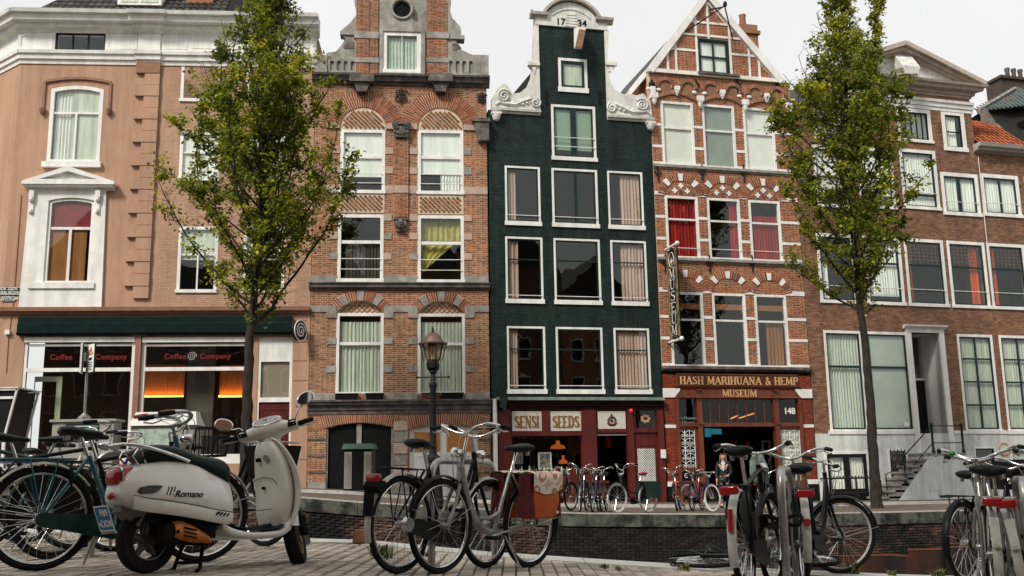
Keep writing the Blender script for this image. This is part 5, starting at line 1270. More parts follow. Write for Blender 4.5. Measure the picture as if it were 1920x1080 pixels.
for a in (-60,-32,0,32,60):
    L_ = .22 if a == 0 else .17; d_ = Vector((sin(RAD(a)),cos(RAD(a)))); n_ = Vector((d_.y,-d_.x)); o_ = Vector((0,H_-.62))
    t.prism([tuple(o_),tuple(o_+d_*L_*.5+n_*.022),tuple(o_+d_*L_),tuple(o_+d_*L_*.5-n_*.022)][::-1], [], -.034, -.026)
t.tube([(0,-.03,H_-.7),(0,-.03,H_-.6)], .008, 5); t.build('leaf_emblem', M_white, bn)
for z in (H_-.02,.02):
    k = MB(Mb); k.tube([(-.58,0,z),(.56,0,z)], .045, 8); k.ball((.5,0,z),.08); k.build('arm', M_white, bn, smooth=40)
k = MB(); k.tube([(0,.0,H_),(-.0,-.62,H_)], .03, 6); k.tube([(0,.0,.0),(-.0,-.62,.0)], .03, 6); k.build('wall_bracket', M_iron, bn)
k = MB(Mb); k.tube([(-.5,0,.0),(-.9,-.3,.1)], .018, 5); k.tube([(.4,0,.0),(.8,-.5,.12)], .018, 5); k.hexa([(-1.05,-.45,.08),(-.82,-.3,.08),(-.8,-.22,.08),(-1.03,-.36,.08),(-1.05,-.45,.15),(-.82,-.3,.15),(-.8,-.22,.15),(-1.03,-.36,.15)]); k.build('spot_lamp', M_steel, bn)
F4 = F

# =================================================================== brown brick house with pediment, pale plinth and steps
F = Facade(C45, YAW['H5'], 'brown_pediment_house', 'brown brick house with stone pediment, tall mint-curtained windows, pale plinth and front steps')
R = F.root; UW = (C56-C45).length; gb = F.base(UW/2)-.5
vP = F.v(1650,813); vT = F.v(1740,187)
uP0 = F.u(1561,170)                     # pediment begins here, lower eaves left of it
vE = F.v(1520,196)
wl_ = {'top':[(1682,204,1746,266),(1767,209,1810,283)],
       'mid':[(1526,274,1590,388),(1608,277,1676,390),(1690,281,1758,392),(1766,325,1836,404)],
       'low':[(1534,440,1604,568),(1622,444,1692,571),(1699,449,1773,574),(1780,452,1851,577)],
       'gnd':[(1550,622,1622,811),(1629,622,1709,811),(1802,626,1869,807)]}
HB = {k:[F.r(*q) for q in v] for k,v in wl_.items()}
HB['mid'].append(F.r(1526,206,1588,262)); 
for k in ('low','gnd'):
    b_ = sum(q[1] for q in HB[k])/len(HB[k]); t_ = sum(q[3] for q in HB[k])/len(HB[k]); HB[k] = [(q[0],b_,q[2],t_) for q in HB[k]]
HB['top'] = [HB['top'][0],HB['top'][1]]
door = F.r(1716,628,1769,845); door = (door[0],F.v(1745,845),door[2],HB['gnd'][0][3])
allw = [q for v in HB.values() for q in v]
outer = [(0.0,vP),(UW-.003,vP),(UW-.003,F.v(1840,275)),(UW-.02,vT),(uP0,vT),(uP0,vE),(0.0,vE)]
outer[2] = (UW-.003,vT); outer = [outer[0],outer[1],outer[2],outer[4],outer[5],outer[6]]
brick_wall(F, outer, [rectloop(*q) for q in allw]+[rectloop(door[0],vP-.02,door[2],door[3])], M_brickbr, M_mortar2, L=.20, H=.060, J=.009, relief=.007)
Mg = dict(fw=.10, sill=.07, sm=M_green, sw=.05)
win(F, HB['top'][0], fw=.15, sill=.1, sm=M_black, sw=.05, vb=(.2,.4,.6,.8), hbw=.025, cur=(('b',0,1,M_blindg,0,1),))
win(F, HB['top'][1], fw=.17, sill=.15, sm=M_black, sw=.04, hb=(.48,), hbw=.04, cur=(('c',0,.75,M_cur_w,0,1),))
win(F, HB['mid'][0], fw=.13, sill=.1, sm=M_green, hb=(.5,), cur=(('b',0,1,M_cur_w,.2,1),))
win(F, HB['mid'][1], fw=.13, sill=.1, sm=M_green, hb=(.5,), cur=(('c',0,1,M_cur_w,.2,1),))
win(F, HB['mid'][2], fw=.13, sill=.1, sm=M_green, sw=.05, hb=(.22,), hbw=.1, cur=(('c',0,1,M_cur_w,.0,1),), rails=(.25,))
win(F, HB['mid'][3], fw=.15, sill=.12, sm=M_green, sw=.05, vb=(.5,), hbw=.07, rails=(.28,), cur=(('c',0,.45,M_cur_w,0,1),('c',.55,1,M_cur_w,0,1)))
win(F, HB['mid'][4], fw=.13, sill=.1, sm=M_green, hb=(.5,), cur=(('b',0,1,M_cur_w,.2,1),))
def leaded(w, q):
    u0,v0,u1,v1 = q; a0 = u0+.15; a1 = u1-.15; b0 = lerp(v0,v1,.64); b1 = v1-.13; m = MB()
    for k in range(1,8): x = lerp(a0,a1,k/8); m.box(x-.008,x+.008,.04,.055,b0,b1)
    for k in range(1,6): z = lerp(b0,b1,k/6); m.box(a0,a1,.038,.057,z-.008,z+.008)
    m.build('leaded_light', mat('lead_came',(.16,.11,.09),.7), w)
for i,q in enumerate(HB['low']):
    cur = [(('c',.0,.25,M_cur_w,0,.6),),(('c',0,1,M_cur_w,.1,1),),(('c',0,.14,M_cur_o,.0,1),),(('c',.62,.86,M_cur_o,.0,1),)][i]
    w = win(F, q, fw=.12, sill=.1, sm=M_green, sw=.05, hb=(.62,), hbw=.07, rails=(.22,), cur=cur)
    if i >= 2: leaded(w, q)
win(F, HB['gnd'][0], fw=.10, sill=.09, sm=M_green, sw=.05, hb=(.65,), hbw=.08, cur=(('c',0,1,M_cur_g,0,1),))
win(F, HB['gnd'][1], fw=.10, sill=.09, sm=M_green, sw=.05, hb=(.65,), hbw=.08, cur=(('b',0,1,mat('mint_roller_blind',(.46,.53,.45),.85,c2=(.40,.47,.39),ns=1.5),0,1),))
win(F, HB['gnd'][2], fw=.10, sill=.09, sm=M_green, sw=.05, hb=(.26,.51,.76), vb=(.5,), hbw=.06, cur=(('c',0,1,M_cur_g,0,1),))
q = HB['gnd'][1]; MB().box(q[2]-.45,q[2]-.25,.03,.034,q[1]+.2,q[1]+.36).build('sticker', M_white, R)
# door case
u0,v0,u1,v1 = door
MB().prism(rectloop(u0-.22,v0-.1,u1+.22,v1+.14), [rectloop(u0,v0-.11,u1,v1)], -.08, .0).build('door_case', M_white, R)
b = MB(); mold(b, u0-.3, u1+.3, v1+.14, v1+.28, [(0,.1),(.4,.14),(.5,.22),(1,.24)]); b.build('door_hood', M_white, R)
rv = MB(); rv.box(u0-.06,u0,.0,1.2,v0-.1,v1); rv.box(u1,u1+.06,.0,1.2,v0-.1,v1); rv.box(u0,u1,.0,1.2,v1,v1+.08); rv.build('door_reveal', M_white, R)
zt_ = F.v(1735,708); do = MB().box(u0,u1,1.0,1.06,v0-.02,zt_).build('front_door', M_black, R)
MB().box(u0+.5,u0+.85,.985,.999,v0+1.0,v0+1.06).build('letter_slot', M_steel, do)
MB().box(u0,u1,.98,1.06,zt_,zt_+.08).build('door_transom', M_white, R); MB().box(u0,u1,1.02,1.03,zt_+.08,v1).build('fanlight', M_glass, R); MB().box(u0-.1,u1+.1,1.3,1.35,v0-.1,v1+.1).build('hall_wall', M_dark, R)
MB().box(u0-.05,u1+.05,-.05,1.2,v0-.12,v0-.02).build('threshold', M_stone, R)
# plinth with basement openings
B = [F.r(1546,846,1630,950), F.r(1664,842,1700,898), F.r(1826,838,1866,900)]
plm = mat('pale_plinth_paint', (.66,.69,.65), .8, c2=(.50,.52,.48), ns=2.2, mixw=(.4,.7), bump=.2, streak=.3)
MB().prism(rectloop(0,gb,UW-.003,vP), [rectloop(*q) for q in B]+[rectloop(door[0]-.0,v0-.1,door[2],vP+.3)][:0], -.06, .3).build('plinth', plm, R)
b = MB(); 
for a_,c_ in ((HB['gnd'][0][0]-.1,u0-.24),(u1+.24,UW-.01)): b.box(a_,c_,-.10,-.0,vP-.02,vP+.10)
b.build('plinth_course', M_white, R)
w = win(F, B[0], fw=.10, fm=M_white, sm=M_black, sw=.12, vb=(.5,), hbw=.22, yf=-.09, cur=(('c',0,.46,M_blind,.28,1),('c',.54,1,M_blind,.28,1)))
MB().box(B[0][0]+.1,B[0][2]-.1,-.08,-.05,gb,lerp(B[0][1],B[0][3],.32)).build('door_panel', M_black, w)
w = win(F, B[1], fw=.06, sm=M_white, sw=.02, yf=-.09, cur=(('b',0,1,M_dstone,0,1),)); k = MB()
for i in range(5): x = lerp(B[1][0]+.1,B[1][2]-.1,i/4); k.tube([(x,-.1,B[1][1]),(x,-.1,B[1][3])], .014, 6)
k.build('window_bars', M_iron, w)
win(F, B[2], fw=.06, sm=M_black, sw=.04, yf=-.09)
uu,vv = F.p(1882,842); 
# steps climbing to the right along the plinth up to a landing at the door
st0 = F.u(1655,935,.9); lz = v0-.1; g0 = F.base(st0); n = 8; rise = (lz-g0)/n; tr = (u0-.25-st0)/n
stp = thing('front_steps', 'grey stone front steps with pale sides climbing to the black front door', 'steps', F.O+F.ex*st0+Vector((0,0,g0)), F.yaw)
for k in range(n):
    x0 = k*tr; MB().box(x0-.06,n*tr+1.5 if k == n-1 else (k+1)*tr+.02,-.88,-.07,rise*(k+1)-.07,rise*(k+1)).build('tread', M_stone, stp)
    MB().box(x0,n*tr+1.45,-.82,-.075,rise*k-(.5 if k == 0 else 0),rise*(k+1)-.071).build('riser', M_stone if k < 7 else plm, stp)
MB().prism([(.25,-.4),(n*tr+1.8,-.4),(n*tr+1.8,rise*n-.08),(n*tr,rise*n-.08)], [], -.845, -.822).build('side_wall', plm, stp)
f2 = n*tr+1.5
for k in range(4): MB().box(f2+k*tr*.9,f2+(k+1)*tr*.9+.04,-.80,-.075,-.5,rise*(n-1-k)-.02).build('tread', M_stone, stp)
rl = thing('step_railing', 'dark iron step railing with round posts beside the front steps', 'railing', F.O+F.ex*st0+Vector((0,0,g0)), F.yaw)
def rpost(x, z0, h): MB().lathe([(.07,0),(.07,.08),(.045,.12),(.045,h-.18),(.06,h-.14),(.06,h-.03),(.03,h)], (x,-.84,z0), 10).build('post', M_green, rl, smooth=40)
pa = (1.05, rise*3); pb = (n*tr+.15, rise*n); pc_ = (n*tr+1.42, rise*n)
rpost(*pa,1.05); rpost(*pb,1.05); rpost(*pc_,1.05)
k = MB(); k.tube([(pa[0],-.84,pa[1]+.95),(pb[0],-.84,pb[1]+.95),(pc_[0],-.84,pc_[1]+.95)], .022, 6); k.tube([(pb[0],-.84,pb[1]+.35),(pc_[0],-.84,pc_[1]+.35)], .02, 6); k.tube([(pa[0],-.84,pa[1]+.3),(pb[0],-.84,pb[1]+.35)], .018, 6)
k.tube([(.25,-.84,rise),(.25,-.84,rise+.75),(.95,-.84,pa[1]+.62)], .02, 6); k.build('rail', M_iron, rl)
# fence bar with spikes before the basement door
fe = thing('spiked_fence_bar', 'black tubular fence bar with small spikes before the basement door', 'railing', F.O+F.ex*(B[0][0]-.2)-F.ey*.7+Vector((0,0,F.base(B[0][0]))), F.yaw)
wd = B[0][2]-B[0][0]+.15; k = MB(); k.tube([(0,0,.85),(wd-.15,0,.85),(wd,0,.75),(wd,0,-.1)], .03, 8); k.tube([(0,0,.35),(wd,0,.35)], .025, 6); k.ball((0,0,.85),.06); k.ball((0,0,.35),.055); k.build('bar', M_iron, fe, smooth=50)
k = MB()
for i in range(14): x = .12+i*(wd-.25)/14; k.lathe([(.02,0),(.025,.03),(.004,.07)], (x,0,.875), 6)
k.build('spikes', M_iron, fe); MB().box(-.02,.02,-.02,.7,.83,.87).build('stay', M_iron, fe); MB().box(wd*.5-.02,wd*.5+.02,-.02,.02,-.1,.85).build('post', M_iron, fe)
# top: white band, brick strip, cornice and pediment
b = MB(); mold(b, uP0-.05, UW+.05, vT-.42, vT-.0, [(0,.03),(.3,.04),(.35,.08),(.7,.1),(.75,.15),(1,.17)]); b.build('white_entablature', M_white, R)
vC0 = F.v(1740,178); vC1 = F.v(1740,158)
MB().box(uP0,UW-.02,-.005,.3,vT,vC0+.05).build('frieze_brick', M_brickbr, R)
cst = mat('sandstone_cornice', (.50,.425,.35), .85, c2=(.34,.285,.235), ns=4, bump=.2)
b = MB(); mold(b, uP0, UW, vC0, vC1, [(0,.04),(.15,.06),(.2,.14),(.45,.16),(.5,.36),(.75,.4),(.8,.5),(1,.54)], e0=1, e1=1); b.build('cornice', cst, R)
pw0 = uP0-.5; pw1 = UW+.5; pm_ = (pw0+pw1)/2; pz = vC1; ph = F.v(1708,92)-pz
pd = MB(); 
for w_,o_,p_ in ((.17,.0,.52),(.12,-.17,.38),(.07,-.27,.22)):
    for s in (pw0,pw1):
        d_ = 1 if s == pw0 else -1
        ustroke(pd, [(s+d_*.05,pz+.07+o_*.5),(pm_,pz+ph+o_)], w_, -p_, .1)
pd.build('raking_cornice', cst, R)
MB().prism([(pw0+.5,pz),(pw1-.5,pz),(pm_,pz+ph-.25)], [], -.02, .25).build('tympanum', M_whitest, R)
hq = (pm_,pz+ph*.55); k = MB()
for x0_,x1_,dz_ in ((-.34,.34,0),(-.40,.40,.10),(-.30,.30,-.12)):
    k.hexa([(hq[0]+x0_-.25,-.95,pz+.02+dz_),(hq[0]+x1_-.25,-.95,pz+.02+dz_),(hq[0]+x1_+.05,.0,pz+.35+dz_),(hq[0]+x0_+.05,.0,pz+.35+dz_),(hq[0]+x0_-.25,-.95,pz+.14+dz_),(hq[0]+x1_-.25,-.95,pz+.14+dz_),(hq[0]+x1_+.10,.0,pz+ph-.30+dz_),(hq[0]+x0_+.10,.0,pz+ph-.30+dz_)])
k.tube([(hq[0]-.2,-.02,pz+ph-.12),(hq[0]+.35,-.02,pz+ph-.12)], .15, 10); k.build('hoist_hood', M_whitest, R)
# roofs, body, inside
MB().hexa([(uP0-.4,.2,vC1-.05),(UW+.4,.2,vC1-.05),(UW+.4,9,vC1-.05),(uP0-.4,9,vC1-.05),(pm_-.1,.2,pz+ph-.1),(pm_+.1,.2,pz+ph-.1),(pm_+.1,9,pz+ph-.1),(pm_-.1,9,pz+ph-.1)]).build('roof', M_tile_d, R)
MB().hexa([(-.1,-.15,vE),(uP0,-.15,vE),(uP0,5,vE),(-.1,5,vE),(-.1,2.4,vE+1.6),(uP0,2.4,vE+1.6),(uP0,3,vE+1.6),(-.1,3,vE+1.6)]).build('lower_roof', M_tile_d, R)
interior(F, 0, UW, gb, vE, [F.v(1690,270),F.v(1690,425),F.v(1690,605),vP-.3])
MB().box(.02,.3,.35,9,gb,vE-.1).build('party_wall', M_brickbr, R); MB().box(UW-.3,UW-.02,.35,9,gb,vC1).build('party_wall', M_brickbr, R); MB().box(uP0,uP0+.3,.33,9,vE,vC1).build('attic_wall', M_brickbr, R)
F5 = F
# =================================================================== neighbour with the gutter and orange tiles
P6 = C56
F = Facade(P6, YAW['H5'], 'brown_gutter_house', 'brown brick house with grey gutter and orange tiled eaves beside the pediment house')
R = F.root; UW6 = 7.0; vG = F.v(1880,290); gb = F.base(1)-.5; vP6 = F.v(1900,813)
W6 = [F.r(1841,328,1912,406), F.r(1855,455,1926,578), F.r(1881,628,1950,808)]
W6[:3] = [(max(q[0],.04),)+tuple(q[1:]) for q in W6[:3]]
W6 += [(W6[0][0]+2.1,W6[0][1],W6[0][2]+2.1,W6[0][3]),(W6[1][0]+2.1,W6[1][1],W6[1][2]+2.1,W6[1][3]),(W6[2][0]+2.1,W6[2][1],W6[2][2]+2.1,W6[2][3])]
W6[1] = (W6[1][0],HB['low'][0][1],W6[1][2],HB['low'][0][3]); W6[2] = (W6[2][0],HB['gnd'][0][1],W6[2][2],HB['gnd'][0][3])
brick_wall(F, rectloop(.004,vP6,UW6,vG), [rectloop(*q) for q in W6], M_brickbr, M_mortar2, L=.20, H=.060, J=.009, relief=.007)
for i,q in enumerate(W6):
    if i%3 == 0: win(F, q, fw=.15, sill=.12, sm=M_green, sw=.05, vb=(.5,), hbw=.07, rails=(.28,), cur=(('c',0,1,M_cur_w,0,1),))
    elif i%3 == 1: leaded(win(F, q, fw=.12, sill=.1, sm=M_green, sw=.05, hb=(.62,), hbw=.07, rails=(.22,), cur=(('c',0,.2,M_cur_o,.0,1),)), q)
    else: win(F, q, fw=.10, sill=.09, sm=M_green, sw=.05, hb=(.26,.51,.76), vb=(.5,), hbw=.06, cur=(('c',0,1,M_cur_g,0,1),))
bq = F.r(1895,843,1945,902); MB().prism(rectloop(.004,gb,UW6,vP6), [rectloop(*bq)], -.06, .3).build('plinth', plm, R)
win(F, bq, fw=.06, sm=M_green, sw=.04, yf=-.09, cur=(('b',0,1,M_cur_g,0,1),)); MB().box(.01,UW6,-.10,.0,vP6-.02,vP6+.10).build('plinth_course', M_white, R)
uu,vv = F.p(1882,842,.07); MB().disc((uu,-.075,vv),(0,1,0),.26,20,.03).build('round_plaque', M_whitest, R); MB().tube([(uu+.22*cos(2*pi*i/20),-.095,vv+.22*sin(2*pi*i/20)) for i in range(20)], .025, 5, closed=True).build('plaque_ring', mat('orange_ring',(.6,.2,.08),.6), R)
text_obj('plaque_lettering','CAFE',M_cur_o,R,(uu,-.092,vv),.12,depth=.002) if 0 else None
b = MB(); mold(b, -.1, UW6, vG-.02, vG+.30, [(0,.05),(.15,.08),(.2,.25),(.5,.3),(.55,.4),(1,.45)]); b.build('gutter', mat('gutter_paint',(.42,.38,.33),.7,c2=(.3,.27,.24),ns=5), R)
MB().tube([(.06,-.06,vG-.2),(.05,-.05,F.v(1840,420)),(.08,-.05,F.v(1850,560))], .014, 5).build('cable', M_white, R)
# orange pantiles on the eaves slope, and the green glazed roof with stone coping behind
otile = mat('orange_tile', (.34,.085,.02), .7, c2=(.22,.05,.014), ns=5, island=.3); gtile = mat('green_glazed_tile', (.040,.060,.046), .22, c2=(.014,.026,.020), ns=5, island=.45, spec=.6)
def tile_mesh(w, l): 
    m = MB(); m.sheet([[(w*k/6,0,.05*sin(2*pi*k/6*.75+.3)) for k in range(7)],[(w*k/6,l,.05*sin(2*pi*k/6*.75+.3)-.0) for k in range(7)]])
    m.sheet([[(w*k/6,0,.05*sin(2*pi*k/6*.75+.3)-.03) for k in range(7)],[(w*k/6,0,.05*sin(2*pi*k/6*.75+.3)) for k in range(7)]]); return m.mesh('roof_tile')
to = tile_mesh(.24,.36); to.materials.append(otile); tg = tile_mesh(.24,.36); tg.materials.append(gtile); to2 = tile_mesh(.24,.36); to2.materials.append(otile)
for me_ in (to,tg,to2): me_.polygons.foreach_set('use_smooth', [True]*len(me_.polygons))
rb_ = MB(); rb_.hexa([(.05,-.2,vG+.25),(UW6,-.2,vG+.25),(UW6,4,vG+.25),(.05,4,vG+.25),(.05,2.0,vG+2.2),(UW6,2.0,vG+2.2),(UW6,2.4,vG+2.2),(.05,2.4,vG+2.2)]); ro = rb_.build('roof', M_dark, R)
sl = atan2(1.95,2.2)
for i in range(11):
    for j in range(8):
        o = bpy.data.objects.new('roof_tile', to); col.objects.link(o); o.parent = ro; s_ = j*.33
        o.location = (.06+i*.235, -.2+s_*cos(sl)-.02, vG+.32+s_*sin(sl)+.02*(j%2)*0); o.rotation_euler = (sl-.05,0,0)
MB().box(.04,.35,.35,8,gb,vG).build('party_wall', M_brickbr, R)
interior(F, 0, UW6, gb, vG, [F.v(1890,425),F.v(1890,605)])
# green glazed roof house
Fg = Facade(F.O+F.ex*.25+F.ey*1.6, YAW['H5'], 'green_tiled_house', 'house with steep green glazed tile roof, stone coping and three-pot chimney behind')
R = Fg.root; d0 = 0
A = Fg.p(1880,256); Bt = Fg.p(1832,213); 
vb0 = A[1]; 
# roof plane: eaves low at right front, rising back to the left; ridge seen as the light verge line
P0 = Vector((A[0]+.1,0,A[1])); verge_top = Vector((Fg.u(1920,150,-3.2)+1.2,3.2,Fg.v(1920,150,-3.2)+.35)); left = Vector((Fg.u(1835,212,-.6),.6,Fg.v(1835,212,-.6)))
Rdir = (verge_top-left); Rdir.normalize()                # up along the verge
E = Vector((1,-.05,.0)).normalized()
pl0 = left; right0 = P0
gr_ = MB(); nX = 13; nY = 14
e1 = (P0-left); L1 = e1.length; e1.normalize(); nrm = e1.cross(Rdir).normalized()
if nrm.y > 0: nrm = -nrm
e2 = Rdir; L2 = 4.2
body = MB(); q0 = left; q1 = P0; q2 = P0+e2*L2+e1*0; q3 = left+e2*L2
xr = Vector((1,0,0))
base_pts = [left, P0, P0+Vector((3.2,0,.62)), P0+Vector((3.2,0,.62))+e2*3.0, left+e2*L2]
n_ = len(base_pts); bk_ = Vector((0,4,-.5))
body._add(base_pts+[p+bk_ for p in base_pts], [tuple(range(n_)),tuple(range(2*n_-1,n_-1,-1))]+[(i,i+n_,(i+1)%n_+n_,(i+1)%n_) for i in range(n_)])
ro = body.build('roof', M_dark, R, fix=True)
rowdir = (Vector((3.2,0,.62))).normalized()
cnt = 0
for j in range(15):
    for i in range(20):
        s_ = j*.30; x_ = i*.225
        # tiles in lines along rowdir climbing along e2; start from verge line
        st_ = left+e2*s_ + (rowdir*x_)
        lo = left + e1*0
        # keep only above the coping line from left to P0 and P0 along rowdir
        rel = st_-left
        p_ = st_
        if (p_.x < P0.x and p_.z < lerp(left.z,P0.z,(p_.x-left.x)/(P0.x-left.x))-.0): continue
        if p_.x > P0.x+3.2: continue
        if cnt > 290: continue
        cnt += 1
        o = bpy.data.objects.new('roof_tile', to2 if (i,j) in ((3,6),(4,6)) else tg); col.objects.link(o); o.parent = ro
        yv = (e2); xv = rowdir; zv = xv.cross(yv).normalized(); yv2 = zv.cross(xv)
        M_ = Matrix((xv,yv2,zv)).transposed().to_4x4(); M_.translation = p_+zv*.05; o.matrix_local = M_
cp = MB(); cp.tube([left+Vector((-.1,-.1,.05)),P0+Vector((.05,-.1,.05)),P0+Vector((3.2,-.1,.66))], .10, 6); cp.tube([left+Vector((-.1,-.05,.1)), left+e2*L2+Vector((-.1,-.05,.12))], .07, 6); cp.build('coping', M_stone, R)
sw_ = MB(); z_ = vG+.3
sw_.prism([(left.x-.2,z_),(P0.x+3.3,z_),(P0.x+3.3,P0.z+.6),(P0.x,P0.z),(left.x-.2,left.z)], [], -.05, .3); sw_.build('gable_wall', mat('weathered_cement',(.20,.18,.155),.9,c2=(.10,.09,.08),ns=2.5,bump=.3), R)
ch = Fg.r(1879,150,1935,190,-4.2); c_ = MB(); c_.box(ch[0],ch[2]+.6,4.2,5.2,ch[1]-2,ch[3]-.0); c_.box(ch[0]-.08,ch[2]+.68,4.1,5.3,ch[3],ch[3]+.14); co = c_.build('chimney', mat('sooty_brick',(.085,.06,.045),.9,c2=(.045,.035,.03),ns=3), R)
for x in (1889,1901,1913):
    uu = Fg.u(x,140,-4.6); MB().lathe([(.11,0),(.10,.45),(.13,.5),(.12,.62)], (uu,4.6,ch[3]+.13), 10).build('chimney_pot', M_dstone, co, smooth=40)
MB().box(P0.x+.9,P0.x+3.0,-.45,.2,P0.z-1.0,P0.z+.75).build('roof_box', M_blackm, R)

# =================================================================== ground, quays, canal
EDGE_N = [(-16,14.2),(-6.1,12.1),(-2.0,10.75),(1.33,9.7),(3.2,9.75),(8,9.6),(16,9.4)]     # near canal edge (x,y)
EDGE_F = [(-30,22.6),(-14,23.2),(-5,23.5),(1,23.8),(5,24.6),(10.3,26.4),(16,28.6),(30,34)]  # far canal edge
def edn(x): return prof(EDGE_N, x)
def edf(x): return prof(EDGE_F, x)
xs_n = sorted(set([-60,-40,-16,-12,-8,-6.1,-4.5,-3.3,-2.5,-1.7,-.8,0,.7,1.4,2.2,3.2,3.5,5,6,8,10,14,40,60]))
M_sand = mat('paving_sand', (.17,.145,.115), .95, c2=(.10,.085,.07), ns=8, bump=.3)
M_paver = mat('grey_brown_paver', (.46,.395,.33), .85, c2=(.25,.21,.17), ns=1.3, island=.24, bump=.35, bs=35)
M_granite = mat('granite_coping', (.50,.48,.44), .8, c2=(.37,.35,.32), ns=6, bump=.25, bs=40)
nr = MB(); nr.sheet([[(x, y_ if y_ is not None else edn(x), znear(x)-.012) for x in xs_n] for y_ in (-40,0,3,6,None)])
near = struct(nr.build('near_pavement', M_sand))
# individual pavers: long side runs away from the viewer, rows side by side
pj = .008; pw = .098; plg = .198; big = []; rest = MB()
i0 = int(-6.4/ (pw+pj)); cells = []
for i in range(i0, int(5.4/(pw+pj))):
    x = i*(pw+pj); ye = min(edn(x),edn(x+pw))-.46; y = 5.2+((i*7919)%5)/5*plg
    while y+plg < ye:
        if abs((x+pw/2)/(y+.1)) < .56: cells.append((x,y))
        y += plg+pj
pvm = MB(); c_ = .006
def paver_mb(mb, x, y, z, dz, tx, ty):
    zz = lambda u_,v_: z+dz+tx*(u_-pw/2)+ty*(v_-plg/2)
    P = [(x+c_,y+c_,zz(c_,c_)),(x+pw-c_,y+c_,zz(pw-c_,c_)),(x+pw-c_,y+plg-c_,zz(pw-c_,plg-c_)),(x+c_,y+plg-c_,zz(c_,plg-c_)),(x,y,z-.02),(x+pw,y,z-.02),(x+pw,y+plg,z-.02),(x,y+plg,z-.02)]
    mb._add(P, [(0,1,2,3),(4,5,1,0),(5,6,2,1),(6,7,3,2),(7,4,0,3)])
def showing(x, y):     # size in the picture, inside the frame
    d = y; sx = abs(x/d); yy = (CAMZ-znear(x))/d*FPX
    return -1 if sx > .505 or yy > 176 else 1.0/d
cells.sort(key=lambda p: -showing(*p))
proto = MB(); paver_mb(proto, 0, 0, 0, .004, 0, 0); pme = proto.mesh('paver'); pme.materials.append(M_paver)
for k,(x,y) in enumerate(cells):
    z = znear(x+pw/2); rx = random.gauss(0,.012); ry = random.gauss(0,.008); dz = random.uniform(-.002,.005)
    if k < 300:
        o = bpy.data.objects.new('paver', pme); col.objects.link(o); o.parent = near; o.location = (x,y,z+dz); o.rotation_euler = (ry,-rx-(znear(x+.05)-znear(x-.05))/.1*-1*0,random.gauss(0,.006))
    else: paver_mb(rest, x, y, z, .004+dz, rx, ry)
rest.build('pavers', M_paver, near, kind='stuff')
# granite coping stones along the near edge
k = 0; x = -14.0
while x < 14:
    L_ = random.uniform(.85,1.25); x1 = x+L_-.008; m = MB()
    pts = []
    for xx in (x,x1): pts.append((xx,edn(xx)-.45,znear(xx)+.004)); pts.append((xx,edn(xx)+.06,znear(xx)+.008))
    a,b,c2,d = pts; lo = lambda p: (p[0],p[1],p[2]-.3)
    m.hexa([lo(a),lo(c2),lo(d),lo(b),a,c2,d,b]); m.build('coping_stone', M_granite, near); x += L_
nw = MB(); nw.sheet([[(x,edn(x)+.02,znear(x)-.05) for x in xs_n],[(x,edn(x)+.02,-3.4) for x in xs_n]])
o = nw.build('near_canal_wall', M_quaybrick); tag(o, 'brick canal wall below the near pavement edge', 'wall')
# far quay
xs_f = sorted(set([-60,-30,-22,-14,-12,-9,-7,-4.8,-3.4,-1.5,0,1,3,5,6.5,8,10.3,12,14,16,22,30,60]))
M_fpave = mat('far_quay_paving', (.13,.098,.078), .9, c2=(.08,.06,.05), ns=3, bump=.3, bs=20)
fr = MB(); fr.sheet([[(x, edf(x)+.42 if t == 0 else edf(x)+t, zfar(x)-.004) for x in xs_f] for t in (0,3,6,9,14,60,300)])
far = struct(fr.build('far_pavement', M_fpave))
kb = MB(); 
for xa,xb in zip(xs_f,xs_f[1:]):
    kb.hexa([(xa,edf(xa)+6.2,zfar(xa)-.2),(xb,edf(xb)+6.2,zfar(xb)-.2),(xb,edf(xb)+6.4,zfar(xb)-.2),(xa,edf(xa)+6.4,zfar(xa)-.2),(xa,edf(xa)+6.2,zfar(xa)+.09),(xb,edf(xb)+6.2,zfar(xb)+.09),(xb,edf(xb)+6.4,zfar(xb)+.09),(xa,edf(xa)+6.4,zfar(xa)+.09)])
kb.build('kerb', M_granite, far)
sw2 = MB(); sw2.sheet([[(x, edf(x)+t, zfar(x)+.085) for x in xs_f] for t in (6.39,9,14)]); sw2.build('sidewalk', M_fpave, far)
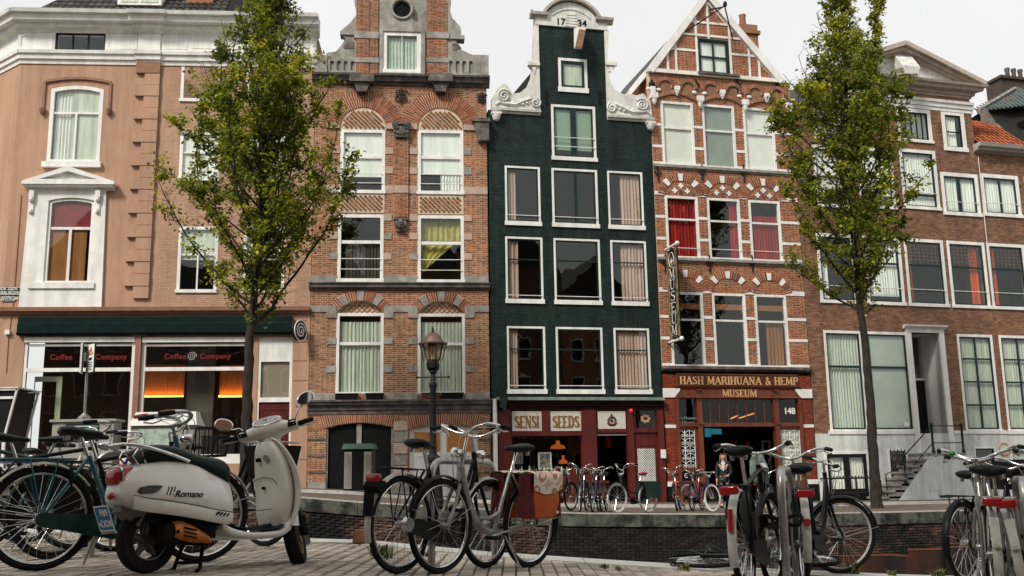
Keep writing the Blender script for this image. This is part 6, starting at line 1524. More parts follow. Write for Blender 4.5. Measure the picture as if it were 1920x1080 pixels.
# far canal wall: bricks and heavy coping blocks
fw = MB(); fw.sheet([[(x,edf(x)+.03,-3.4) for x in xs_f],[(x,edf(x)+.03,zfar(x)-.05) for x in xs_f]])
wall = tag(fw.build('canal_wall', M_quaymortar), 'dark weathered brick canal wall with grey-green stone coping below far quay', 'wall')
M_coping = mat('mossy_coping', (.12,.125,.10), .9, c2=(.022,.025,.02), ns=2.4, mixw=(.42,.58), streak=.5, bump=.3, bs=14); M_ctop = mat('coping_top', (.33,.31,.275), .85, c2=(.20,.19,.165), ns=4, bump=.2)
x = -13.0
while x < 15:
    L_ = random.uniform(1.1,1.9); x1 = x+L_-.012; A = (x,edf(x)); B_ = (x1,edf(x1)); z0 = zfar(x); z1 = zfar(x1)
    m = MB(); m.hexa([(A[0],A[1]-.05,z0-.30),(B_[0],B_[1]-.05,z1-.30),(B_[0],B_[1]+.43,z1-.30),(A[0],A[1]+.43,z0-.30),(A[0],A[1]-.05,z0-.02),(B_[0],B_[1]-.05,z1-.02),(B_[0],B_[1]+.43,z1-.02),(A[0],A[1]+.43,z0-.02)])
    co = m.build('coping_stone', M_coping, wall)
    m = MB(); m.hexa([(A[0],A[1]-.05,z0-.019),(B_[0],B_[1]-.05,z1-.019),(B_[0],B_[1]+.42,z1-.019),(A[0],A[1]+.42,z0-.019),(A[0],A[1]-.035,z0+.004),(B_[0],B_[1]-.035,z1+.004),(B_[0],B_[1]+.42,z1+.004),(A[0],A[1]+.42,z0+.004)]); m.build('worn_top', M_ctop, co); x += L_
bme = MB().brick(-.5,.5,-.5,.5,-.5,.5).mesh('brick'); bme.materials.append(M_quaybrick); rest = MB(); cand = []
for j in range(34):
    x = -8+(j%2)*.11
    while x < 13.5:
        w_ = .205; z = zfar(x)-.33-.066*(j+1); cand.append((x,x+w_,z)); x += w_+.012
def vis(c): px = 960+c[0]/edf(c[0])*FPX; py = 905+(CAMZ-c[2])/edf(c[0])*FPX; return 1000 < px < 1340 and py < 1048
n = 0; random.shuffle(cand)
for (xa,xb,z) in cand:
    ym = (edf(xa)+edf(xb))/2; yo = random.uniform(-.008,.006)
    if vis((xa,xb,z)) and n < 300:
        n += 1; o = bpy.data.objects.new('brick', bme); col.objects.link(o); o.parent = wall; o.location = ((xa+xb)/2,ym+.01+yo,z+.027); o.scale = (xb-xa,.05,.055); o.rotation_euler = (0,0,atan2(edf(xb)-edf(xa),xb-xa))
    else:
        ya = edf(xa)-.012+yo; yb = edf(xb)-.012+yo; c2 = .004
        rest._add([(xa+c2,ya,z+c2),(xb-c2,yb,z+c2),(xb-c2,yb,z+.055-c2),(xa+c2,ya,z+.055-c2),(xa,ya+.05,z),(xb,yb+.05,z),(xb,yb+.05,z+.055),(xa,ya+.05,z+.055)], [(0,1,2,3),(0,4,5,1),(1,5,6,2),(2,6,7,3),(3,7,4,0)])
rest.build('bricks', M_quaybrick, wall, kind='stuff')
wt = MB(); wt._add([(-80,2,-2.3),(80,2,-2.3),(80,40,-2.3),(-80,40,-2.3)], [(0,1,2,3)]); struct(wt.build('water', M_water))
gd = MB(); gd._add([(-1500,-800,-3.6),(1500,-800,-3.6),(1500,2500,-3.6),(-1500,2500,-3.6)], [(0,1,2,3)]); struct(gd.build('ground', M_sand))
# rusty sheet piling standing in the canal
rust = mat('rusty_steel', (.05,.016,.009), .8, c2=(.012,.008,.007), ns=1.6, mixw=(.35,.6), bump=.4, bs=18, stretch=(1,1,.4)); rustl = mat('rusty_edge', (.19,.055,.02), .8, c2=(.10,.03,.012), ns=6)
sp = thing('sheet_piling', 'rusty steel sheet piling standing in the canal below the far quay', 'piling', (6.0,20.2,-2.6))
zt_ = lambda x: at(960+(x+6.0)/20*FPX*1.0,1030,20.2).z+2.6
x = -.2; k = 0; pts = []
while x < 5.6:
    dpt = 0 if k%2 else .38; w_ = .62 if k%2 else 1.55
    for seg in ((x,dpt,x+w_,dpt),(x+w_,dpt,x+w_+.22,.38-dpt)):
        m = MB(); zz = 1.88+.03*random.random()-(.12 if k == 0 else 0); m.hexa([(seg[0],seg[1],0),(seg[2],seg[3],0),(seg[2],seg[3]+.03,0),(seg[0],seg[1]+.03,0),(seg[0],seg[1],zz),(seg[2],seg[3],zz),(seg[2],seg[3]+.03,zz),(seg[0],seg[1]+.03,zz)]); pn = m.build('pile_panel', rust, sp)
        m = MB(); m.hexa([(seg[0],seg[1]-.01,zz),(seg[2],seg[3]-.01,zz),(seg[2],seg[3]+.04,zz),(seg[0],seg[1]+.04,zz),(seg[0],seg[1]-.01,zz+.025),(seg[2],seg[3]-.01,zz+.025),(seg[2],seg[3]+.04,zz+.025),(seg[0],seg[1]+.04,zz+.025)]); m.build('top_edge', rustl, pn)
    x += w_+.22; k += 1
# weeds in the joints along the near edge
M_weed = mat('weed_leaf', (.085,.105,.022), .8, c2=(.17,.15,.04), ns=20, island=.4)
def weed(x, y, h, n, lab, dry=0):
    m = MB()
    for i in range(n):
        a = random.random()*2*pi; l = h*random.uniform(.5,1.1); sp_ = random.uniform(.2,.9); bx = random.gauss(0,h*.25); by = random.gauss(0,h*.2); w_ = h*.05
        p0 = Vector((bx,by,0)); p1 = p0+Vector((cos(a)*l*sp_*.4,sin(a)*l*sp_*.4,l*.6)); p2 = p0+Vector((cos(a)*l*sp_,sin(a)*l*sp_,l*.75)); s = Vector((-sin(a),cos(a),0))*w_
        m._add([p0-s,p0+s,p1+s*1.3,p1-s*1.3,p2], [(0,1,2,3),(3,2,4)])
    o = m.build('weed', M_weed); o.location = (x,y,znear(x)-.005); tag(o, lab, 'weed', 'weeds in the paving joints')
for px,py,h,n,lab in ((715,1040,.16,60,'dry yellow-green grass tuft beside the rear wheel of the white-guarded bicycle'),(1120,1058,.07,40,'low grass tuft at the canal edge right of the orange pannier'),(1145,1062,.06,30,'tiny flat weed at the canal edge next to a grass tuft'),(1262,1062,.09,50,'brownish weed patch beside the fallen bicycle handle'),(1566,1062,.16,40,'upright leafy weed at the canal edge below the white front wheel'),(1640,1068,.08,40,'low weed clump on the paving before the rusty piling'),(1725,1070,.11,60,'spreading weed clump at the edge before the rusty piling'),(1760,1076,.07,60,'flat weed strip on the paving near the white-guarded bicycles')):
    d = FPX*(CAMZ-znear(0))/(py-905+.016*(px-960)); 
    for _ in range(4): X = (px-960)/FPX*d; d = FPX*(CAMZ-znear(X))/(py-905+.016*(px-960))
    d = min(d, edn(X)-.12); weed((px-960)/FPX*d, d, h, n, lab)
# small brick-red road block behind the white-guarded bicycle
d = 10.2; X = (682-960)/FPX*d
bl = MB(); bl.hexa([(-.10,-.07,0),(.10,-.07,0),(.10,.07,0),(-.10,.07,0),(-.08,-.05,.12),(.08,-.05,.12),(.08,.05,.12),(-.08,.05,.12)]); o = bl.build('edge_block', mat('painted_block',(.26,.09,.045),.8,c2=(.15,.11,.07),ns=12)); o.location = (X,d,znear(X)+.012); tag(o, 'small orange-brown painted block on the granite canal edge', 'block')

# =================================================================== row of houses behind the viewer, seen mirrored in the panes
def mirror_house(x0, x1, h, y, wm, lab, gable):
    t = thing('canal_house', lab, 'house', (x0,y,0)); w_ = x1-x0
    MB().box(0,w_,-8,0,-.4,h).build('wall', wm, t)
    if gable: MB().prism([(0,h),(w_,h),(w_*.5,h+3.4)], [], -8, 0).build('roof', M_tile_d, t)
    else: MB().hexa([(0,-8,h),(w_,-8,h),(w_,0,h),(0,0,h),(0,-6,h+2.2),(w_,-6,h+2.2),(w_,-2,h+2.2),(0,-2,h+2.2)]).build('roof', M_tile_d, t)
    n = max(2,int(w_/1.9)); fl = int(h/3.1)
    for i in range(n):
        for j in range(fl):
            xc = (i+.5)*w_/n; zc = 1.9+j*3.05
            f = MB().prism(rectloop(xc-.55,zc-.95,xc+.55,zc+.95), [rectloop(xc-.46,zc-.84,xc+.46,zc+.86)], 0, .06).build('window', M_white, t)
            MB().box(xc-.46,xc+.46,.01,.02,zc-.84,zc+.86).build('pane', M_black, f)
for i,(x0,x1,h,wm,lab,g) in enumerate(((-34,-27,15,M_brick,'red brick canal house behind the viewer with flat eaves and wide front',False),(-26.9,-21,17,M_brickbr,'brown brick canal house behind the viewer with pointed roof, farthest toward the bridge',True),(-20.9,-15,14.5,M_stone,'grey stone canal house behind the viewer',False),(-14.9,-9,18,M_brickbr,'tall brown canal house behind the viewer with pointed roof',True),(-8.9,-3,15.5,M_brickor,'orange brick canal house behind the viewer',True),(-2.9,3.5,16.5,M_brickbr,'brown brick canal house straight behind the viewer with low hipped roof',False),(3.6,9.5,18,M_brick,'red brick canal house behind the viewer with pointed roof',True),(9.6,16,15,M_whitest,'white plastered canal house behind the viewer',False),(16.1,23,17.5,M_brickbr,'broad brown canal house behind the viewer with pointed roof',True),(23.1,30,15.5,M_brick,'red brick canal house behind the viewer at the far right end',True))):
    mirror_house(x0,x1,h,-7.0,wm,lab,g)

# =================================================================== street trees
def tree(name, label, base, trunk_px, Yd, outline, seed, nleaf, leaders=()):
    """trunk through points seen in the picture at depth Yd; outline = [(py, xmin, xmax)] of the crown"""
    rnd = random.Random(seed); t = thing(name, label, 'tree', base)
    B = Vector(base)
    tp = [at(px,py,Yd)-B for px,py in trunk_px]; tp[0] = Vector((0,0,-.1))
    sp_ = spline(tp, 6); n = len(sp_); r0 = .165
    rad = [max(.018, r0*(1-.93*(i/(n-1))**.85)*(1.25 if i == 0 else 1)) for i in range(n)]
    sp_ = [p+Vector((rnd.gauss(0,.012),rnd.gauss(0,.012),0)) for p in sp_]
    mb = MB(); mb.tube(sp_, [r*(1+rnd.uniform(-.06,.06)) for r in rad], 10)
    O = sorted([(at(xa,py,Yd).z-B.z, at(xa,py,Yd).x-B.x, at(xb,py,Yd).x-B.x) for py,xa,xb in outline])
    zlo = O[0][0]; zhi = O[-1][0]
    def env(z): return (prof([(o[0],o[1]) for o in O],z), prof([(o[0],o[2]) for o in O],z))
    def tr_at(z):
        for a,b in zip(sp_,sp_[1:]):
            if a.z <= z <= b.z: return a.lerp(b,(z-a.z)/(b.z-a.z+1e-9))
        return sp_[-1]
    def tr_r(z): return prof([(p.z,r) for p,r in zip(sp_,rad)], z)
    limbs = MB(); tips = []
    nl = 88; zst = zlo-.5
    for i in range(nl):
        f = (i+.5)/nl; z0 = lerp(zst,zhi-.5,f**.9); az = i*2.399+rnd.uniform(-.4,.4)
        L = None; p = tr_at(z0).copy(); up = lerp(.72,1.9,f)*rnd.uniform(.8,1.25)
        d = Vector((cos(az),sin(az),up)).normalized(); pts = [p.copy()]; steps = 9
        # walk outwards until the outline is met
        lim = rnd.uniform(.78,1.10); dirv = d.copy()
        for s in range(16):
            p = p+dirv*.36; dirv = (dirv+Vector((rnd.gauss(0,.10),rnd.gauss(0,.10),.07+rnd.gauss(0,.06)))).normalized()
            xa,xb = env(p.z); c_ = tr_at(min(p.z,sp_[-1].z)); hw = (xb-xa)/2
            dy = abs(p.y-c_.y)
            if p.z > zhi+.2: break
            mid = (xa+xb)/2; rr = sqrt(((p.x-mid)/max(hw,.1))**2+(dy/max(hw*.95,.1))**2)
            pts.append(p.copy())
            if rr > lim and s > 0: break
        if len(pts) < 2: continue
        rs = max(.014, tr_r(z0)*.42); m = len(pts)
        limbs.tube(pts, [lerp(rs,.007,k/(m-1)) for k in range(m)], 6)
        for k in range(1,m):
            for q in range(3):
                a2 = rnd.random()*2*pi; dv = Vector((cos(a2),sin(a2),rnd.uniform(.1,1.3))).normalized()
                l = rnd.uniform(.25,.75)*(1.15-.4*k/m); e0 = pts[k-1].lerp(pts[k],rnd.random()); e1 = e0+dv*l*.5+Vector((0,0,.03)); e2 = e0+dv*l+Vector((0,0,.10*l))
                xa,xb = env(e2.z); hw = (xb-xa)/2; mid = (xa+xb)/2
                if sqrt(((e2.x-mid)/max(hw,.1))**2+((e2.y-tr_at(e2.z).y)/max(hw,.1))**2) > 1.14: continue
                rr_ = sqrt(((e2.x-mid)/max(hw,.1))**2+((e2.y-tr_at(e2.z).y)/max(hw,.1))**2)
                limbs.tube([e0,e1,e2], [.008,.006,.003], 4)
                if rr_ < .4 and rnd.random() < .6: continue
                if e2.z > lerp(zlo,zhi,.62) and rnd.random() < .45: continue
                tips.append((e0,e1,e2))
    for ld in leaders:      # further upright leaders beside the main stem
        lp_ = spline([at(px,py,Yd)-B+Vector((0,rnd.uniform(-.15,.15),0)) for px,py in ld], 4); m = len(lp_)
        limbs.tube(lp_, [lerp(.045,.008,k/(m-1)) for k in range(m)], 6)
        for k in range(2,m):
            for q in range(6):
                a2 = rnd.random()*2*pi; dv = Vector((cos(a2),sin(a2),rnd.uniform(.6,1.8))).normalized(); l = rnd.uniform(.15,.40); e0 = lp_[k-1].lerp(lp_[k],rnd.random()); e1 = e0+dv*l*.5; e2 = e0+dv*l
                limbs.tube([e0,e1,e2], [.006,.005,.003], 4); tips.append((e0,e1,e2))
    trk = mb.build('trunk', M_trunk, t, smooth=60); limbs.build('limbs', M_trunk, t, smooth=60)
    lf = MB(); V = []; Fc = []
    per = max(4, int(nleaf/len(tips)))
    for (e0,e1,e2) in tips:
        k = int(per*rnd.choice([0,.2,.6,1.1,1.9,2.4])); sp2 = rnd.uniform(.05,.11)
        for _ in range(k):
            s = rnd.random()**.6; c_ = (e0.lerp(e1,s*2) if s < .5 else e1.lerp(e2,s*2-1))+Vector((rnd.gauss(0,sp2),rnd.gauss(0,sp2),rnd.gauss(0,sp2*.8)))
            L_ = rnd.uniform(.075,.14); a = rnd.random()*2*pi; tilt = rnd.gauss(-.35,.5)
            dx = Vector((cos(a)*cos(tilt),sin(a)*cos(tilt),sin(tilt))); side = Vector((-sin(a),cos(a),rnd.gauss(0,.4))).normalized(); nr_ = dx.cross(side)
            b = len(V); w = L_*.42
            V += [tuple(c_),tuple(c_+dx*L_*.5+side*w+nr_*L_*.12),tuple(c_+dx*L_),tuple(c_+dx*L_*.5-side*w+nr_*L_*.12)]
            Fc += [(b,b+1,b+2),(b,b+2,b+3)]
    lf.v = V; lf.f = Fc; lf.build('crown', M_leaf, t, kind='stuff')
    return t
Y1 = 26.0
b1 = at(462,905,Y1); b1.z = zfar(b1.x)
tree('street_tree', 'slender leafy street tree before the tan corner house and cafe', b1, [(462,930),(462,800),(466,690),(472,600),(482,500),(490,380),(497,250),(502,120),(506,10),(508,-60)], Y1,
     [(-70,492,522),(-20,476,545),(20,464,560),(60,428,572),(110,392,588),(150,365,612),(190,338,642),(260,322,650),(330,308,662),(400,298,655),(450,312,622),(500,348,590),(550,400,560),(585,440,520)], 11, 34000)
Y2 = 29.5
b2 = at(1643,945,Y2); b2.z = zfar(b2.x)
tree('street_tree', 'tall leafy street tree with forked top before the brown pediment house', b2, [(1643,945),(1638,860),(1632,760),(1624,660),(1612,570),(1604,480),(1598,380),(1592,260),(1585,140),(1578,30),(1572,-50)], Y2,
     [(-60,1550,1590),(0,1536,1602),(60,1518,1618),(110,1504,1636),(150,1478,1678),(200,1436,1712),(280,1445,1728),(350,1462,1742),(420,1455,1705),(480,1466,1702),(530,1500,1690),(570,1560,1640)], 23, 34000, [[(1600,330),(1618,230),(1634,130),(1643,50),(1646,-10)]])

# =================================================================== street lantern
d = 24.4; lp = at(812,905,d); lz = zfar(lp.x)
L = thing('street_lantern', 'black cast iron street lantern with round copper-roofed glass on the far quay', 'street lamp', (lp.x,lp.y,lz))
zt = at(815,634,d).z-lz; k = zt/4.1
MB().lathe([(.30,0),(.30,.12),(.24,.16),(.22,.5),(.25,.54),(.25,.60),(.17,.68),(.15,1.0),(.19,1.04),(.19,1.10),(.12,1.18)], (0,0,0), 14).build('pedestal', M_iron, L, smooth=35)
MB().lathe([(.10,1.15),(.085,1.3),(.075,2.75),(.10,2.8),(.10,2.86),(.07,2.9),(.06,3.1),(.09,3.14),(.05,3.2)], (0,0,0), 12).build('post', M_iron, L, smooth=35)
m = MB(); m.tube([(-.37,0,3.02),(.37,0,3.02)], .018, 6); m.ball((-.38,0,3.02),.035); m.ball((.38,0,3.02),.035); m.build('ladder_bar', M_iron, L)
m = MB(); m.lathe([(.05,3.18),(.13,3.24),(.15,3.38),(.14,3.44)], (0,0,0), 12)
for a in range(4):
    an = a*pi/2+pi/4; m.tube([(cos(an)*.06,sin(an)*.06,3.16),(cos(an)*.17,sin(an)*.17,3.22),(cos(an)*.19,sin(an)*.19,3.34),(cos(an)*.13,sin(an)*.13,3.4)], .018, 6)
m.build('lantern_collar', M_iron, L, smooth=40)
MB().lathe([(.15,3.42),(.19,3.52),(.245,3.82)], (0,0,0), 8).build('lantern_glass', M_lampgl, L)
m = MB()
for a in range(8):
    an = a*pi/4+pi/8; m.tube([(cos(an)*.155,sin(an)*.155,3.42),(cos(an)*.195,sin(an)*.195,3.52),(cos(an)*.25,sin(an)*.25,3.83)], .009, 5)
for a in range(4):
    an = a*pi/2; m.tube([(cos(an)*.33,sin(an)*.33,3.85),(cos(an)*.22,sin(an)*.22,3.42)], .010, 5)
m.build('lantern_bars', M_iron, L)
MB().lathe([(.05,3.45),(.04,3.6),(.05,3.7),(.02,3.74)], (0,0,0), 8).build('burner', M_blind, L)
MB().lathe([(.36,3.82),(.36,3.845),(.26,3.87),(.21,3.98),(.12,4.08),(.05,4.11)], (0,0,0), 18).build('lantern_roof', mat('weathered_copper',(.16,.095,.075),.5,metal=.4,c2=(.09,.06,.05),ns=6), L, smooth=40)
MB().lathe([(.03,4.1),(.045,4.14),(.02,4.17),(.03,4.2),(.005,4.28)], (0,0,0), 8).build('finial', M_iron, L, smooth=50)
# =================================================================== cabinets, sign post on the far quay
def atz(px, py, Y): p = at(px,py,Y); return p
d = 24.6
def cabinet(name, lab, x0, x1, ytop, d, dep, m, top):
    a = at(x0,ytop,d); b = at(x1,ytop,d); z = zfar(a.x); h = (a.z+b.z)/2-z; w = b.x-a.x
    t = thing(name, lab, 'cabinet', (a.x,d,z)); MB().box(0,w,0,dep,-.15,h-.06).build('body', m, t); return t,w,h
M_cab = mat('grey_cabinet', (.33,.31,.275), .7, c2=(.25,.235,.21), ns=3, bump=.1)
t,w,h = cabinet('utility_cabinet', 'grey utility cabinet with turquoise printed panel and a sign post on top', 99, 214, 786, 24.6, .5, M_cab, 0)
MB().box(-.05,w+.06,-.06,.56,h-.06,h).build('lid', M_cab, t)
MB().box(w*.22,w*.76,-.02,-.002,h-.52,h-.12).build('panel_frame', M_black, t); MB().box(w*.25,w*.73,-.026,-.021,h-.5,h-.15).build('printed_panel', mat('turquoise_print',(.03,.33,.31),.6,c2=(.45,.2,.1),ns=9,mixw=(.58,.66)), t)
MB().box(w*.5-.01,w*.5+.01,-.012,-.002,.05,h-.55).build('door_gap', M_black, t)
t2,w2,h2 = cabinet('power_cabinet', 'light grey power cabinet with sloped white top and pale green label', 247, 366, 790, 24.8, .55, M_cab, 0)
MB().hexa([(-.06,-.08,h2-.1),(w2+.06,-.08,h2-.1),(w2+.06,.6,h2-.1),(-.06,.6,h2-.1),(.04,.15,h2+.24),(w2-.04,.15,h2+.24),(w2-.04,.45,h2+.24),(.04,.45,h2+.24)]).build('sloped_lid', mat('light_grey_lid',(.58,.57,.54),.6,c2=(.5,.49,.46),ns=4), t2)
MB().box(w2*.12,w2*.62,-.012,-.001,h2-.62,h2-.18).build('label_panel', mat('pale_green_print',(.36,.43,.36),.6,c2=(.22,.30,.25),ns=7,mixw=(.45,.6)), t2)
p = at(158,786,24.75); zb = p.z-.02
s = thing('sign_post', 'grey steel post with two double-sided warning boards rising from the utility cabinet', 'sign', (p.x,24.75,zb))
tp = at(166,645,24.75); hh = tp.z-zb; lean = tp.x-p.x
MB().lathe([(.16,0),(.16,.06),(.08,.12),(.05,.16)], (0,0,0), 12).build('base_cap', M_steel, s, smooth=40)
MB().tube([(0,0,.1),(lean*.8,0,hh*.75),(lean,0,hh-.05)], .035, 8).build('pole', M_steel, s, smooth=40)
for i,(an,off) in enumerate(((-62,(.10,-.05)),(-118,(-.10,-.03)))):
    Mx = Matrix.Translation((lean+off[0],off[1],hh-.36))@Matrix.Rotation(RAD(an+62 if i == 0 else an),4,'Z')
    if i == 0: Mx = Matrix.Translation((lean+.12,-.08,hh-.36))@Matrix.Rotation(RAD(-38),4,'Z')
    else: Mx = Matrix.Translation((lean-.12,-.05,hh-.36))@Matrix.Rotation(RAD(-74),4,'Z')
    bd = MB(Mx).box(-.17,.17,-.015,.015,-.36,.36).build('board', M_blind if i == 0 else M_green, s)
    MB(Mx).prism(rectloop(-.175,-.365,.175,.365), [rectloop(-.155,-.345,.155,.345)], -.02, .02).build('board_edge', M_green if i == 0 else M_white, bd)
    if i == 0:
        k = MB(Mx); k.prism([(-.11,.08),(.11,.08),(0,.29)], [[(-.065,.108),(.065,.108),(0,.225)]], -.02, -.0155); k.build('warning_triangle', mat('sign_red',(.45,.04,.03),.5), bd)
        k = MB(Mx); k.box(-.008,.008,-.02,-.0155,.12,.19)
        k.prism([(-.08,-.03),(-.02,.01),(.06,.02),(.07,-.02),(.03,-.06),(-.04,-.06)], [], -.02, -.0155)
        for j in range(5): k.box(-.12,.10-.03*(j%2),-.02,-.0155,-.12-.045*j,-.10-.045*j)
        k.build('pictogram', M_black, bd)
# =================================================================== food cart at the left edge: white frame, dark panels
d = 24.3; z = zfar(at(2,905,d).x); tr_ = at(34,728,d); br_ = at(8,812,d); x0 = tr_.x-2.2
v = thing('street_cart', 'dark street cart with white frame and outward leaning end parked by the cafe', 'cart', (x0,d,z))
hh = tr_.z-z; xt = tr_.x-x0; xb = br_.x-x0; zb_ = br_.z-z
MB().prism([(0,.32),(xb,.32),(xb,zb_),(xt-.08,hh-.05),(0,hh-.05)], [], .04, 1.1).build('body', mat('cart_panel',(.012,.013,.014),.35), v)
for nm,a,b,w_ in (('end_post',(xb,zb_-.1),(xt-.03,hh-.02),.04),('top_rail',(0,hh-.03),(xt,hh-.03),.035),('middle_rail',(0,hh-.22),(xt-.1,hh-.22),.06),('end_post',(xb,.32),(xb,zb_-.1),.07)):
    for y0 in (-.01,1.08): m = MB(); ustroke(m, [a,b], w_, y0, y0+.06); m.build(nm, M_white, v)
MB().box(0,xt+.02,-.03,1.17,hh,hh+.03).build('roof', M_white, v)
for x in (.4,1.5):
    for y0 in (.0,1.05): MB().tube([(x,y0-.02,.28),(x,y0+.08,.28)], .28, 20).build('wheel', M_rubber, v, smooth=40)
# =================================================================== dark street cabinet before the garage door
d = 30.5; a = at(645,836,d); b = at(698,836,d); z = zfar(a.x)+.085; w = b.x-a.x; h = a.z-z
t = thing('vent_kiosk', 'dark green ventilation kiosk with pale louvred side panels before the garage door', 'kiosk', (a.x,d,z))
MB().box(.0,w,0,.7,0,h-.1).build('body', M_black, t); MB().hexa([(-.06,-.06,h-.1),(w+.06,-.06,h-.1),(w+.06,.76,h-.1),(-.06,.76,h-.1),(-.02,-.0,h+.06),(w+.02,-.0,h+.06),(w+.02,.7,h+.06),(-.02,.7,h+.06)]).build('roof', mat('kiosk_roof',(.07,.11,.09),.5), t)
for xx in (.02,w-.24):
    pn = MB().box(xx,xx+.22,-.025,-.002,.05,h-.18).build('louvre_panel', mat('pale_louvre',(.30,.29,.24),.7), t)
    m = MB()
    for i in range(24): m.box(xx+.02,xx+.2,-.035,-.025,.1+i*(h-.33)/24,.125+i*(h-.33)/24)
    m.build('louvres', M_stone, pn, kind='stuff')

# =================================================================== bicycles
def rotm(axis, ang, c=(0,0,0)):
    c = Vector(c); return Matrix.Translation(c)@Matrix.Rotation(ang,4,Vector(axis).normalized())@Matrix.Translation(-c)
def wheel(parent, hub, M, R=.345, tw=.021, tyre=None, rim=None, spokes=28, n=40, detail=1):
    hub = Vector(hub); mb = MB(M)
    ring = lambda r: [(hub.x+r*cos(2*pi*i/n), hub.y, hub.z+r*sin(2*pi*i/n)) for i in range(n)]
    mb.tube(ring(R-tw*2-.006), .012, 6, closed=True, flat=1.0); w = mb.build('wheel', rim or M_chrome, parent, smooth=60)
    mb = MB(M); mb.tube(ring(R-tw), tw, 8, closed=True); mb.build('tyre', tyre or M_rubber, w, smooth=60)
    mb = MB(M)
    for i in range(spokes):
        a = 2*pi*i/spokes; s = 1 if i%2 else -1; a2 = a+(.9 if (i//2)%2 else -.9)
        mb.tube([(hub.x+.02*cos(a2),hub.y+s*.025,hub.z+.02*sin(a2)),(hub.x+(R-.055)*cos(a),hub.y,hub.z+(R-.055)*sin(a))], .0016 if detail else .0022, 3, cap=False)
    mb.build('spokes', M_chrome, w, kind='stuff')
    mb = MB(M); mb.tube([(hub.x,hub.y-.05,hub.z),(hub.x,hub.y-.03,hub.z),(hub.x,hub.y+.03,hub.z),(hub.x,hub.y+.05,hub.z)], [.010,.026,.026,.010], 10); mb.build('hub', M_steel, w, smooth=40)
    return w
def mudguard(parent, hub, M, m, a0, a1, R=.372, w=.030, n=18, name='mudguard', flap=None):
    mb = MB(M); rows = []
    for i in range(n+1):
        a = lerp(RAD(a0),RAD(a1),i/n)
        rows.append([(hub[0]+(R-.012*abs(t)**2*1.0)*cos(a), hub[1]+w*t, hub[2]+(R-.016*t*t)*sin(a)) for t in (-1,-.5,0,.5,1)])
    mb.sheet(rows); o = mb.build(name, m, parent, smooth=70)
    return o
def bike(label, rear, front, paint=None, style='step', guard=None, gripm=None, steer=0, lean=0, rack=True, rackm=None, saddle=None, tyre=None, rim=None, chaincase=True, near=True, bars='city', spokes=28, tail=True, light=True, basket=None, pedal=20, chainm=None, group=None, zf=None, rot=None, scale=1.0, rotors=None, barm=None, sadz=0.0, glab='bicycle', fguard=None, stem=.075, coat=False):
    """rear/front = ground points (x,y) under the two wheels; bike stands from rear to front"""
    P = paint or M_black; G = guard or M_black; gm = gripm or M_rubber; zf = zf or znear; bm_ = barm or M_chrome
    dv = Vector((front[0]-rear[0],front[1]-rear[1])); yaw = atan2(dv.y,dv.x)
    z0 = zf(rear[0]); z1 = zf(front[0]); pitch = -atan2(z1-z0, dv.length)
    t = thing('bicycle', label, 'bicycle', (rear[0],rear[1],z0+.003), 0, group)
    t.matrix_world = rot if rot is not None else Matrix.Translation((rear[0],rear[1],z0+.003))@Matrix.Rotation(yaw,4,'Z')@Matrix.Rotation(pitch,4,'Y')@Matrix.Rotation(RAD(lean),4,'X')
    I = Matrix.Identity(4)
    rh = Vector((0,0,.345)); fh = Vector((1.09,0,.345)); bb = Vector((.47,0,.285)); sc = Vector((.285,0,.74)); ht = Vector((.865,0,.905)); hb = Vector((.935,0,.64))
    S = rotm(ht-hb, RAD(steer), hb)
    wheel(t, rh, I, tyre=tyre, rim=rim, spokes=spokes, detail=near); wheel(t, fh, S, tyre=tyre, rim=rim, spokes=spokes, detail=near)
    # frame
    f = MB(); r = .017
    f.tube([bb,sc+Vector((-.0,0,.02))], r, 8); f.tube([hb,ht], r*1.2, 8)
    if style == 'step':
        f.tube(spline([ht.lerp(hb,.55),Vector((.80,0,.52)),Vector((.66,0,.375)),bb],5), r*1.15, 8)
        f.tube(spline([ht.lerp(hb,.2),Vector((.76,0,.60)),Vector((.60,0,.47)),bb.lerp(sc,.42)],5), r*.95, 8)
    elif style == 'wave':
        f.tube(spline([ht.lerp(hb,.45),Vector((.82,0,.56)),Vector((.68,0,.36)),bb+Vector((.02,0,-.005))],6), r*1.9, 10)
        f.tube(spline([Vector((.66,0,.40)),Vector((.53,0,.40)),bb.lerp(sc,.35)],5), r, 8)
    else:
        f.tube([sc,ht.lerp(hb,.15)], r, 8); f.tube([bb,ht.lerp(hb,.8)], r*1.1, 8)
    for s in (-1,1):
        f.tube([rh+Vector((0,s*.06,0)),bb+Vector((-.04,s*.035,0)),bb], r*.62, 6); f.tube([rh+Vector((0,s*.06,0)),sc+Vector((-.01,s*.02,0))], r*.55, 6)
    f.tube([bb+Vector((0,-.04,0)),bb+Vector((0,.04,0))], .025, 10)
    fo = f.build('frame', P, t, smooth=50)
    st = MB(); sd = (sc-bb).normalized(); top = sc+sd*(.17+sadz); st.tube([sc,top], .0135, 8); st.build('seat_post', M_chrome, t, smooth=50)
    # saddle
    s = MB(); rings = []
    for x,w,zz,h in ((-.15,.04,.03,.025),(-.135,.085,.035,.05),(-.09,.105,.035,.062),(-.03,.09,.028,.058),(.03,.055,.022,.045),(.09,.03,.018,.036),(.135,.022,.014,.03),(.145,.010,.010,.015)):
        rings.append([(top.x+x, w*cos(a), top.z+zz+h*.5*sin(a)*(1 if sin(a) > 0 else 1.5)) for a in [2*pi*i/14 for i in range(14)]])
    s.loft(rings); s.build('saddle', saddle or M_leather, t, smooth=60)
    s = MB()
    for q in (-1,1): s.lathe([(.014,0),(.016,.02),(.014,.05)], (top.x-.09,q*.045,top.z-.035), 8)
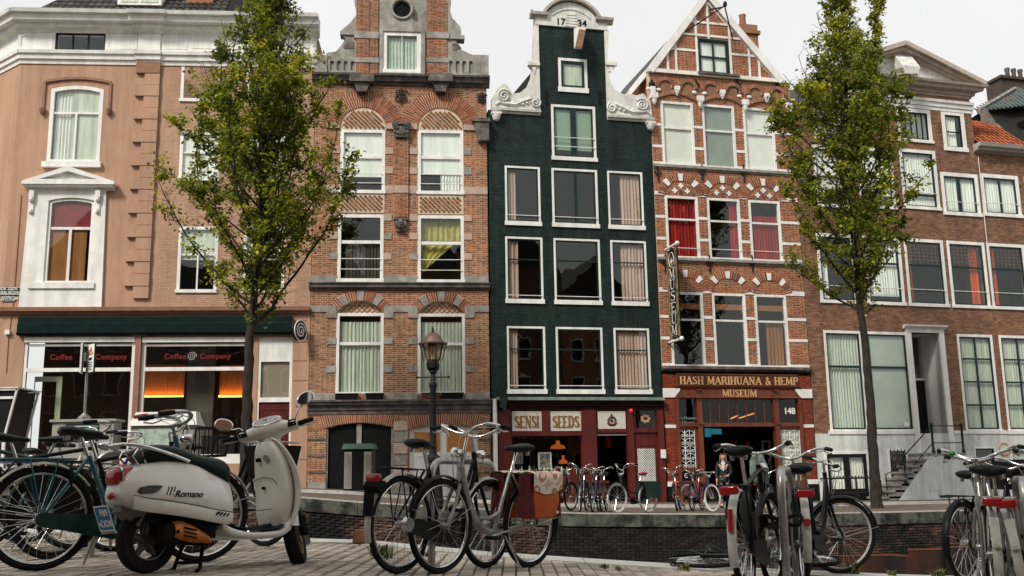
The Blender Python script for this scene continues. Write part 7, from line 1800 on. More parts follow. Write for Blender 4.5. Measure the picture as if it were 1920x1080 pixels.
    s.tube([(top.x-.1,.03,top.z-.01),(top.x+.1,.015,top.z-.0)], .004, 5); s.tube([(top.x-.1,-.03,top.z-.01),(top.x+.1,-.015,top.z-.0)], .004, 5); s.build('saddle_springs', M_steel, t)
    # fork, stem, bars
    f = MB(S); 
    for q in (-1,1): f.tube(spline([hb+Vector((.0,q*.03,.0)),hb.lerp(fh,.55)+Vector((-.015,q*.048,0)),fh+Vector((0,q*.055,0))],4), [.015]*4+[.013]*4+[.010], 7)
    f.tube([hb+Vector((0,-.035,.0)),hb+Vector((0,.035,.0))], .017, 8); f.build('fork', P, t, smooth=50)
    sv = (ht-hb).normalized(); cl = ht+sv*stem
    f = MB(S); f.tube([ht,cl], .0125, 8); f.tube([cl,cl+Vector((.035,0,.01))], .015, 8); c0 = cl+Vector((.035,0,.01))
    tips = []
    for q in (-1,1):
        if bars == 'city': pts = [c0,c0+Vector((.03,q*.07,.012)),c0+Vector((.05,q*.16,.05)),c0+Vector((.0,q*.235,.075)),c0+Vector((-.10,q*.265,.068)),c0+Vector((-.20,q*.272,.055))]
        elif bars == 'high': pts = [c0,c0+Vector((.04,q*.06,.02)),c0+Vector((.07,q*.13,.10)),c0+Vector((.02,q*.23,.15)),c0+Vector((-.10,q*.27,.15)),c0+Vector((-.22,q*.285,.13))]
        else: pts = [c0,c0+Vector((.0,q*.15,.0)),c0+Vector((-.03,q*.24,.01)),c0+Vector((-.08,q*.30,.01))]
        sp_ = spline(pts,5); f.tube(sp_, .0115, 8); tips.append(sp_)
    hbar = f.build('handlebar', bm_, t, smooth=50)
    for sp_ in tips:
        g = MB(S); L = len(sp_); e = sp_[-1]; d_ = (sp_[-1]-sp_[-3]).normalized(); g.tube([e-d_*.10,e-d_*.05,e+d_*.015], [.0165,.0185,.016], 10); g.build('grip', gm, hbar, smooth=50)
    f = MB(S)
    for sp_,q in zip(tips,(-1,1)):
        e = sp_[-1]; d_ = (sp_[-1]-sp_[-3]).normalized(); b_ = e-d_*.13; f.tube([b_,b_+Vector((.03,q*.01,-.025)),b_+Vector((-.03,q*.03,-.05)),b_+Vector((-.10,q*.02,-.045))], .006, 6)
        f.tube(spline([b_+Vector((.02,0,-.02)),c0+Vector((.09,q*.10,.02)),c0+Vector((.10,q*.03,-.12)),hb+Vector((.02,q*.02,.05))],5), .0035, 4)
    f.build('brake_levers', M_steel, t)
    if light:
        f = MB(S); lc = hb+Vector((.075,0,.10)) if light == 'low' else ht+Vector((.085,0,-.02))
        rg = [[(lc.x+x,lc.y+r_*cos(a),lc.z+r_*sin(a)) for a in [2*pi*i/12 for i in range(12)]] for x,r_ in ((-.05,.012),(-.03,.032),(.02,.042),(.03,.040),(.034,.02))]
        f.loft(rg); f.tube([lc+Vector((-.03,0,-.02)),ht.lerp(hb,.3)], .006, 5); f.build('headlight', M_chrome, t, smooth=50)
    # mudguards
    mudguard(t, rh, I, G, 35, 200); mudguard(t, fh, S, fguard or G, 15, 165)
    m = MB()
    for q in (-1,1): m.tube([rh+Vector((0,q*.06,0)),rh+Vector((-.36,q*.028,.06))], .0025, 4)
    m.build('guard_stay', M_steel, t); m = MB(S)
    for q in (-1,1): m.tube([fh+Vector((0,q*.06,0)),fh+Vector((.345,q*.028,.12))], .0025, 4); m.tube([fh+Vector((0,q*.06,0)),fh+Vector((-.33,q*.028,.15))], .0025, 4)
    m.build('guard_stay', M_steel, t)
    lk = MB(); lk.tube([(sc.x-.115+.0*cos(a_),.062*cos(a_),.60+.075*sin(a_)) for a_ in [RAD(d_) for d_ in range(-30,211,20)]], .013, 6); lk.build('ring_lock', M_blackm, t, smooth=50)
    if coat:
        for q in (-1,1):
            cm = MB(); cm.prism([(rh.x+.10,rh.z+.02)]+[(rh.x+.355*cos(RAD(d_)),rh.z+.355*sin(RAD(d_))) for d_ in range(35,150,12)]+[(rh.x-.05,rh.z+.03)], [], q*.045-.002, q*.045+.002); cm.build('coat_guard', mat('black_vinyl',(.008,.009,.009),.4), t, fix=True)
    if chaincase:
        m = MB(); y = -.06; lp = [(bb.x+.095*cos(a),bb.z+.085*sin(a)-.01) for a in [RAD(d) for d in (-95,-60,-20,20,60,95)]]+[(rh.x+.045*cos(a),rh.z+.045*sin(a)-.01) for a in [RAD(d) for d in (100,140,180,220,260)]]
        m.prism(lp, [], y-.02, y+.015); m.build('chain_case', chainm or M_black, t)
    else:
        m = MB(); m.tube([(bb.x+.09*cos(2*pi*i/24),-.05,bb.z+.09*sin(2*pi*i/24)) for i in range(24)], .006, 4, closed=True)
        for z_ in (-1,1): m.tube([(rh.x,-.05,rh.z+z_*.03),(bb.x,-.05,bb.z+z_*.09)], .004, 4)
        m.build('chain', M_steel, t)
    a = RAD(pedal); m = MB(); m.tube([bb+Vector((0,-.07,0)),bb+Vector((0,.07,0))], .008, 6)
    for q in (-1,1):
        e = bb+Vector((q*.17*cos(a),q*-.085,q*.17*sin(a))); m.tube([bb+Vector((0,q*-.07,0)),e], [.012,.009], 6)
    cr_ = m.build('crank', M_steel, t)
    for q in (-1,1):
        e = bb+Vector((q*.17*cos(a),q*-.085,q*.17*sin(a))); MB().box(e.x-.045,e.x+.045,min(e.y,e.y-q*.09),max(e.y,e.y-q*.09),e.z-.014,e.z+.014).build('pedal', M_rubber, cr_)
    if rack:
        m = MB(); zr = .735
        for q in (-1,1):
            m.tube([(.20,q*.04,zr+.0),(.14,q*.06,zr),(-.26,q*.065,zr),(-.29,q*.04,zr-.01),(-.30,0,zr-.01)], .0065, 6)
            m.tube([(rh.x,q*.07,rh.z),(-.10,q*.065,zr)], .0055, 5); m.tube([(rh.x,q*.07,rh.z),(.08,q*.065,zr)], .0055, 5)
        for x in (-.2,-.08,.05): m.tube([(x,-.065,zr),(x,.065,zr)], .005, 5)
        m.tube([(.12,0,zr+.004),(-.28,0,zr+.004)], .005, 5); m.build('rack', rackm or P, t, smooth=50)
    if tail:
        m = MB(); zr = .70 if tail is True else tail
        rg = [[(-.315-x,.066*w_*abs(cos(a))**.5*(1 if cos(a) > 0 else -1),zr+.030*w_*abs(sin(a))**.6*(1 if sin(a) > 0 else -1)) for a in [2*pi*i/20 for i in range(20)]] for x,w_ in ((-.02,.7),(0,1),(.02,.95),(.028,.6))]
        m.loft(rg); m.build('tail_light', M_redlens, t, smooth=40)
    m = MB(); m.tube([bb+Vector((-.08,.05,-.02)),Vector((.33,.17,.02))], .008, 6); m.build('kickstand', M_steel, t)
    return t, dict(rh=rh,fh=fh,bb=bb,ht=ht,hb=hb,S=S,top=top,c0=c0)
def gpt(px, py, h=0):
    """ground point of the near pavement seen at a pixel"""
    d = 8.0
    for _ in range(12):
        X = (px-960)/FPX*d; d = FPX*(CAMZ-znear(X))/max(20,(py-905+.016*(px-960)))
    return X, d
def gx(px, d): return ((px-960)/FPX*d, d)
M_teal = mat('teal_bike_paint', (.008,.11,.135), .3, c2=(.006,.07,.09), ns=8, coat=.4)
M_cream = mat('cream_mudguard', (.40,.385,.30), .45, c2=(.27,.25,.19), ns=9)
M_wguard = mat('worn_white_mudguard', (.47,.46,.42), .5, c2=(.24,.21,.17), ns=11, mixw=(.5,.75))
M_dkgreen = mat('dark_green_bike', (.006,.03,.024), .3, coat=.4)
M_wtyre = mat('white_wall_tyre', (.55,.54,.50), .7, c2=(.38,.36,.33), ns=14)
# -- left cluster
t,_ = bike('teal ladies bicycle with cream mudguards and dark green chain case behind the scooter', gx(88,6.95), gx(392,7.58), paint=M_teal, guard=M_cream, rackm=M_teal, chainm=M_dkgreen, gripm=M_rubber, rim=M_chrome, pedal=95, barm=mat('grey_green_bar',(.16,.20,.18),.35,metal=.6), tail=False)
m = MB(); m.lathe([(.0,0),(.05,.0),(.05,.05),(.04,.09)], (0,0,0), 4)
b2t,_ = bike('black roadster bicycle with brown leather grips and front rack behind the teal bicycle', gx(116,7.9), gx(402,8.7), paint=M_black, gripm=M_brown, bars='high', style='diamond', coat=True, tail=False, pedal=-20, sadz=.02, rim=M_rubber)
fr_ = MB(); zz = .80
for q in (-1,1): fr_.tube([(.98,q*.14,.78),(1.28,q*.14,.80),(1.33,q*.13,1.02)], .008, 5); fr_.tube([(.98,q*.14,.78),(1.02,q*.13,1.02),(1.33,q*.13,1.03)], .007, 5); fr_.tube([(1.1,q*.1,.35),(1.15,q*.12,.78)], .006, 5)
for x in (1.05,1.13,1.21,1.29): fr_.tube([(x,-.14,.79),(x,.14,.79)], .006, 5); fr_.tube([(x,-.13,1.02),(x,-.14,.79)], .005, 4); fr_.tube([(x,.13,1.02),(x,.14,.79)], .005, 4)
fr_.build('front_rack', M_blackm, b2t)
tg_,_ = bike('dark green gentlemens bicycle at the far left behind the teal one', gx(150,9.0), gx(-70,8.7), paint=M_dkgreen, style='diamond', bars='flat', pedal=60, sadz=.02)
t,_ = bike('small white city bicycle parked beyond the left bicycles near the edge', gx(40,10.9), gx(140,11.6), paint=M_wguard, guard=M_wguard, bars='city', pedal=40, tail=False, sadz=-.06)
t,_ = bike('black bicycle with flat front carrier half hidden behind the scooter', gx(330,9.9), gx(445,9.6), paint=M_black, bars='flat', steer=-10, tail=False)
m = MB()
for y_ in (-.16,0,.16): m.tube([(.95,y_,.93),(1.33,y_,.93)], .007, 5)
for x in (.95,1.08,1.2,1.33): m.tube([(x,-.16,.93),(x,.16,.93)], .007, 5)
for y_ in (-.1,.1): m.tube([(1.1,y_*.6,.36),(1.12,y_,.93)], .006, 5)
m.build('front_carrier', M_steel, t); MB().hexa([(1.0,-.15,.66),(1.3,-.15,.66),(1.3,.15,.66),(1.0,.15,.66),(.96,-.18,.9),(1.34,-.18,.9),(1.34,.18,.9),(.96,.18,.9)]).build('black_crate', M_blackm, t)
bike('black mens bicycle with cream tyres crowded behind the teal bicycle', gx(-40,8.3), gx(180,8.75), paint=M_black, style='diamond', bars='city', pedal=35, steer=12)
bike('blue step-through bicycle leaning among the left-hand bicycles', gx(60,9.7), gx(262,10.2), paint=mat('blue_bike',(.01,.04,.14),.35,coat=.3), bars='city', pedal=120, lean=4, light=True)
# -- middle pair
t,kS = bike('silver step-through bicycle with orange and floral panniers at the steel bike stand', (.10,8.55), (-.59,7.66), paint=M_alu, style='wave', guard=M_black, gripm=M_rubber, bars='city', steer=0, tail=False, pedal=170, chaincase=False, rackm=M_black, rim=M_chrome, sadz=.04, lean=-2, stem=.12)
bS = t
t,_ = bike('black bicycle with worn white mudguards and big red tail light at the steel bike stand', (-.84,7.42), (-.235,8.36), paint=M_black, guard=M_wguard, rackm=M_black, gripm=M_rubber, bars='city', pedal=80, tail=.66, lean=2, barm=M_chrome, stem=.11)
m = MB(); m.tube([(-.3,-.07,.60),(-.3,.07,.60)], .045, 10); m.build('lamp_housing', M_blackm, t)
MB().box(-.375,-.345,-.035,.035,.40,.56).build('reflector_plate', M_blackm, t)
m = MB(); m.tube([(.0,-.085,.345),(.0,-.05,.345)], [.05,.055], 16); m.build('hub_gear', M_chrome, t, smooth=40)
# panniers: thing of its own, slung over the rack
mw = bS.matrix_world if False else None
pn = thing('pannier_bags', 'pair of wine red and orange bicycle panniers with floral flap', 'bag', (0,0,0))
pn.matrix_world = Matrix.Translation((.10,8.55,znear(.10)+.003))@Matrix.Rotation(atan2(-.89,-.686),4,'Z')@Matrix.Rotation(RAD(-2),4,'X')
M_wine = mat('wine_canvas', (.10,.012,.014), .8, c2=(.06,.008,.009), ns=9, bump=.15); M_orc = mat('orange_canvas', (.50,.105,.018), .8, c2=(.40,.08,.014), ns=8, bump=.15)
def floral():
    m = bpy.data.materials.new('floral_flap'); m.use_nodes = True; N,L = m.node_tree.nodes, m.node_tree.links; b = N['Principled BSDF']; b.inputs['Roughness'].default_value = .7
    tc = N.new('ShaderNodeTexCoord'); v = N.new('ShaderNodeTexVoronoi'); v.inputs['Scale'].default_value = 8.5; L.new(tc.outputs['Object'], v.inputs['Vector'])
    r = N.new('ShaderNodeValToRGB'); r.color_ramp.interpolation = 'CONSTANT'; e = r.color_ramp.elements
    e[0].position = 0; e[0].color = (.30,.09,.03,1); e[1].position = .22; e[1].color = (.62,.50,.38,1)
    for p_,c_ in ((.36,(.38,.17,.08,1)),(.50,(.66,.56,.46,1)),(.68,(.45,.36,.28,1))): k = e.new(p_); k.color = c_
    L.new(v.outputs['Distance'], r.inputs['Fac']); L.new(r.outputs['Color'], b.inputs['Base Color']); return m
M_floral = floral()
for q in (-1,1):
    y0 = q*.075; y1 = q*.215
    def yy(a): return lerp(y0,y1,a)
    b = MB(); rings = []
    for z,xa,xb,th in ((.40,-.10,.20,.70),(.42,-.13,.22,.92),(.55,-.15,.235,1.0),(.68,-.14,.23,.92),(.755,-.12,.21,.5)):
        ring = []
        for (x,a) in ((xa,0),(xb,0),(xb+.01,.25),(xb,th*.8),(xb-.03,th),(xa+.03,th),(xa,th*.8),(xa-.01,.25)): ring.append((x,yy(a),z))
        rings.append(ring if q > 0 else ring[::-1])
    b.loft(rings); bag = b.build('bag', M_orc, pn, smooth=50, fix=True)
    g = MB()
    for xa,xb in ((-.152,-.115),(.205,.245)):
        g = MB(); g.hexa([(xa,min(yy(0),yy(1.0)),.41),(xb,min(yy(0),yy(1.0)),.41),(xb,max(yy(0),yy(1.0)),.41),(xa,max(yy(0),yy(1.0)),.41),(xa,min(yy(0),yy(.85)),.75),(xb,min(yy(0),yy(.85)),.75),(xb,max(yy(0),yy(.85)),.75),(xa,max(yy(0),yy(.85)),.75)])
        g.build('gusset', M_wine, bag)
    f = MB(); rows = []
    for i in range(8):
        s = i/7; row = []
        for j in range(9):
            x = lerp(-.155,.24,j/8); wv = .004*sin(j*2.1+i)
            if s < .4: p = (x, yy(s/.4*1.02), .765+.012*sin(pi*s/.4)+wv)
            else: k_ = (s-.4)/.6; p = (x, yy(1.06+.02*sin(k_*3)), .765-.17*k_*(1-.25*((j-4)/4)**2)+wv*.5)
            row.append(p)
        rows.append(row)
    f.sheet(rows); f.build('flap', M_floral, bag, smooth=70)
    MB().box(-.10,-.07,yy(1.07)-.002,yy(1.07)+.002,.44,.46).build('tag', M_white, bag)
MB().box(-.14,.22,-.08,.08,.75,.757).build('bridge', M_blackm, pn)
# -- steel stands
def stand(label, a, b, h=.82, r=.027, tape=None):
    t = thing('bike_stand', label, 'bike stand', (a[0],a[1],znear(a[0]))); dx = b[0]-a[0]; dy = b[1]-a[1]; dz = znear(b[0])-znear(a[0]); rr = .13
    L_ = sqrt(dx*dx+dy*dy); ux,uy = dx/L_,dy/L_; pts = [(0,0,-.08),(0,0,h-rr)]
    for k in range(1,6): an = pi-k*pi/2/6; pts.append((ux*(rr+rr*cos(an)),uy*(rr+rr*cos(an)),h-rr+rr*sin(an)))
    pts.append((ux*rr,uy*rr,h)); pts.append((ux*(L_-rr),uy*(L_-rr),h))
    for k in range(1,6): an = pi/2-k*pi/2/6; pts.append((ux*(L_-rr+rr*cos(an)),uy*(L_-rr+rr*cos(an)),h-rr+rr*sin(an)))
    pts += [(dx,dy,h-rr),(dx,dy,dz-.08)]
    MB().tube(pts, r, 12).build('hoop', M_steel, t, smooth=50)
    for p_ in ((0,0,.0),(dx,dy,dz)): MB().lathe([(.07,0),(.07,.008),(.035,.015)], (p_[0],p_[1],p_[2]+.004), 12).build('foot_plate', M_steel, t)
    return t
stand('galvanised hoop bike stand between the silver and the white-guarded bicycles', gx(806,7.75), gx(921,8.6))
stand('galvanised hoop bike stand between the teal bicycle and the scooter', gx(186,8.3), gx(330,8.6))
stand('worn steel hoop bike stand between the dark bicycles with red tail lights', gx(1449,7.15), gx(1467,8.2), h=.86, r=.03)
stand('steel hoop bike stand among the bicycles with B stickers', gx(1893,7.1), gx(1880,8.0), h=.86, r=.03)
# -- right group
t,_ = bike('black bicycle with white rear mudguard, red reflector and sprung saddle', gx(1376,6.95), gx(1428,8.02), paint=M_black, guard=M_wguard, fguard=M_black, bars='city', style='diamond', coat=True, steer=-6, tail=.70, lean=-2, sadz=.05, spokes=28, pedal=75)
MB().tube([(-.364,0,.44),(-.345,0,.58)], [.02,.022], 8).build('reflector', M_redlens, t, smooth=50)
t2,_ = bike('dark green bicycle with long swept handlebar and rust-tipped white mudguard', gx(1480,7.8), gx(1462,8.9), paint=M_dkgreen, guard=M_wguard, fguard=M_black, bars='city', coat=True, steer=14, tail=.70, lean=2, sadz=-.04, pedal=40)
MB().disc((-.374,0,.50),(1,0,.2),.028,14,.02).build('reflector', M_redlens, t2)
bike('black touring bicycle with wide white-rimmed front wheel turned sideways', gx(1478,8.65), gx(1536,9.5), paint=M_black, rim=M_wguard, tyre=M_rubber, steer=-50, bars='flat', tail=False, light=False, pedal=10)
jk = MB(); rings = []
jl = thing('rain_jacket', 'crumpled pale green rain jacket hung over the handlebar of a dark bicycle', 'jacket', (0,0,0)); jp = at(1420,870,7.9); jl.location = jp
for z,rx,ry in ((-.15,.02,.02),(-.12,.045,.035),(-.06,.055,.04),(.02,.055,.04),(.07,.035,.03),(.09,.015,.015)):
    rings.append([(rx*cos(a)*(1+.18*sin(3*a+z*20)),ry*sin(a)*(1+.2*cos(4*a+z*17)),z) for a in [2*pi*i/16 for i in range(16)]])
jk.loft(rings).build('cloth', mat('pale_green_nylon',(.30,.38,.33),.5,c2=(.20,.27,.23),ns=6), jl, smooth=70); MB().tube([(.03,0,.05),(.065,.02,-.04),(.06,.02,-.14)], [.02,.025,.018], 8).build('sleeve', MATS['pale_green_nylon'], jl, smooth=60)
cl_ = thing('chain_lock', 'black fabric-covered chain lock looped round the stand and rear wheel', 'lock', (0,0,0)); cp_ = at(1466,975,7.5); cl_.location = cp_
MB().tube([(.14*cos(2*pi*i/22)+.02*sin(3*i),.10*sin(2*pi*i/22),.035*sin(2*pi*i/22*2+.6)) for i in range(22)], .014, 8, closed=True).build('chain', M_blackm, cl_, smooth=60)
MB().box(-.17,-.11,-.03,.03,-.05,.03).build('padlock', M_black, cl_)
# fallen bicycle on the edge
fx,fy = gx(1226,9.2)
M_ = Matrix.Translation((fx+.40,fy+.05,znear(fx+.6)+.05))@Matrix.Rotation(RAD(-4),4,'Z')@Matrix.Rotation(RAD(-86),4,'X')@Matrix.Scale(.85,4)
bike('dark green bicycle lying fallen on its side at the canal edge', (0,0), (1,0), paint=M_dkgreen, rot=M_, style='diamond', tail=False, guard=M_black, bars='flat', pedal=0)
# -- far right group with B stickers
red_b = mat('red_sticker', (.50,.03,.025), .5)
for i,(r_,f_,lab,kw) in enumerate((((1824,7.25),(1803,8.32),'silver framed city bicycle with B sticker on its white mudguard, left of the pair',dict(bars='city',steer=0,lean=1,paint=M_alu,stem=.11)),((1868,7.2),(1840,8.28),'silver framed city bicycle with B sticker, tilted against the steel stand',dict(bars='city',steer=8,lean=-5,paint=M_alu,stem=.11)),((1926,7.5),(1905,8.5),'black bicycle with red tail light at the end of the right-hand row',dict(bars='city',steer=0,lean=0,paint=M_black)),((1776,9.0),(1850,9.5),'black crate bicycle behind the pair with B stickers',dict(bars='city',paint=M_black,tail=False)))):
    t,k_ = bike(lab, gx(*r_), gx(*f_), guard=M_wguard if i < 2 else M_black, fguard=M_black, rackm=M_steel if i < 2 else M_black, pedal=70, **kw)
    if i < 2:
        MB(Matrix.Translation((-.368,0,.475))@Matrix.Rotation(RAD(14),4,'Y')).box(-.004,.004,-.027,.027,-.07,.13).build('sticker_plate', M_wguard, t)
        mt_ = Matrix.Translation((-.374,0,.44))@Matrix.Rotation(RAD(14),4,'Y')
        tx = text_obj('sticker_letter','B',red_b,t,(-.3745,-.008,.430),.06,rot=(pi/2,0,-pi/2),depth=.0008,bold=.002); 
        MB(mt_).box(-.0006,.0,.014,.022,-.022,.022).build('sticker_bar', red_b, t)
        lg = MB(mt_); lg._add([(-.001,-.022,.07),(-.001,.022,.07),(-.001,.012,.085),(-.001,0,.10),(-.001,-.012,.085)], [(0,1,2,3,4)]); lg.build('sticker_emblem', M_black, t)
        m = MB(); 
        for q in (-1,1): m.tube([(-.28,q*.10,.72),(-.32,q*.085,.55),(-.10,q*.075,.20),(0,q*.07,.30)], .012, 8)
        m.build('rear_frame', M_alu, t, smooth=50)
    if i == 3:
        c = MB(); 
        for x0,x1,y0,y1 in ((.96,1.36,-.2,-.19),(.96,1.36,.19,.2),(.96,.97,-.2,.2),(1.35,1.36,-.2,.2)): c.box(x0,x1,y0,y1,.82,1.08)
        c.box(.96,1.36,-.2,.2,.81,.82); c.build('crate', M_blackm, t)
    if i == 1:
        b = MB(k_['S']); b.ball((k_['c0'].x+.0,.20,k_['c0'].z+.085),(.026,.026,.022)); b.build('green_bell', mat('green_bell',(.01,.20,.05),.3), t, smooth=60)
# -- bicycles along the far quay
def fx_(px, d): return ((px-960)/FPX*d, d)
far_b = [((1022,24.6),(1056,25.4),'black bicycle behind the panniers on the far quay with silver tyres',dict(paint=M_black,bars='city')),
 ((1090,25.4),(1078,24.35),'dark green bicycle facing the canal with wide chrome handlebar before the shop',dict(paint=M_dkgreen,bars='high',tyre=M_rubber,rim=M_wtyre,steer=14)),
 ((1112,25.5),(1102,24.5),'black bicycle facing the canal with a violet cover before the shop post',dict(paint=mat('violet_bike',(.03,.025,.065),.4),bars='city')),
 ((1126,25.9),(1118,24.9),'rust brown bicycle squeezed beside the shop door',dict(paint=mat('rust_bike',(.16,.03,.012),.4),bars='city')),
 ((1203,25.1),(1152,24.45),'black roadster with red saddle and dark pannier before the shop door',dict(paint=M_black,bars='high',saddle=mat('red_saddle',(.25,.02,.03),.5),rim=M_wtyre,tyre=M_wtyre)),
 ((1262,27.5),(1256,26.4),'orange framed bicycle seen end on before the museum pier',dict(paint=mat('orange_bike',(.45,.09,.03),.35),bars='high',lean=6)),
 ((1302,27.9),(1284,26.9),'dark red bicycle leaning in the museum bicycle cluster',dict(paint=mat('dark_red_bike',(.14,.015,.02),.35),bars='city')),
 ((1276,27.3),(1308,26.6),'violet bicycle with white-walled front wheel before the museum grille',dict(paint=mat('violet_bike',(.03,.025,.065),.4),bars='flat',tyre=M_wtyre,rim=M_wtyre)),
 ((1408,27.2),(1424,26.3),'black bicycle standing before the museum entrance beyond the near bicycles',dict(paint=M_black,bars='city'))]
for r_,f_,lab,kw in far_b:
    t,k_ = bike(lab, fx_(*r_), fx_(*f_), zf=zfar, near=False, spokes=20, group='bicycles parked along the far quay', pedal=random.choice([20,70,140]), **kw)
    if 'dark pannier' in lab:
        for q in (-1,1): MB().hexa([(-.22,q*.08-.0 if q > 0 else -.24,.34),(.14,q*.08 if q > 0 else -.24,.34),(.14,.24 if q > 0 else -.08,.34),(-.22,.24 if q > 0 else -.08,.34),(-.26,.07 if q > 0 else -.22,.74),(.18,.07 if q > 0 else -.22,.74),(.18,.22 if q > 0 else -.07,.74),(-.26,.22 if q > 0 else -.07,.74)]).build('pannier', mat('dark_green_canvas',(.012,.028,.022),.6), t)
# motor scooter silhouette parked among them

# =================================================================== cream motor scooter
M_cream2 = mat('cream_scooter_paint', (.70,.67,.61), .25, c2=(.58,.545,.48), ns=5, mixw=(.4,.8), coat=.6, bump=.02, bs=60)
M_seat = mat('dark_green_seat_vinyl', (.007,.014,.012), .38, c2=(.012,.022,.018), ns=14, bump=.06)
M_mat = mat('dark_floor_mat', (.008,.018,.015), .5)
M_muff = mat('rusty_orange_cover', (.42,.13,.02), .4, metal=.3, c2=(.20,.055,.012), ns=16, mixw=(.45,.7))
ra = (-2.36,6.64); fa = (-1.582,7.65); DX = .085
S_ = thing('motor_scooter', 'cream motor scooter with dark green seat and blue plate parked on the paving', 'scooter', (0,0,0))
yaw = atan2(fa[1]-ra[1],fa[0]-ra[0])
z0 = .108
S_.matrix_world = Matrix.Translation((ra[0]+DX*cos(yaw),ra[1]+DX*sin(yaw),znear(ra[0])+.004))@Matrix.Rotation(yaw,4,'Z')@Matrix.Rotation(RAD(2.0),4,'Y')@Matrix.Rotation(RAD(-3),4,'X')@Matrix.Scale(.95,4)
WB = 1.275-DX; SF = rotm((-.26,0,.735), RAD(42), (WB,0,.215))
def sell(n, cx, cy, rx, ry, e=2.5, flip=0):
    out = []
    for i in range(n):
        a = 2*pi*i/n; c = cos(a); s = sin(a); out.append((cx+rx*abs(c)**(2/e)*(1 if c >= 0 else -1), cy+ry*abs(s)**(2/e)*(1 if s >= 0 else -1)))
    return out
def loft_x(secs, n=24, e=2.5):
    m = MB(); rings = []
    for x,zb,zt,w in secs[0:]:
        rings.append([(x,y,z) for y,z in sell(n,0,(zb+zt)/2,w,(zt-zb)/2,e)])
    m.loft(rings); return m
def dense(secs, k=5): return [tuple(v) for v in [list(p) for p in spline4(secs,k)]]
def spline4(P, k):
    out = []
    for i in range(len(P)-1):
        p0 = P[i-1] if i else P[0]; p1 = P[i]; p2 = P[i+1]; p3 = P[i+2] if i+2 < len(P) else P[-1]
        for j in range(k):
            t = j/k; out.append(tuple(.5*((2*b)+(c-a)*t+(2*a-5*b+4*c-d)*t*t+(3*b-a-3*c+d)*t**3) for a,b,c,d in zip(p0,p1,p2,p3)))
    out.append(tuple(P[-1])); return out
# main rear body: ridge top, bulging cowls low
def body_ring(x, zb, zt, wb, wm, wt, n=32):
    """half widths at bottom, at the bulge, at the top shoulder"""
    zm = lerp(zb,zt,.42); half = []
    K = [(wb*.0,zb-.0),(wb*.7,zb),(wb,zb+.012),(wm*.985,lerp(zb,zm,.5)),(wm,zm),(lerp(wm,wt,.22),lerp(zm,zt,.38)),(lerp(wm,wt,.62),lerp(zm,zt,.72)),(wt,lerp(zm,zt,.93)),(wt*.62,zt),(0,zt+.004)]
    pts = [tuple(p) for p in spline4(K,3)]
    right = [(x,-p[0],p[1]) for p in pts]; left = [(x,p[0],p[1]) for p in pts[::-1]][1:-1]
    return right+left
secs = [(-.36,.50,.575,.035,.045,.03),(-.345,.465,.61,.09,.105,.06),(-.30,.435,.655,.135,.16,.095),(-.22,.415,.70,.165,.205,.13),(-.10,.40,.735,.185,.232,.15),(.04,.382,.745,.195,.243,.155),(.18,.362,.735,.195,.238,.15),(.30,.345,.685,.185,.218,.14),(.40,.335,.645,.175,.195,.13),(.47,.33,.615,.16,.172,.115),(.50,.33,.60,.14,.15,.10)]
m = MB(); m.loft([body_ring(*s) for s in spline4(secs,4)]); body = m.build('rear_body', M_cream2, S_, smooth=50, fix=True)
# lower skirt rail below the cowl
rows = []
for sgn in (-1,1):
    k = MB(); rows = []
    for s in spline4(secs[2:],3):
        x,zb,zt,wb,wm,wt = s; y = sgn*(wm*.985+.006); rows.append([(x,y*.93,zb-.022),(x,y*1.0,zb-.006),(x,y*1.02,zb+.03),(x,y*1.015,zb+.058),(x,y*.975,zb+.062)])
    k.sheet(rows); k.build('lower_cowl_rail', M_cream2, S_, smooth=40, fix=True)
k = MB()
for i in range(4):
    x = .30+.035*i; ustroke(k, [(x,.375-.004*i),(x+.028,.392-.004*i)], .010, -.236+.012*i, -.222+.012*i)
k.build('vent_slots', M_blackm, S_)
# seat
m = MB(); SS = [(-.20,.745,.78,.06),(-.185,.735,.825,.115),(-.10,.715,.85,.145),(.02,.705,.845,.155),(.14,.685,.812,.158),(.24,.66,.792,.156),(.34,.625,.785,.15),(.43,.595,.772,.135),(.49,.585,.735,.105),(.515,.60,.68,.05)]
rings = [[(x,y,z) for y,z in sell(28,0,(zb+zt)/2,w*1.12,(zt-zb)/2,2.9)] for x,zb,zt,w in spline4(SS,4)]
m.loft(rings); m.build('seat', M_seat, S_, smooth=60, fix=True)
# grab rail and small carrier
k = MB(); pts = []
for q in (-1,1): k.tube(spline([(.10,q*.175,.735),(-.05,q*.185,.775),(-.22,q*.17,.815),(-.33,q*.10,.835),(-.355,0,.838)],5), .012, 8)
k.build('grab_rail', M_chrome, S_, smooth=60)
k = MB()
for q in (-1,1): k.tube([(-.21,q*.07,.70),(-.27,q*.08,.76),(-.24,q*.09,.81)], .007, 6); k.tube([(-.21,q*.07,.70),(-.17,q*.08,.72),(-.22,q*.09,.81)], .007, 6)
k.tube([(-.21,-.07,.70),(-.21,.07,.70)], .007, 6); k.build('rail_bracket', M_chrome, S_)
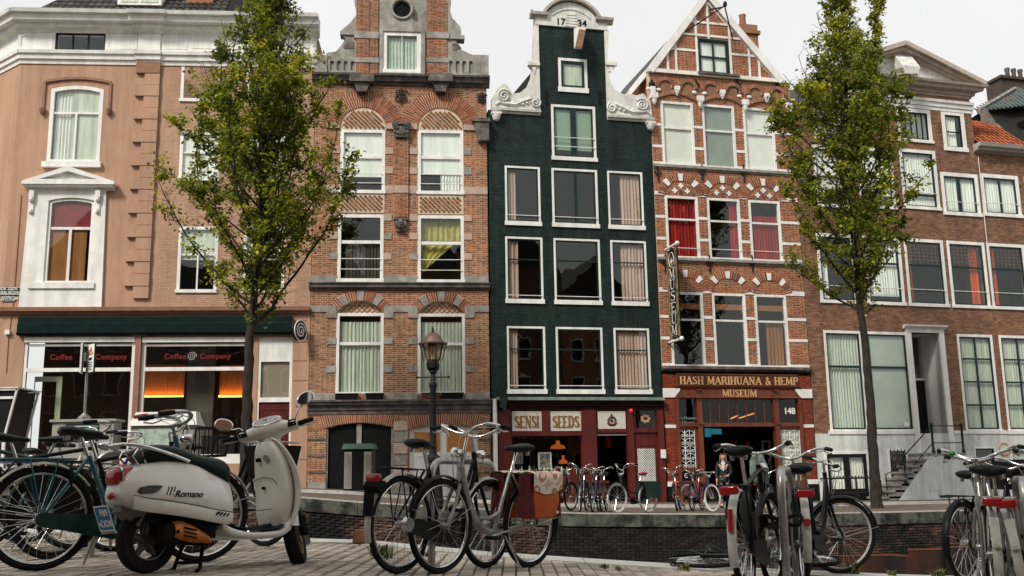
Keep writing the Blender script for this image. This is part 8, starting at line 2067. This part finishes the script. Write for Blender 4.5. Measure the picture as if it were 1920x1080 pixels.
# tail light, side lamps, plate
rings = [[(x-.02*(z-.62)*4,y,z) for y,z in sell(18,0,zc,w,h,3.2)] for x,zc,w,h in ((-.255,.640,.085,.062),(-.335,.630,.082,.060),(-.372,.622,.070,.050),(-.383,.618,.045,.030))]
k = MB(); k.loft(rings); k.build('tail_light', M_redlens, S_, smooth=50, fix=True)
k = MB(); k.tube([(-.335+(-.02*(z-.62)*4)-.005,y*1.06,z) for y,z in sell(26,0,.630,.085,.062,3.2)], .008, 6, closed=True); k.build('tail_light_trim', M_chrome, S_, smooth=50)
for q in (-1,1):
    k = MB(); base = [(-.285,.523),(-.27,.55),(-.22,.562),(-.14,.563),(-.135,.553),(-.165,.522),(-.20,.508),(-.265,.505)]
    def yside(x, z):  # body half width there
        s = min(spline4(secs,4), key=lambda s_: abs(s_[0]-x)); return s[4]
    A = [(x,q*(yside(x,z)-.02),z) for x,z in base]; B_ = [(x,q*(yside(x,z)*.97+.012),z) for x,z in base]; n = len(base)
    k._add(A+B_, [tuple(range(n,2*n)),tuple(range(n-1,-1,-1))]+[(i,(i+1)%n,(i+1)%n+n,i+n) for i in range(n)]); k.build('turn_signal', mat('smoke_lens',(.035,.03,.026),.12,c2=(.10,.09,.08),ns=40,coat=.5), S_, fix=True)
for i in range(3):
    k = MB(); x = -.105+.022*i; y = -(yside(x,.53)+.003); k.hexa([(x,y,.500),(x+.008,y,.500),(x+.008,y+.01,.500),(x,y+.01,.500),(x+.016,y+.0,.556),(x+.024,y+.0,.556),(x+.024,y+.01,.556),(x+.016,y+.01,.556)]); k.build('trim_bar', M_blackm, S_)
tx = text_obj('script_lettering','Romano',M_blackm,S_,(.06,-.2475,.508),.062,rot=(RAD(88),0,0),depth=.0015,shear=.4,bold=.0006,sx=1.05)
k = MB(); k.hexa([(-.32,-.05,.40),(-.18,-.05,.30),(-.18,.05,.30),(-.32,.05,.40),(-.31,-.05,.46),(-.12,-.06,.42),(-.12,.06,.42),(-.31,.05,.46)]); k.build('rear_mudflap', mat('grey_plastic',(.16,.145,.13),.6), S_)
Mp = Matrix.Translation((-.40,0,.36))@Matrix.Rotation(RAD(-22),4,'Y')@Matrix.Rotation(RAD(-90),4,'Z')
pl = MB(Mp).box(-.085,.085,-.004,.004,-.085,.085).build('number_plate', mat('blue_plate',(.008,.13,.26),.4), S_)
def ptext(s, x, z, sz):
    o = text_obj('plate_lettering', s, M_white, S_, (0,0,0), sz, depth=.0008, bold=.0012); o.matrix_local = Mp@Matrix.Translation((x,-.005,z))@Matrix.Rotation(pi/2,4,'X')
ptext('F89',.014,.036,.064); ptext('ODK',.014,-.038,.064); ptext('NL',-.066,-.04,.024)
MB(Mp).prism(rectloop(-.085,-.085,.085,.085), [rectloop(-.079,-.079,.079,.079)], -.006, -.004).build('plate_border', M_white, pl)
MB(Mp).box(-.085,.085,-.004,.004,-.105,-.088).build('plate_holder', M_steel, S_)
k = MB(); k.ball((-.385,-.03,.50),(.02,.03,.025)); k.build('reflector', M_redlens, S_, smooth=50)
# engine, swingarm, cover, wheels, stand
def tyre_wheel(name, x, R, w, rimm, M=None):
    t = MB(M); prf = [(R*.60,-w*.36),(R*.78,-w*.48),(R*.92,-w*.46),(R*.985,-w*.25),(R,0),(R*.985,w*.25),(R*.92,w*.46),(R*.78,w*.48),(R*.60,w*.36)]
    n = 40; rows = []
    for i in range(n+1): a = 2*pi*i/n; rows.append([(x+r_*cos(a),y_,R+r_*sin(a)) for r_,y_ in prf])
    t.sheet(rows); o = t.build(name, M_rubber, S_, smooth=50)
    r = MB(M); rows = []
    for i in range(n+1): a = 2*pi*i/n; rows.append([(x+r_*cos(a),y_,R+r_*sin(a)) for r_,y_ in ((R*.61,-w*.38),(R*.57,-w*.36),(R*.55,-w*.1),(R*.55,w*.1),(R*.57,w*.36),(R*.61,w*.38))])
    r.sheet(rows)
    for i in range(5):
        a = 2*pi*i/5+.3; r.tube([(x+.03*cos(a),-.0,R+.03*sin(a)),(x+R*.56*cos(a),-.0,R+R*.56*sin(a))], [.03,.018], 8)
    r.tube([(x,-.05,R),(x,.05,R)], .045, 14); r.build('rim', rimm, o, smooth=40); return o
tyre_wheel('rear_wheel', -DX, .215, .115, mat('dark_alloy',(.10,.10,.10),.4,metal=.8)); tyre_wheel('front_wheel', WB, .215, .105, mat('bronze_alloy',(.28,.20,.12),.4,metal=.7), SF)
k = MB(); k.box(-.05,.34,-.03,.14,.18,.34); k.box(.12,.36,-.15,.10,.22,.37); k.tube([(.0,.10,.215),(.30,.10,.27)], [.09,.06], 12); k.box(.05,.45,-.14,.14,.30,.40); k.build('engine', M_blackm, S_)
rings = []
for x,zc,ry,rz in spline4([(-.10,.245,.02,.03),(-.085,.245,.045,.065),(-.02,.252,.062,.078),(.08,.243,.062,.070),(.18,.222,.052,.052),(.27,.20,.035,.034),(.31,.192,.012,.014)],4): rings.append([(x,-.165+y,zc+z) for y,z in sell(20,0,0,ry,rz,2.2)])
k = MB(); k.loft(rings); k.build('exhaust', M_blackm, S_, smooth=60, fix=True)
rows = []
for x,zc,ry,rz in spline4([(-.02,.262,.064,.066),(.03,.262,.072,.076),(.10,.25,.070,.070),(.18,.232,.060,.056),(.26,.210,.042,.036),(.30,.20,.025,.018)],4): rows.append([(x,-.170-ry*cos(a),zc+rz*sin(a)) for a in [RAD(d_) for d_ in range(-75,100,16)]])
k = MB(); k.sheet(rows); ex = k.build('exhaust_cover', M_muff, S_, smooth=60)
k = MB()
for i in range(3):
    pts = [(x_,-.170-ry_*1.0-.004,zc_+.028-.026*i) for x_,zc_,ry_ in ((.035,.262,.071),(.09,.252,.070),(.14,.242,.066))]; k.tube(pts, .0055, 5)
k.build('cover_slots', M_blackm, ex)
k = MB(); k.disc((-.005,-.236,.262),(0,1,0),.012,10,.01); k.build('cover_bolt', M_blackm, ex)
k = MB()
for q in (-1,1): k.tube([(.30,q*.10,.26),(.24,q*.15,.02),(.20,q*.17,.0)], .014, 8)
k.tube([(.25,-.14,.06),(.25,.14,.06)], .012, 8); k.build('centre_stand', M_blackm, S_)
# floorboard and tunnel
k = MB(); rings = []
for x,zb,zt,w in spline4([(.40,.27,.345,.17),(.46,.225,.30,.195),(.60,.205,.265,.205),(.78,.205,.262,.205),(.92,.215,.28,.20),(1.02,.25,.36,.17)],4): rings.append([(x,y,z) for y,z in sell(28,0,(zb+zt)/2,w,(zt-zb)/2,4)])
k.loft(rings); k.build('floorboard', M_cream2, S_, smooth=45, fix=True)
k = MB(); rows = []
for x,z,w in spline4([(.44,.345,.17),(.47,.312,.185),(.60,.272,.192),(.78,.269,.192),(.91,.287,.188),(.955,.31,.175)],4): rows.append([(x,y,z+(.028 if abs(y) < .05 else 0)*min(1,max(0,(x-.45)*8))) for y in (-w,-w*.6,-.06,-.045,.045,.06,w*.6,w)])
k.sheet(rows); k.build('floor_mat', M_mat, S_, smooth=40)
k = MB(); k.hexa([(.42,-.10,.33),(.58,-.07,.27),(.58,.07,.27),(.42,.10,.33),(.44,-.08,.45),(.56,-.05,.31),(.56,.05,.31),(.44,.08,.45)]); k.build('tunnel_cover', M_mat, S_)
# leg shield: outer shell (wide, thin, edges swept back) and inner glove box
L_ = [(.27,1.045,.155),(.34,1.075,.200),(.45,1.095,.228),(.58,1.095,.238),(.70,1.07,.225),(.80,1.035,.195),(.88,1.00,.150),(.93,.975,.10),(.955,.962,.055)]
def shield_rings(th, inset=0):
    rings = []
    for z,cx,w in spline4(L_,4):
        n = 12; out = []; w_ = w-inset
        for i in range(n+1):
            t = -1+2*i/n; out.append((cx+.055*(1-abs(t)**2.2)-.05, w_*t, z))
        back = [(x-th*(1 if abs(y) < w_*.93 else .35), y*.985, z) for x,y,z in out[::-1]]
        rings.append(out+back)
    return rings
k = MB(); k.loft(shield_rings(.026)); k.build('leg_shield', M_cream2, S_, smooth=50, fix=True)
k = MB()
for q in (-1,1): k.tube([(cx-.055,q*w*.995,z) for z,cx,w in spline4(L_,4)], .009, 8)
k.build('shield_trim', M_cream2, S_, smooth=60)
k = MB(); rings = []
for z,cx,tx_,w in spline4([(.30,1.0,.05,.13),(.40,1.005,.075,.165),(.52,1.01,.085,.175),(.64,1.0,.085,.172),(.76,.975,.080,.155),(.86,.945,.07,.12),(.925,.925,.05,.08)],4): rings.append([(cx+x*1.0-.02,y,z) for x,y in sell(24,0,0,tx_,w,2.8)])
k.loft(rings); k.build('glove_box', M_cream2, S_, smooth=55, fix=True)
k = MB(); k.tube([(.895,-.15,.60),(.885,-.10,.645),(.88,0,.66),(.885,.10,.645),(.895,.15,.60)], .003, 5); k.disc((.885,0,.58),(1,0,0),.012,10,.02); k.disc((.853,.03,.79),(1,0,.2),.016,12,.03); k.build('glove_box_seam', M_blackm, S_)
k = MB()
for pts_ in ([(.86,-.13,.42),(.853,0,.415),(.86,.13,.42)],): k.tube(pts_, .0025, 4)
k.build('panel_seam', M_blackm, S_)
for q in (-1,1):
    k = MB(); k.tube([(s_[0],q*(s_[4]*.985+.004),s_[1]+.066) for s_ in spline4(secs[2:],3)], .0022, 4); k.build('cowl_seam', M_blackm, S_)
k = MB(); k.disc((.862,-.055,.80),(1,.2,.25),.026,16,.02); k.build('ignition_lock', M_chrome, S_, smooth=40)
# front fender
rows = []; hub = (WB-.0,.215)
for i in range(17):
    a = lerp(RAD(-12),RAD(168),i/16); rows.append([(hub[0]+(.262-.05*abs(t)**2.5)*cos(a)-.0,.088*t,hub[1]+.0+(.262-.05*abs(t)**2.5)*sin(a)*1.03) for t in (-1,-.8,-.5,-.2,.2,.5,.8,1)])
k = MB(SF); k.sheet(rows); k.build('front_fender', M_cream2, S_, smooth=60)
k = MB(SF); k.tube([(WB,-.075,.215),(WB-.07,-.07,.40),(WB-.13,-.03,.52)], [.022,.026,.03], 8); k.tube([(WB+.0,-.095,.215),(WB+.05,-.09,.36)], .022, 8); k.tube([(WB-.08,0,.42),(WB-.26,0,.95)], .03, 10); k.build('front_fork', M_blackm, S_, smooth=50)
# headset, instruments, grips, mirrors
Ms = rotm((-.26,0,.735), RAD(36), (.962,0,.93))
k = MB(Ms); rings = []
for y,cx,cz,rx,rz in spline4([(-.235,.905,1.012,.020,.022),(-.215,.905,1.012,.040,.040),(-.15,.925,1.015,.055,.046),(-.085,.950,1.025,.090,.062),(0,.960,1.032,.110,.078),(.085,.950,1.025,.090,.062),(.15,.925,1.015,.055,.046),(.215,.905,1.012,.040,.040),(.235,.905,1.012,.020,.022)],4): rings.append([(cx+x,y,cz+z) for x,z in sell(20,0,0,rx,rz,2.4)])
k.loft(rings)
rings = []
for z,cx,rx,ry in ((.925,.955,.055,.060),(.96,.958,.065,.072),(1.0,.962,.08,.085),(1.03,.965,.09,.09)): rings.append([(cx+x,y,z) for x,y in sell(20,0,0,rx,ry,2.6)])
k.loft(rings); hs_ = k.build('headset', M_cream2, S_, smooth=60, fix=True)
Mi = Ms@Matrix.Translation((.885,0,1.082))@Matrix.Rotation(RAD(-48),4,'Y')
k = MB(Mi); rings = [[(x,y,z) for x,y in sell(24,0,0,rx,ry,2.3)] for z,rx,ry in ((-.02,.050,.118),(.006,.048,.114),(.010,.040,.105))]; k.loft(rings); k.build('instrument_bezel', M_cream2, hs_, smooth=40)
k = MB(Mi); rings = [[(x,y,z) for x,y in sell(24,0,0,rx,ry,2.3)] for z,rx,ry in ((.009,.037,.100),(.0125,.034,.095))]; k.loft(rings); k.build('instrument_glass', mat('instrument_glass',(.42,.42,.40),.1,c2=(.20,.20,.19),ns=40,coat=.6), hs_, smooth=40)
k = MB(Mi); k.disc((.0,.0,.014),(0,0,1),.006,8,.003); k.tube([(.0,.0,.0145),(.02,.03,.0145)], .002, 4); k.build('needle', M_blackm, hs_)
for q in (-1,1):
    k = MB(Ms); k.tube([(.905,q*.235,1.012),(.885,q*.30,1.012),(.868,q*.355,1.010)], [.020,.0205,.018], 12); k.build('grip', M_rubber, hs_, smooth=50)
    k = MB(Ms); k.box(.872,.90,min(q*.165,q*.225),max(q*.165,q*.225),1.028,1.05); k.box(.865,.875,min(q*.16,q*.225),max(q*.16,q*.225),.995,1.03); k.build('switch_block', M_blackm, hs_)
    k = MB(Ms); k.tube([(.935,q*.20,1.005),(.945,q*.27,1.0),(.925,q*.355,.998)], .007, 6); k.build('brake_lever', M_steel, hs_)
    k = MB(Ms); top_ = (.87,q*.325,1.165) if q < 0 else (.885,q*.315,1.115)
    k.tube(spline([(.93,q*.19,1.04),(.92,q*.225,1.085),(top_[0]+.01,q*.275,top_[2]-.03),(top_[0]+.01,q*.30,top_[2])],4), .006, 6); mo = k.build('mirror_stalk', M_chrome, hs_, smooth=50)
    Mm = Ms@Matrix.Translation((top_[0],q*.33,top_[2]+.02))@Matrix.Rotation(RAD(16),4,'Z')@Matrix.Rotation(RAD(8),4,'Y')@Matrix.Rotation(RAD(-q*-24),4,'X')
    k = MB(Mm); rings = [[(x,y,z) for y,z in sell(24,0,0,ry,rz,2.2)] for x,ry,rz in ((-.004,.068,.046),(.0,.072,.050),(.015,.068,.046),(.03,.04,.03))]; k.loft(rings); k.build('mirror', M_chrome, hs_, smooth=50, fix=True)
    k = MB(Mm); k.loft([[(x,y,z) for y,z in sell(24,0,0,.063,.041,2.2)] for x in (-.0055,-.0045)]); k.build('mirror_glass', mat('mirror_silver',(.86,.86,.86),.02,metal=1.0), hs_, fix=True)

# =================================================================== woman in the museum doorway
pd_ = 31.2; pp = at(1358,905,pd_); pz = -.15
per = thing('person', 'woman with long blonde hair in dark jacket and pale scarf standing in the museum doorway', 'person', (pp.x,pd_,pz), RAD(-14))
def skin(name, verts, edges, radii, m, sub=2, root=0):
    me = bpy.data.meshes.new(name); me.from_pydata([tuple(v) for v in verts], edges, [])
    o = bpy.data.objects.new(name, me); col.objects.link(o); o.parent = per; me.materials.append(m)
    md = o.modifiers.new('Skin','SKIN'); md.use_smooth_shade = True
    lay = me.skin_vertices[0] if len(me.skin_vertices) else None
    if lay is None:
        bm = bmesh.new(); bm.from_mesh(me); bm.verts.layers.skin.verify(); bm.to_mesh(me); bm.free(); lay = me.skin_vertices[0]
    for i,r in enumerate(radii):
        lay.data[i].radius = r if isinstance(r,tuple) else (r,r)
        lay.data[i].use_root = (i == root)
    sb = o.modifiers.new('Subdivision','SUBSURF'); sb.levels = sub; sb.render_levels = sub
    return o
H = 1.62
J = [(0,0,.90),(0,0,1.02),(0,0,1.18),(0,0,1.32),(0,-.005,1.385),(0,-.01,1.44),(0,-.015,1.50),(0,-.01,1.58),
     (-.085,0,.86),(-.10,-.01,.48),(-.10,.01,.09),(-.105,-.12,.035),
     (.085,0,.86),(.10,-.02,.48),(.11,-.0,.09),(.12,-.13,.035),
     (-.155,0,1.31),(-.20,.01,1.06),(-.21,-.06,.83),(-.215,-.075,.77),
     (.155,0,1.31),(.21,.0,1.06),(.13,-.16,.95),(.075,-.20,.95)]
E = [(0,1),(1,2),(2,3),(3,4),(4,5),(5,6),(6,7),(0,8),(8,9),(9,10),(10,11),(0,12),(12,13),(13,14),(14,15),(3,16),(16,17),(17,18),(18,19),(3,20),(20,21),(21,22),(22,23)]
Rd = [.12,.105,.115,.12,.05,.052,.085,.07,.085,.058,.042,.035,.085,.058,.042,.035,.055,.042,.03,.034,.055,.042,.03,.034]
n0 = len(J)
for (w,dirx,diry,dz) in ((19,0,-.3,-1),(23,-1,-.2,-.15)):
    wv = Vector(J[w]); D = Vector((dirx,diry,dz)).normalized(); side = D.cross(Vector((1,.2,0)) if dz < -.5 else Vector((0,0,1))).normalized()
    for f,(off,l) in enumerate(((-.026,.065),(-.009,.078),(.009,.074),(.026,.058),(-.04,.045))):
        a = wv+D*.03+side*off; b = a+D*l*.5+(side*off*.3 if f < 4 else side*-.02); c = a+D*l+Vector((0,-.012,0))
        i = len(J); J += [tuple(a),tuple(b),tuple(c)]; E += [(w,i),(i,i+1),(i+1,i+2)]; Rd += [.010,.009,.007]
M_skin = mat('skin', (.50,.27,.19), .55)
skin('body', J, E, Rd, M_skin)
# clothes follow the body
up = [(0,0,.84),(0,0,.95),(0,0,1.1),(0,0,1.25),(0,0,1.34),(-.165,0,1.325),(-.21,.01,1.06),(-.215,-.055,.86),(.165,0,1.325),(.22,0,1.06),(.145,-.145,.96)]
skin('jacket', up, [(0,1),(1,2),(2,3),(3,4),(4,5),(5,6),(6,7),(4,8),(8,9),(9,10)], [(.15,.12),(.145,.115),(.14,.115),(.15,.115),(.10,.08),.07,.055,.043,.07,.055,.043], mat('black_jacket',(.014,.016,.016),.6,c2=(.03,.034,.033),ns=10))
dn = [(0,0,.92),(-.09,0,.84),(-.105,-.01,.47),(-.10,.01,.12),(.09,0,.84),(.105,-.02,.47),(.11,0,.12)]
skin('trousers', dn, [(0,1),(1,2),(2,3),(0,4),(4,5),(5,6)], [.125,.095,.068,.056,.095,.068,.056], mat('patterned_trousers',(.015,.016,.018),.8,c2=(.28,.27,.25),ns=16,mixw=(.55,.6)))
for q in (-1,1):
    MB().hexa([(q*.11-.05,-.19,0),(q*.11+.05,-.19,0),(q*.11+.045,.07,0),(q*.11-.045,.07,0),(q*.11-.04,-.17,.06),(q*.11+.04,-.17,.06),(q*.11+.045,.06,.10),(q*.11-.045,.06,.10)]).build('shoe', M_blackm, per)
k = MB(); k.lathe([(.10,1.30),(.105,1.33),(.08,1.365),(.055,1.375)], (0,-.005,0), 14); k.hexa([(-.015,-.145,1.10),(.015,-.145,1.10),(.015,-.10,1.10),(-.015,-.10,1.10),(-.05,-.135,1.31),(.05,-.135,1.31),(.05,-.06,1.31),(-.05,-.06,1.31)]); k.build('scarf', mat('pale_scarf',(.42,.50,.50),.9), per, smooth=50)
M_hair = mat('blonde_hair', (.55,.34,.13), .6, c2=(.38,.22,.08), ns=20, stretch=(1,1,.1))
rows = []
for i in range(11):
    a = lerp(RAD(-38),RAD(218),i/10); rows.append([(r_*cos(a)*1.0,.012+r_*sin(a)*1.05,z) for r_,z in ((.012,1.635),(.06,1.622),(.092,1.58),(.104,1.51),(.108,1.44),(.115,1.36),(.112,1.28),(.09,1.22))])
k = MB(); k.sheet(rows); k.build('hair', M_hair, per, smooth=60)
k = MB(); k.tube([(0,-.098,1.525),(0,-.115,1.495)], [.008,.013], 6); k.build('nose', M_skin, per, smooth=60)
for q in (-1,1): MB().ball((q*.032,-.092,1.53),(.010,.006,.007),8,6).build('eye', M_black, per, smooth=60); MB().ball((q*.086,.0,1.51),(.012,.02,.03),8,6).build('ear', M_skin, per, smooth=60)
MB().ball((0,-.093,1.463),(.024,.008,.007),8,6).build('mouth', mat('lips',(.35,.08,.07),.5), per, smooth=60)
bpy.context.view_layer.update()
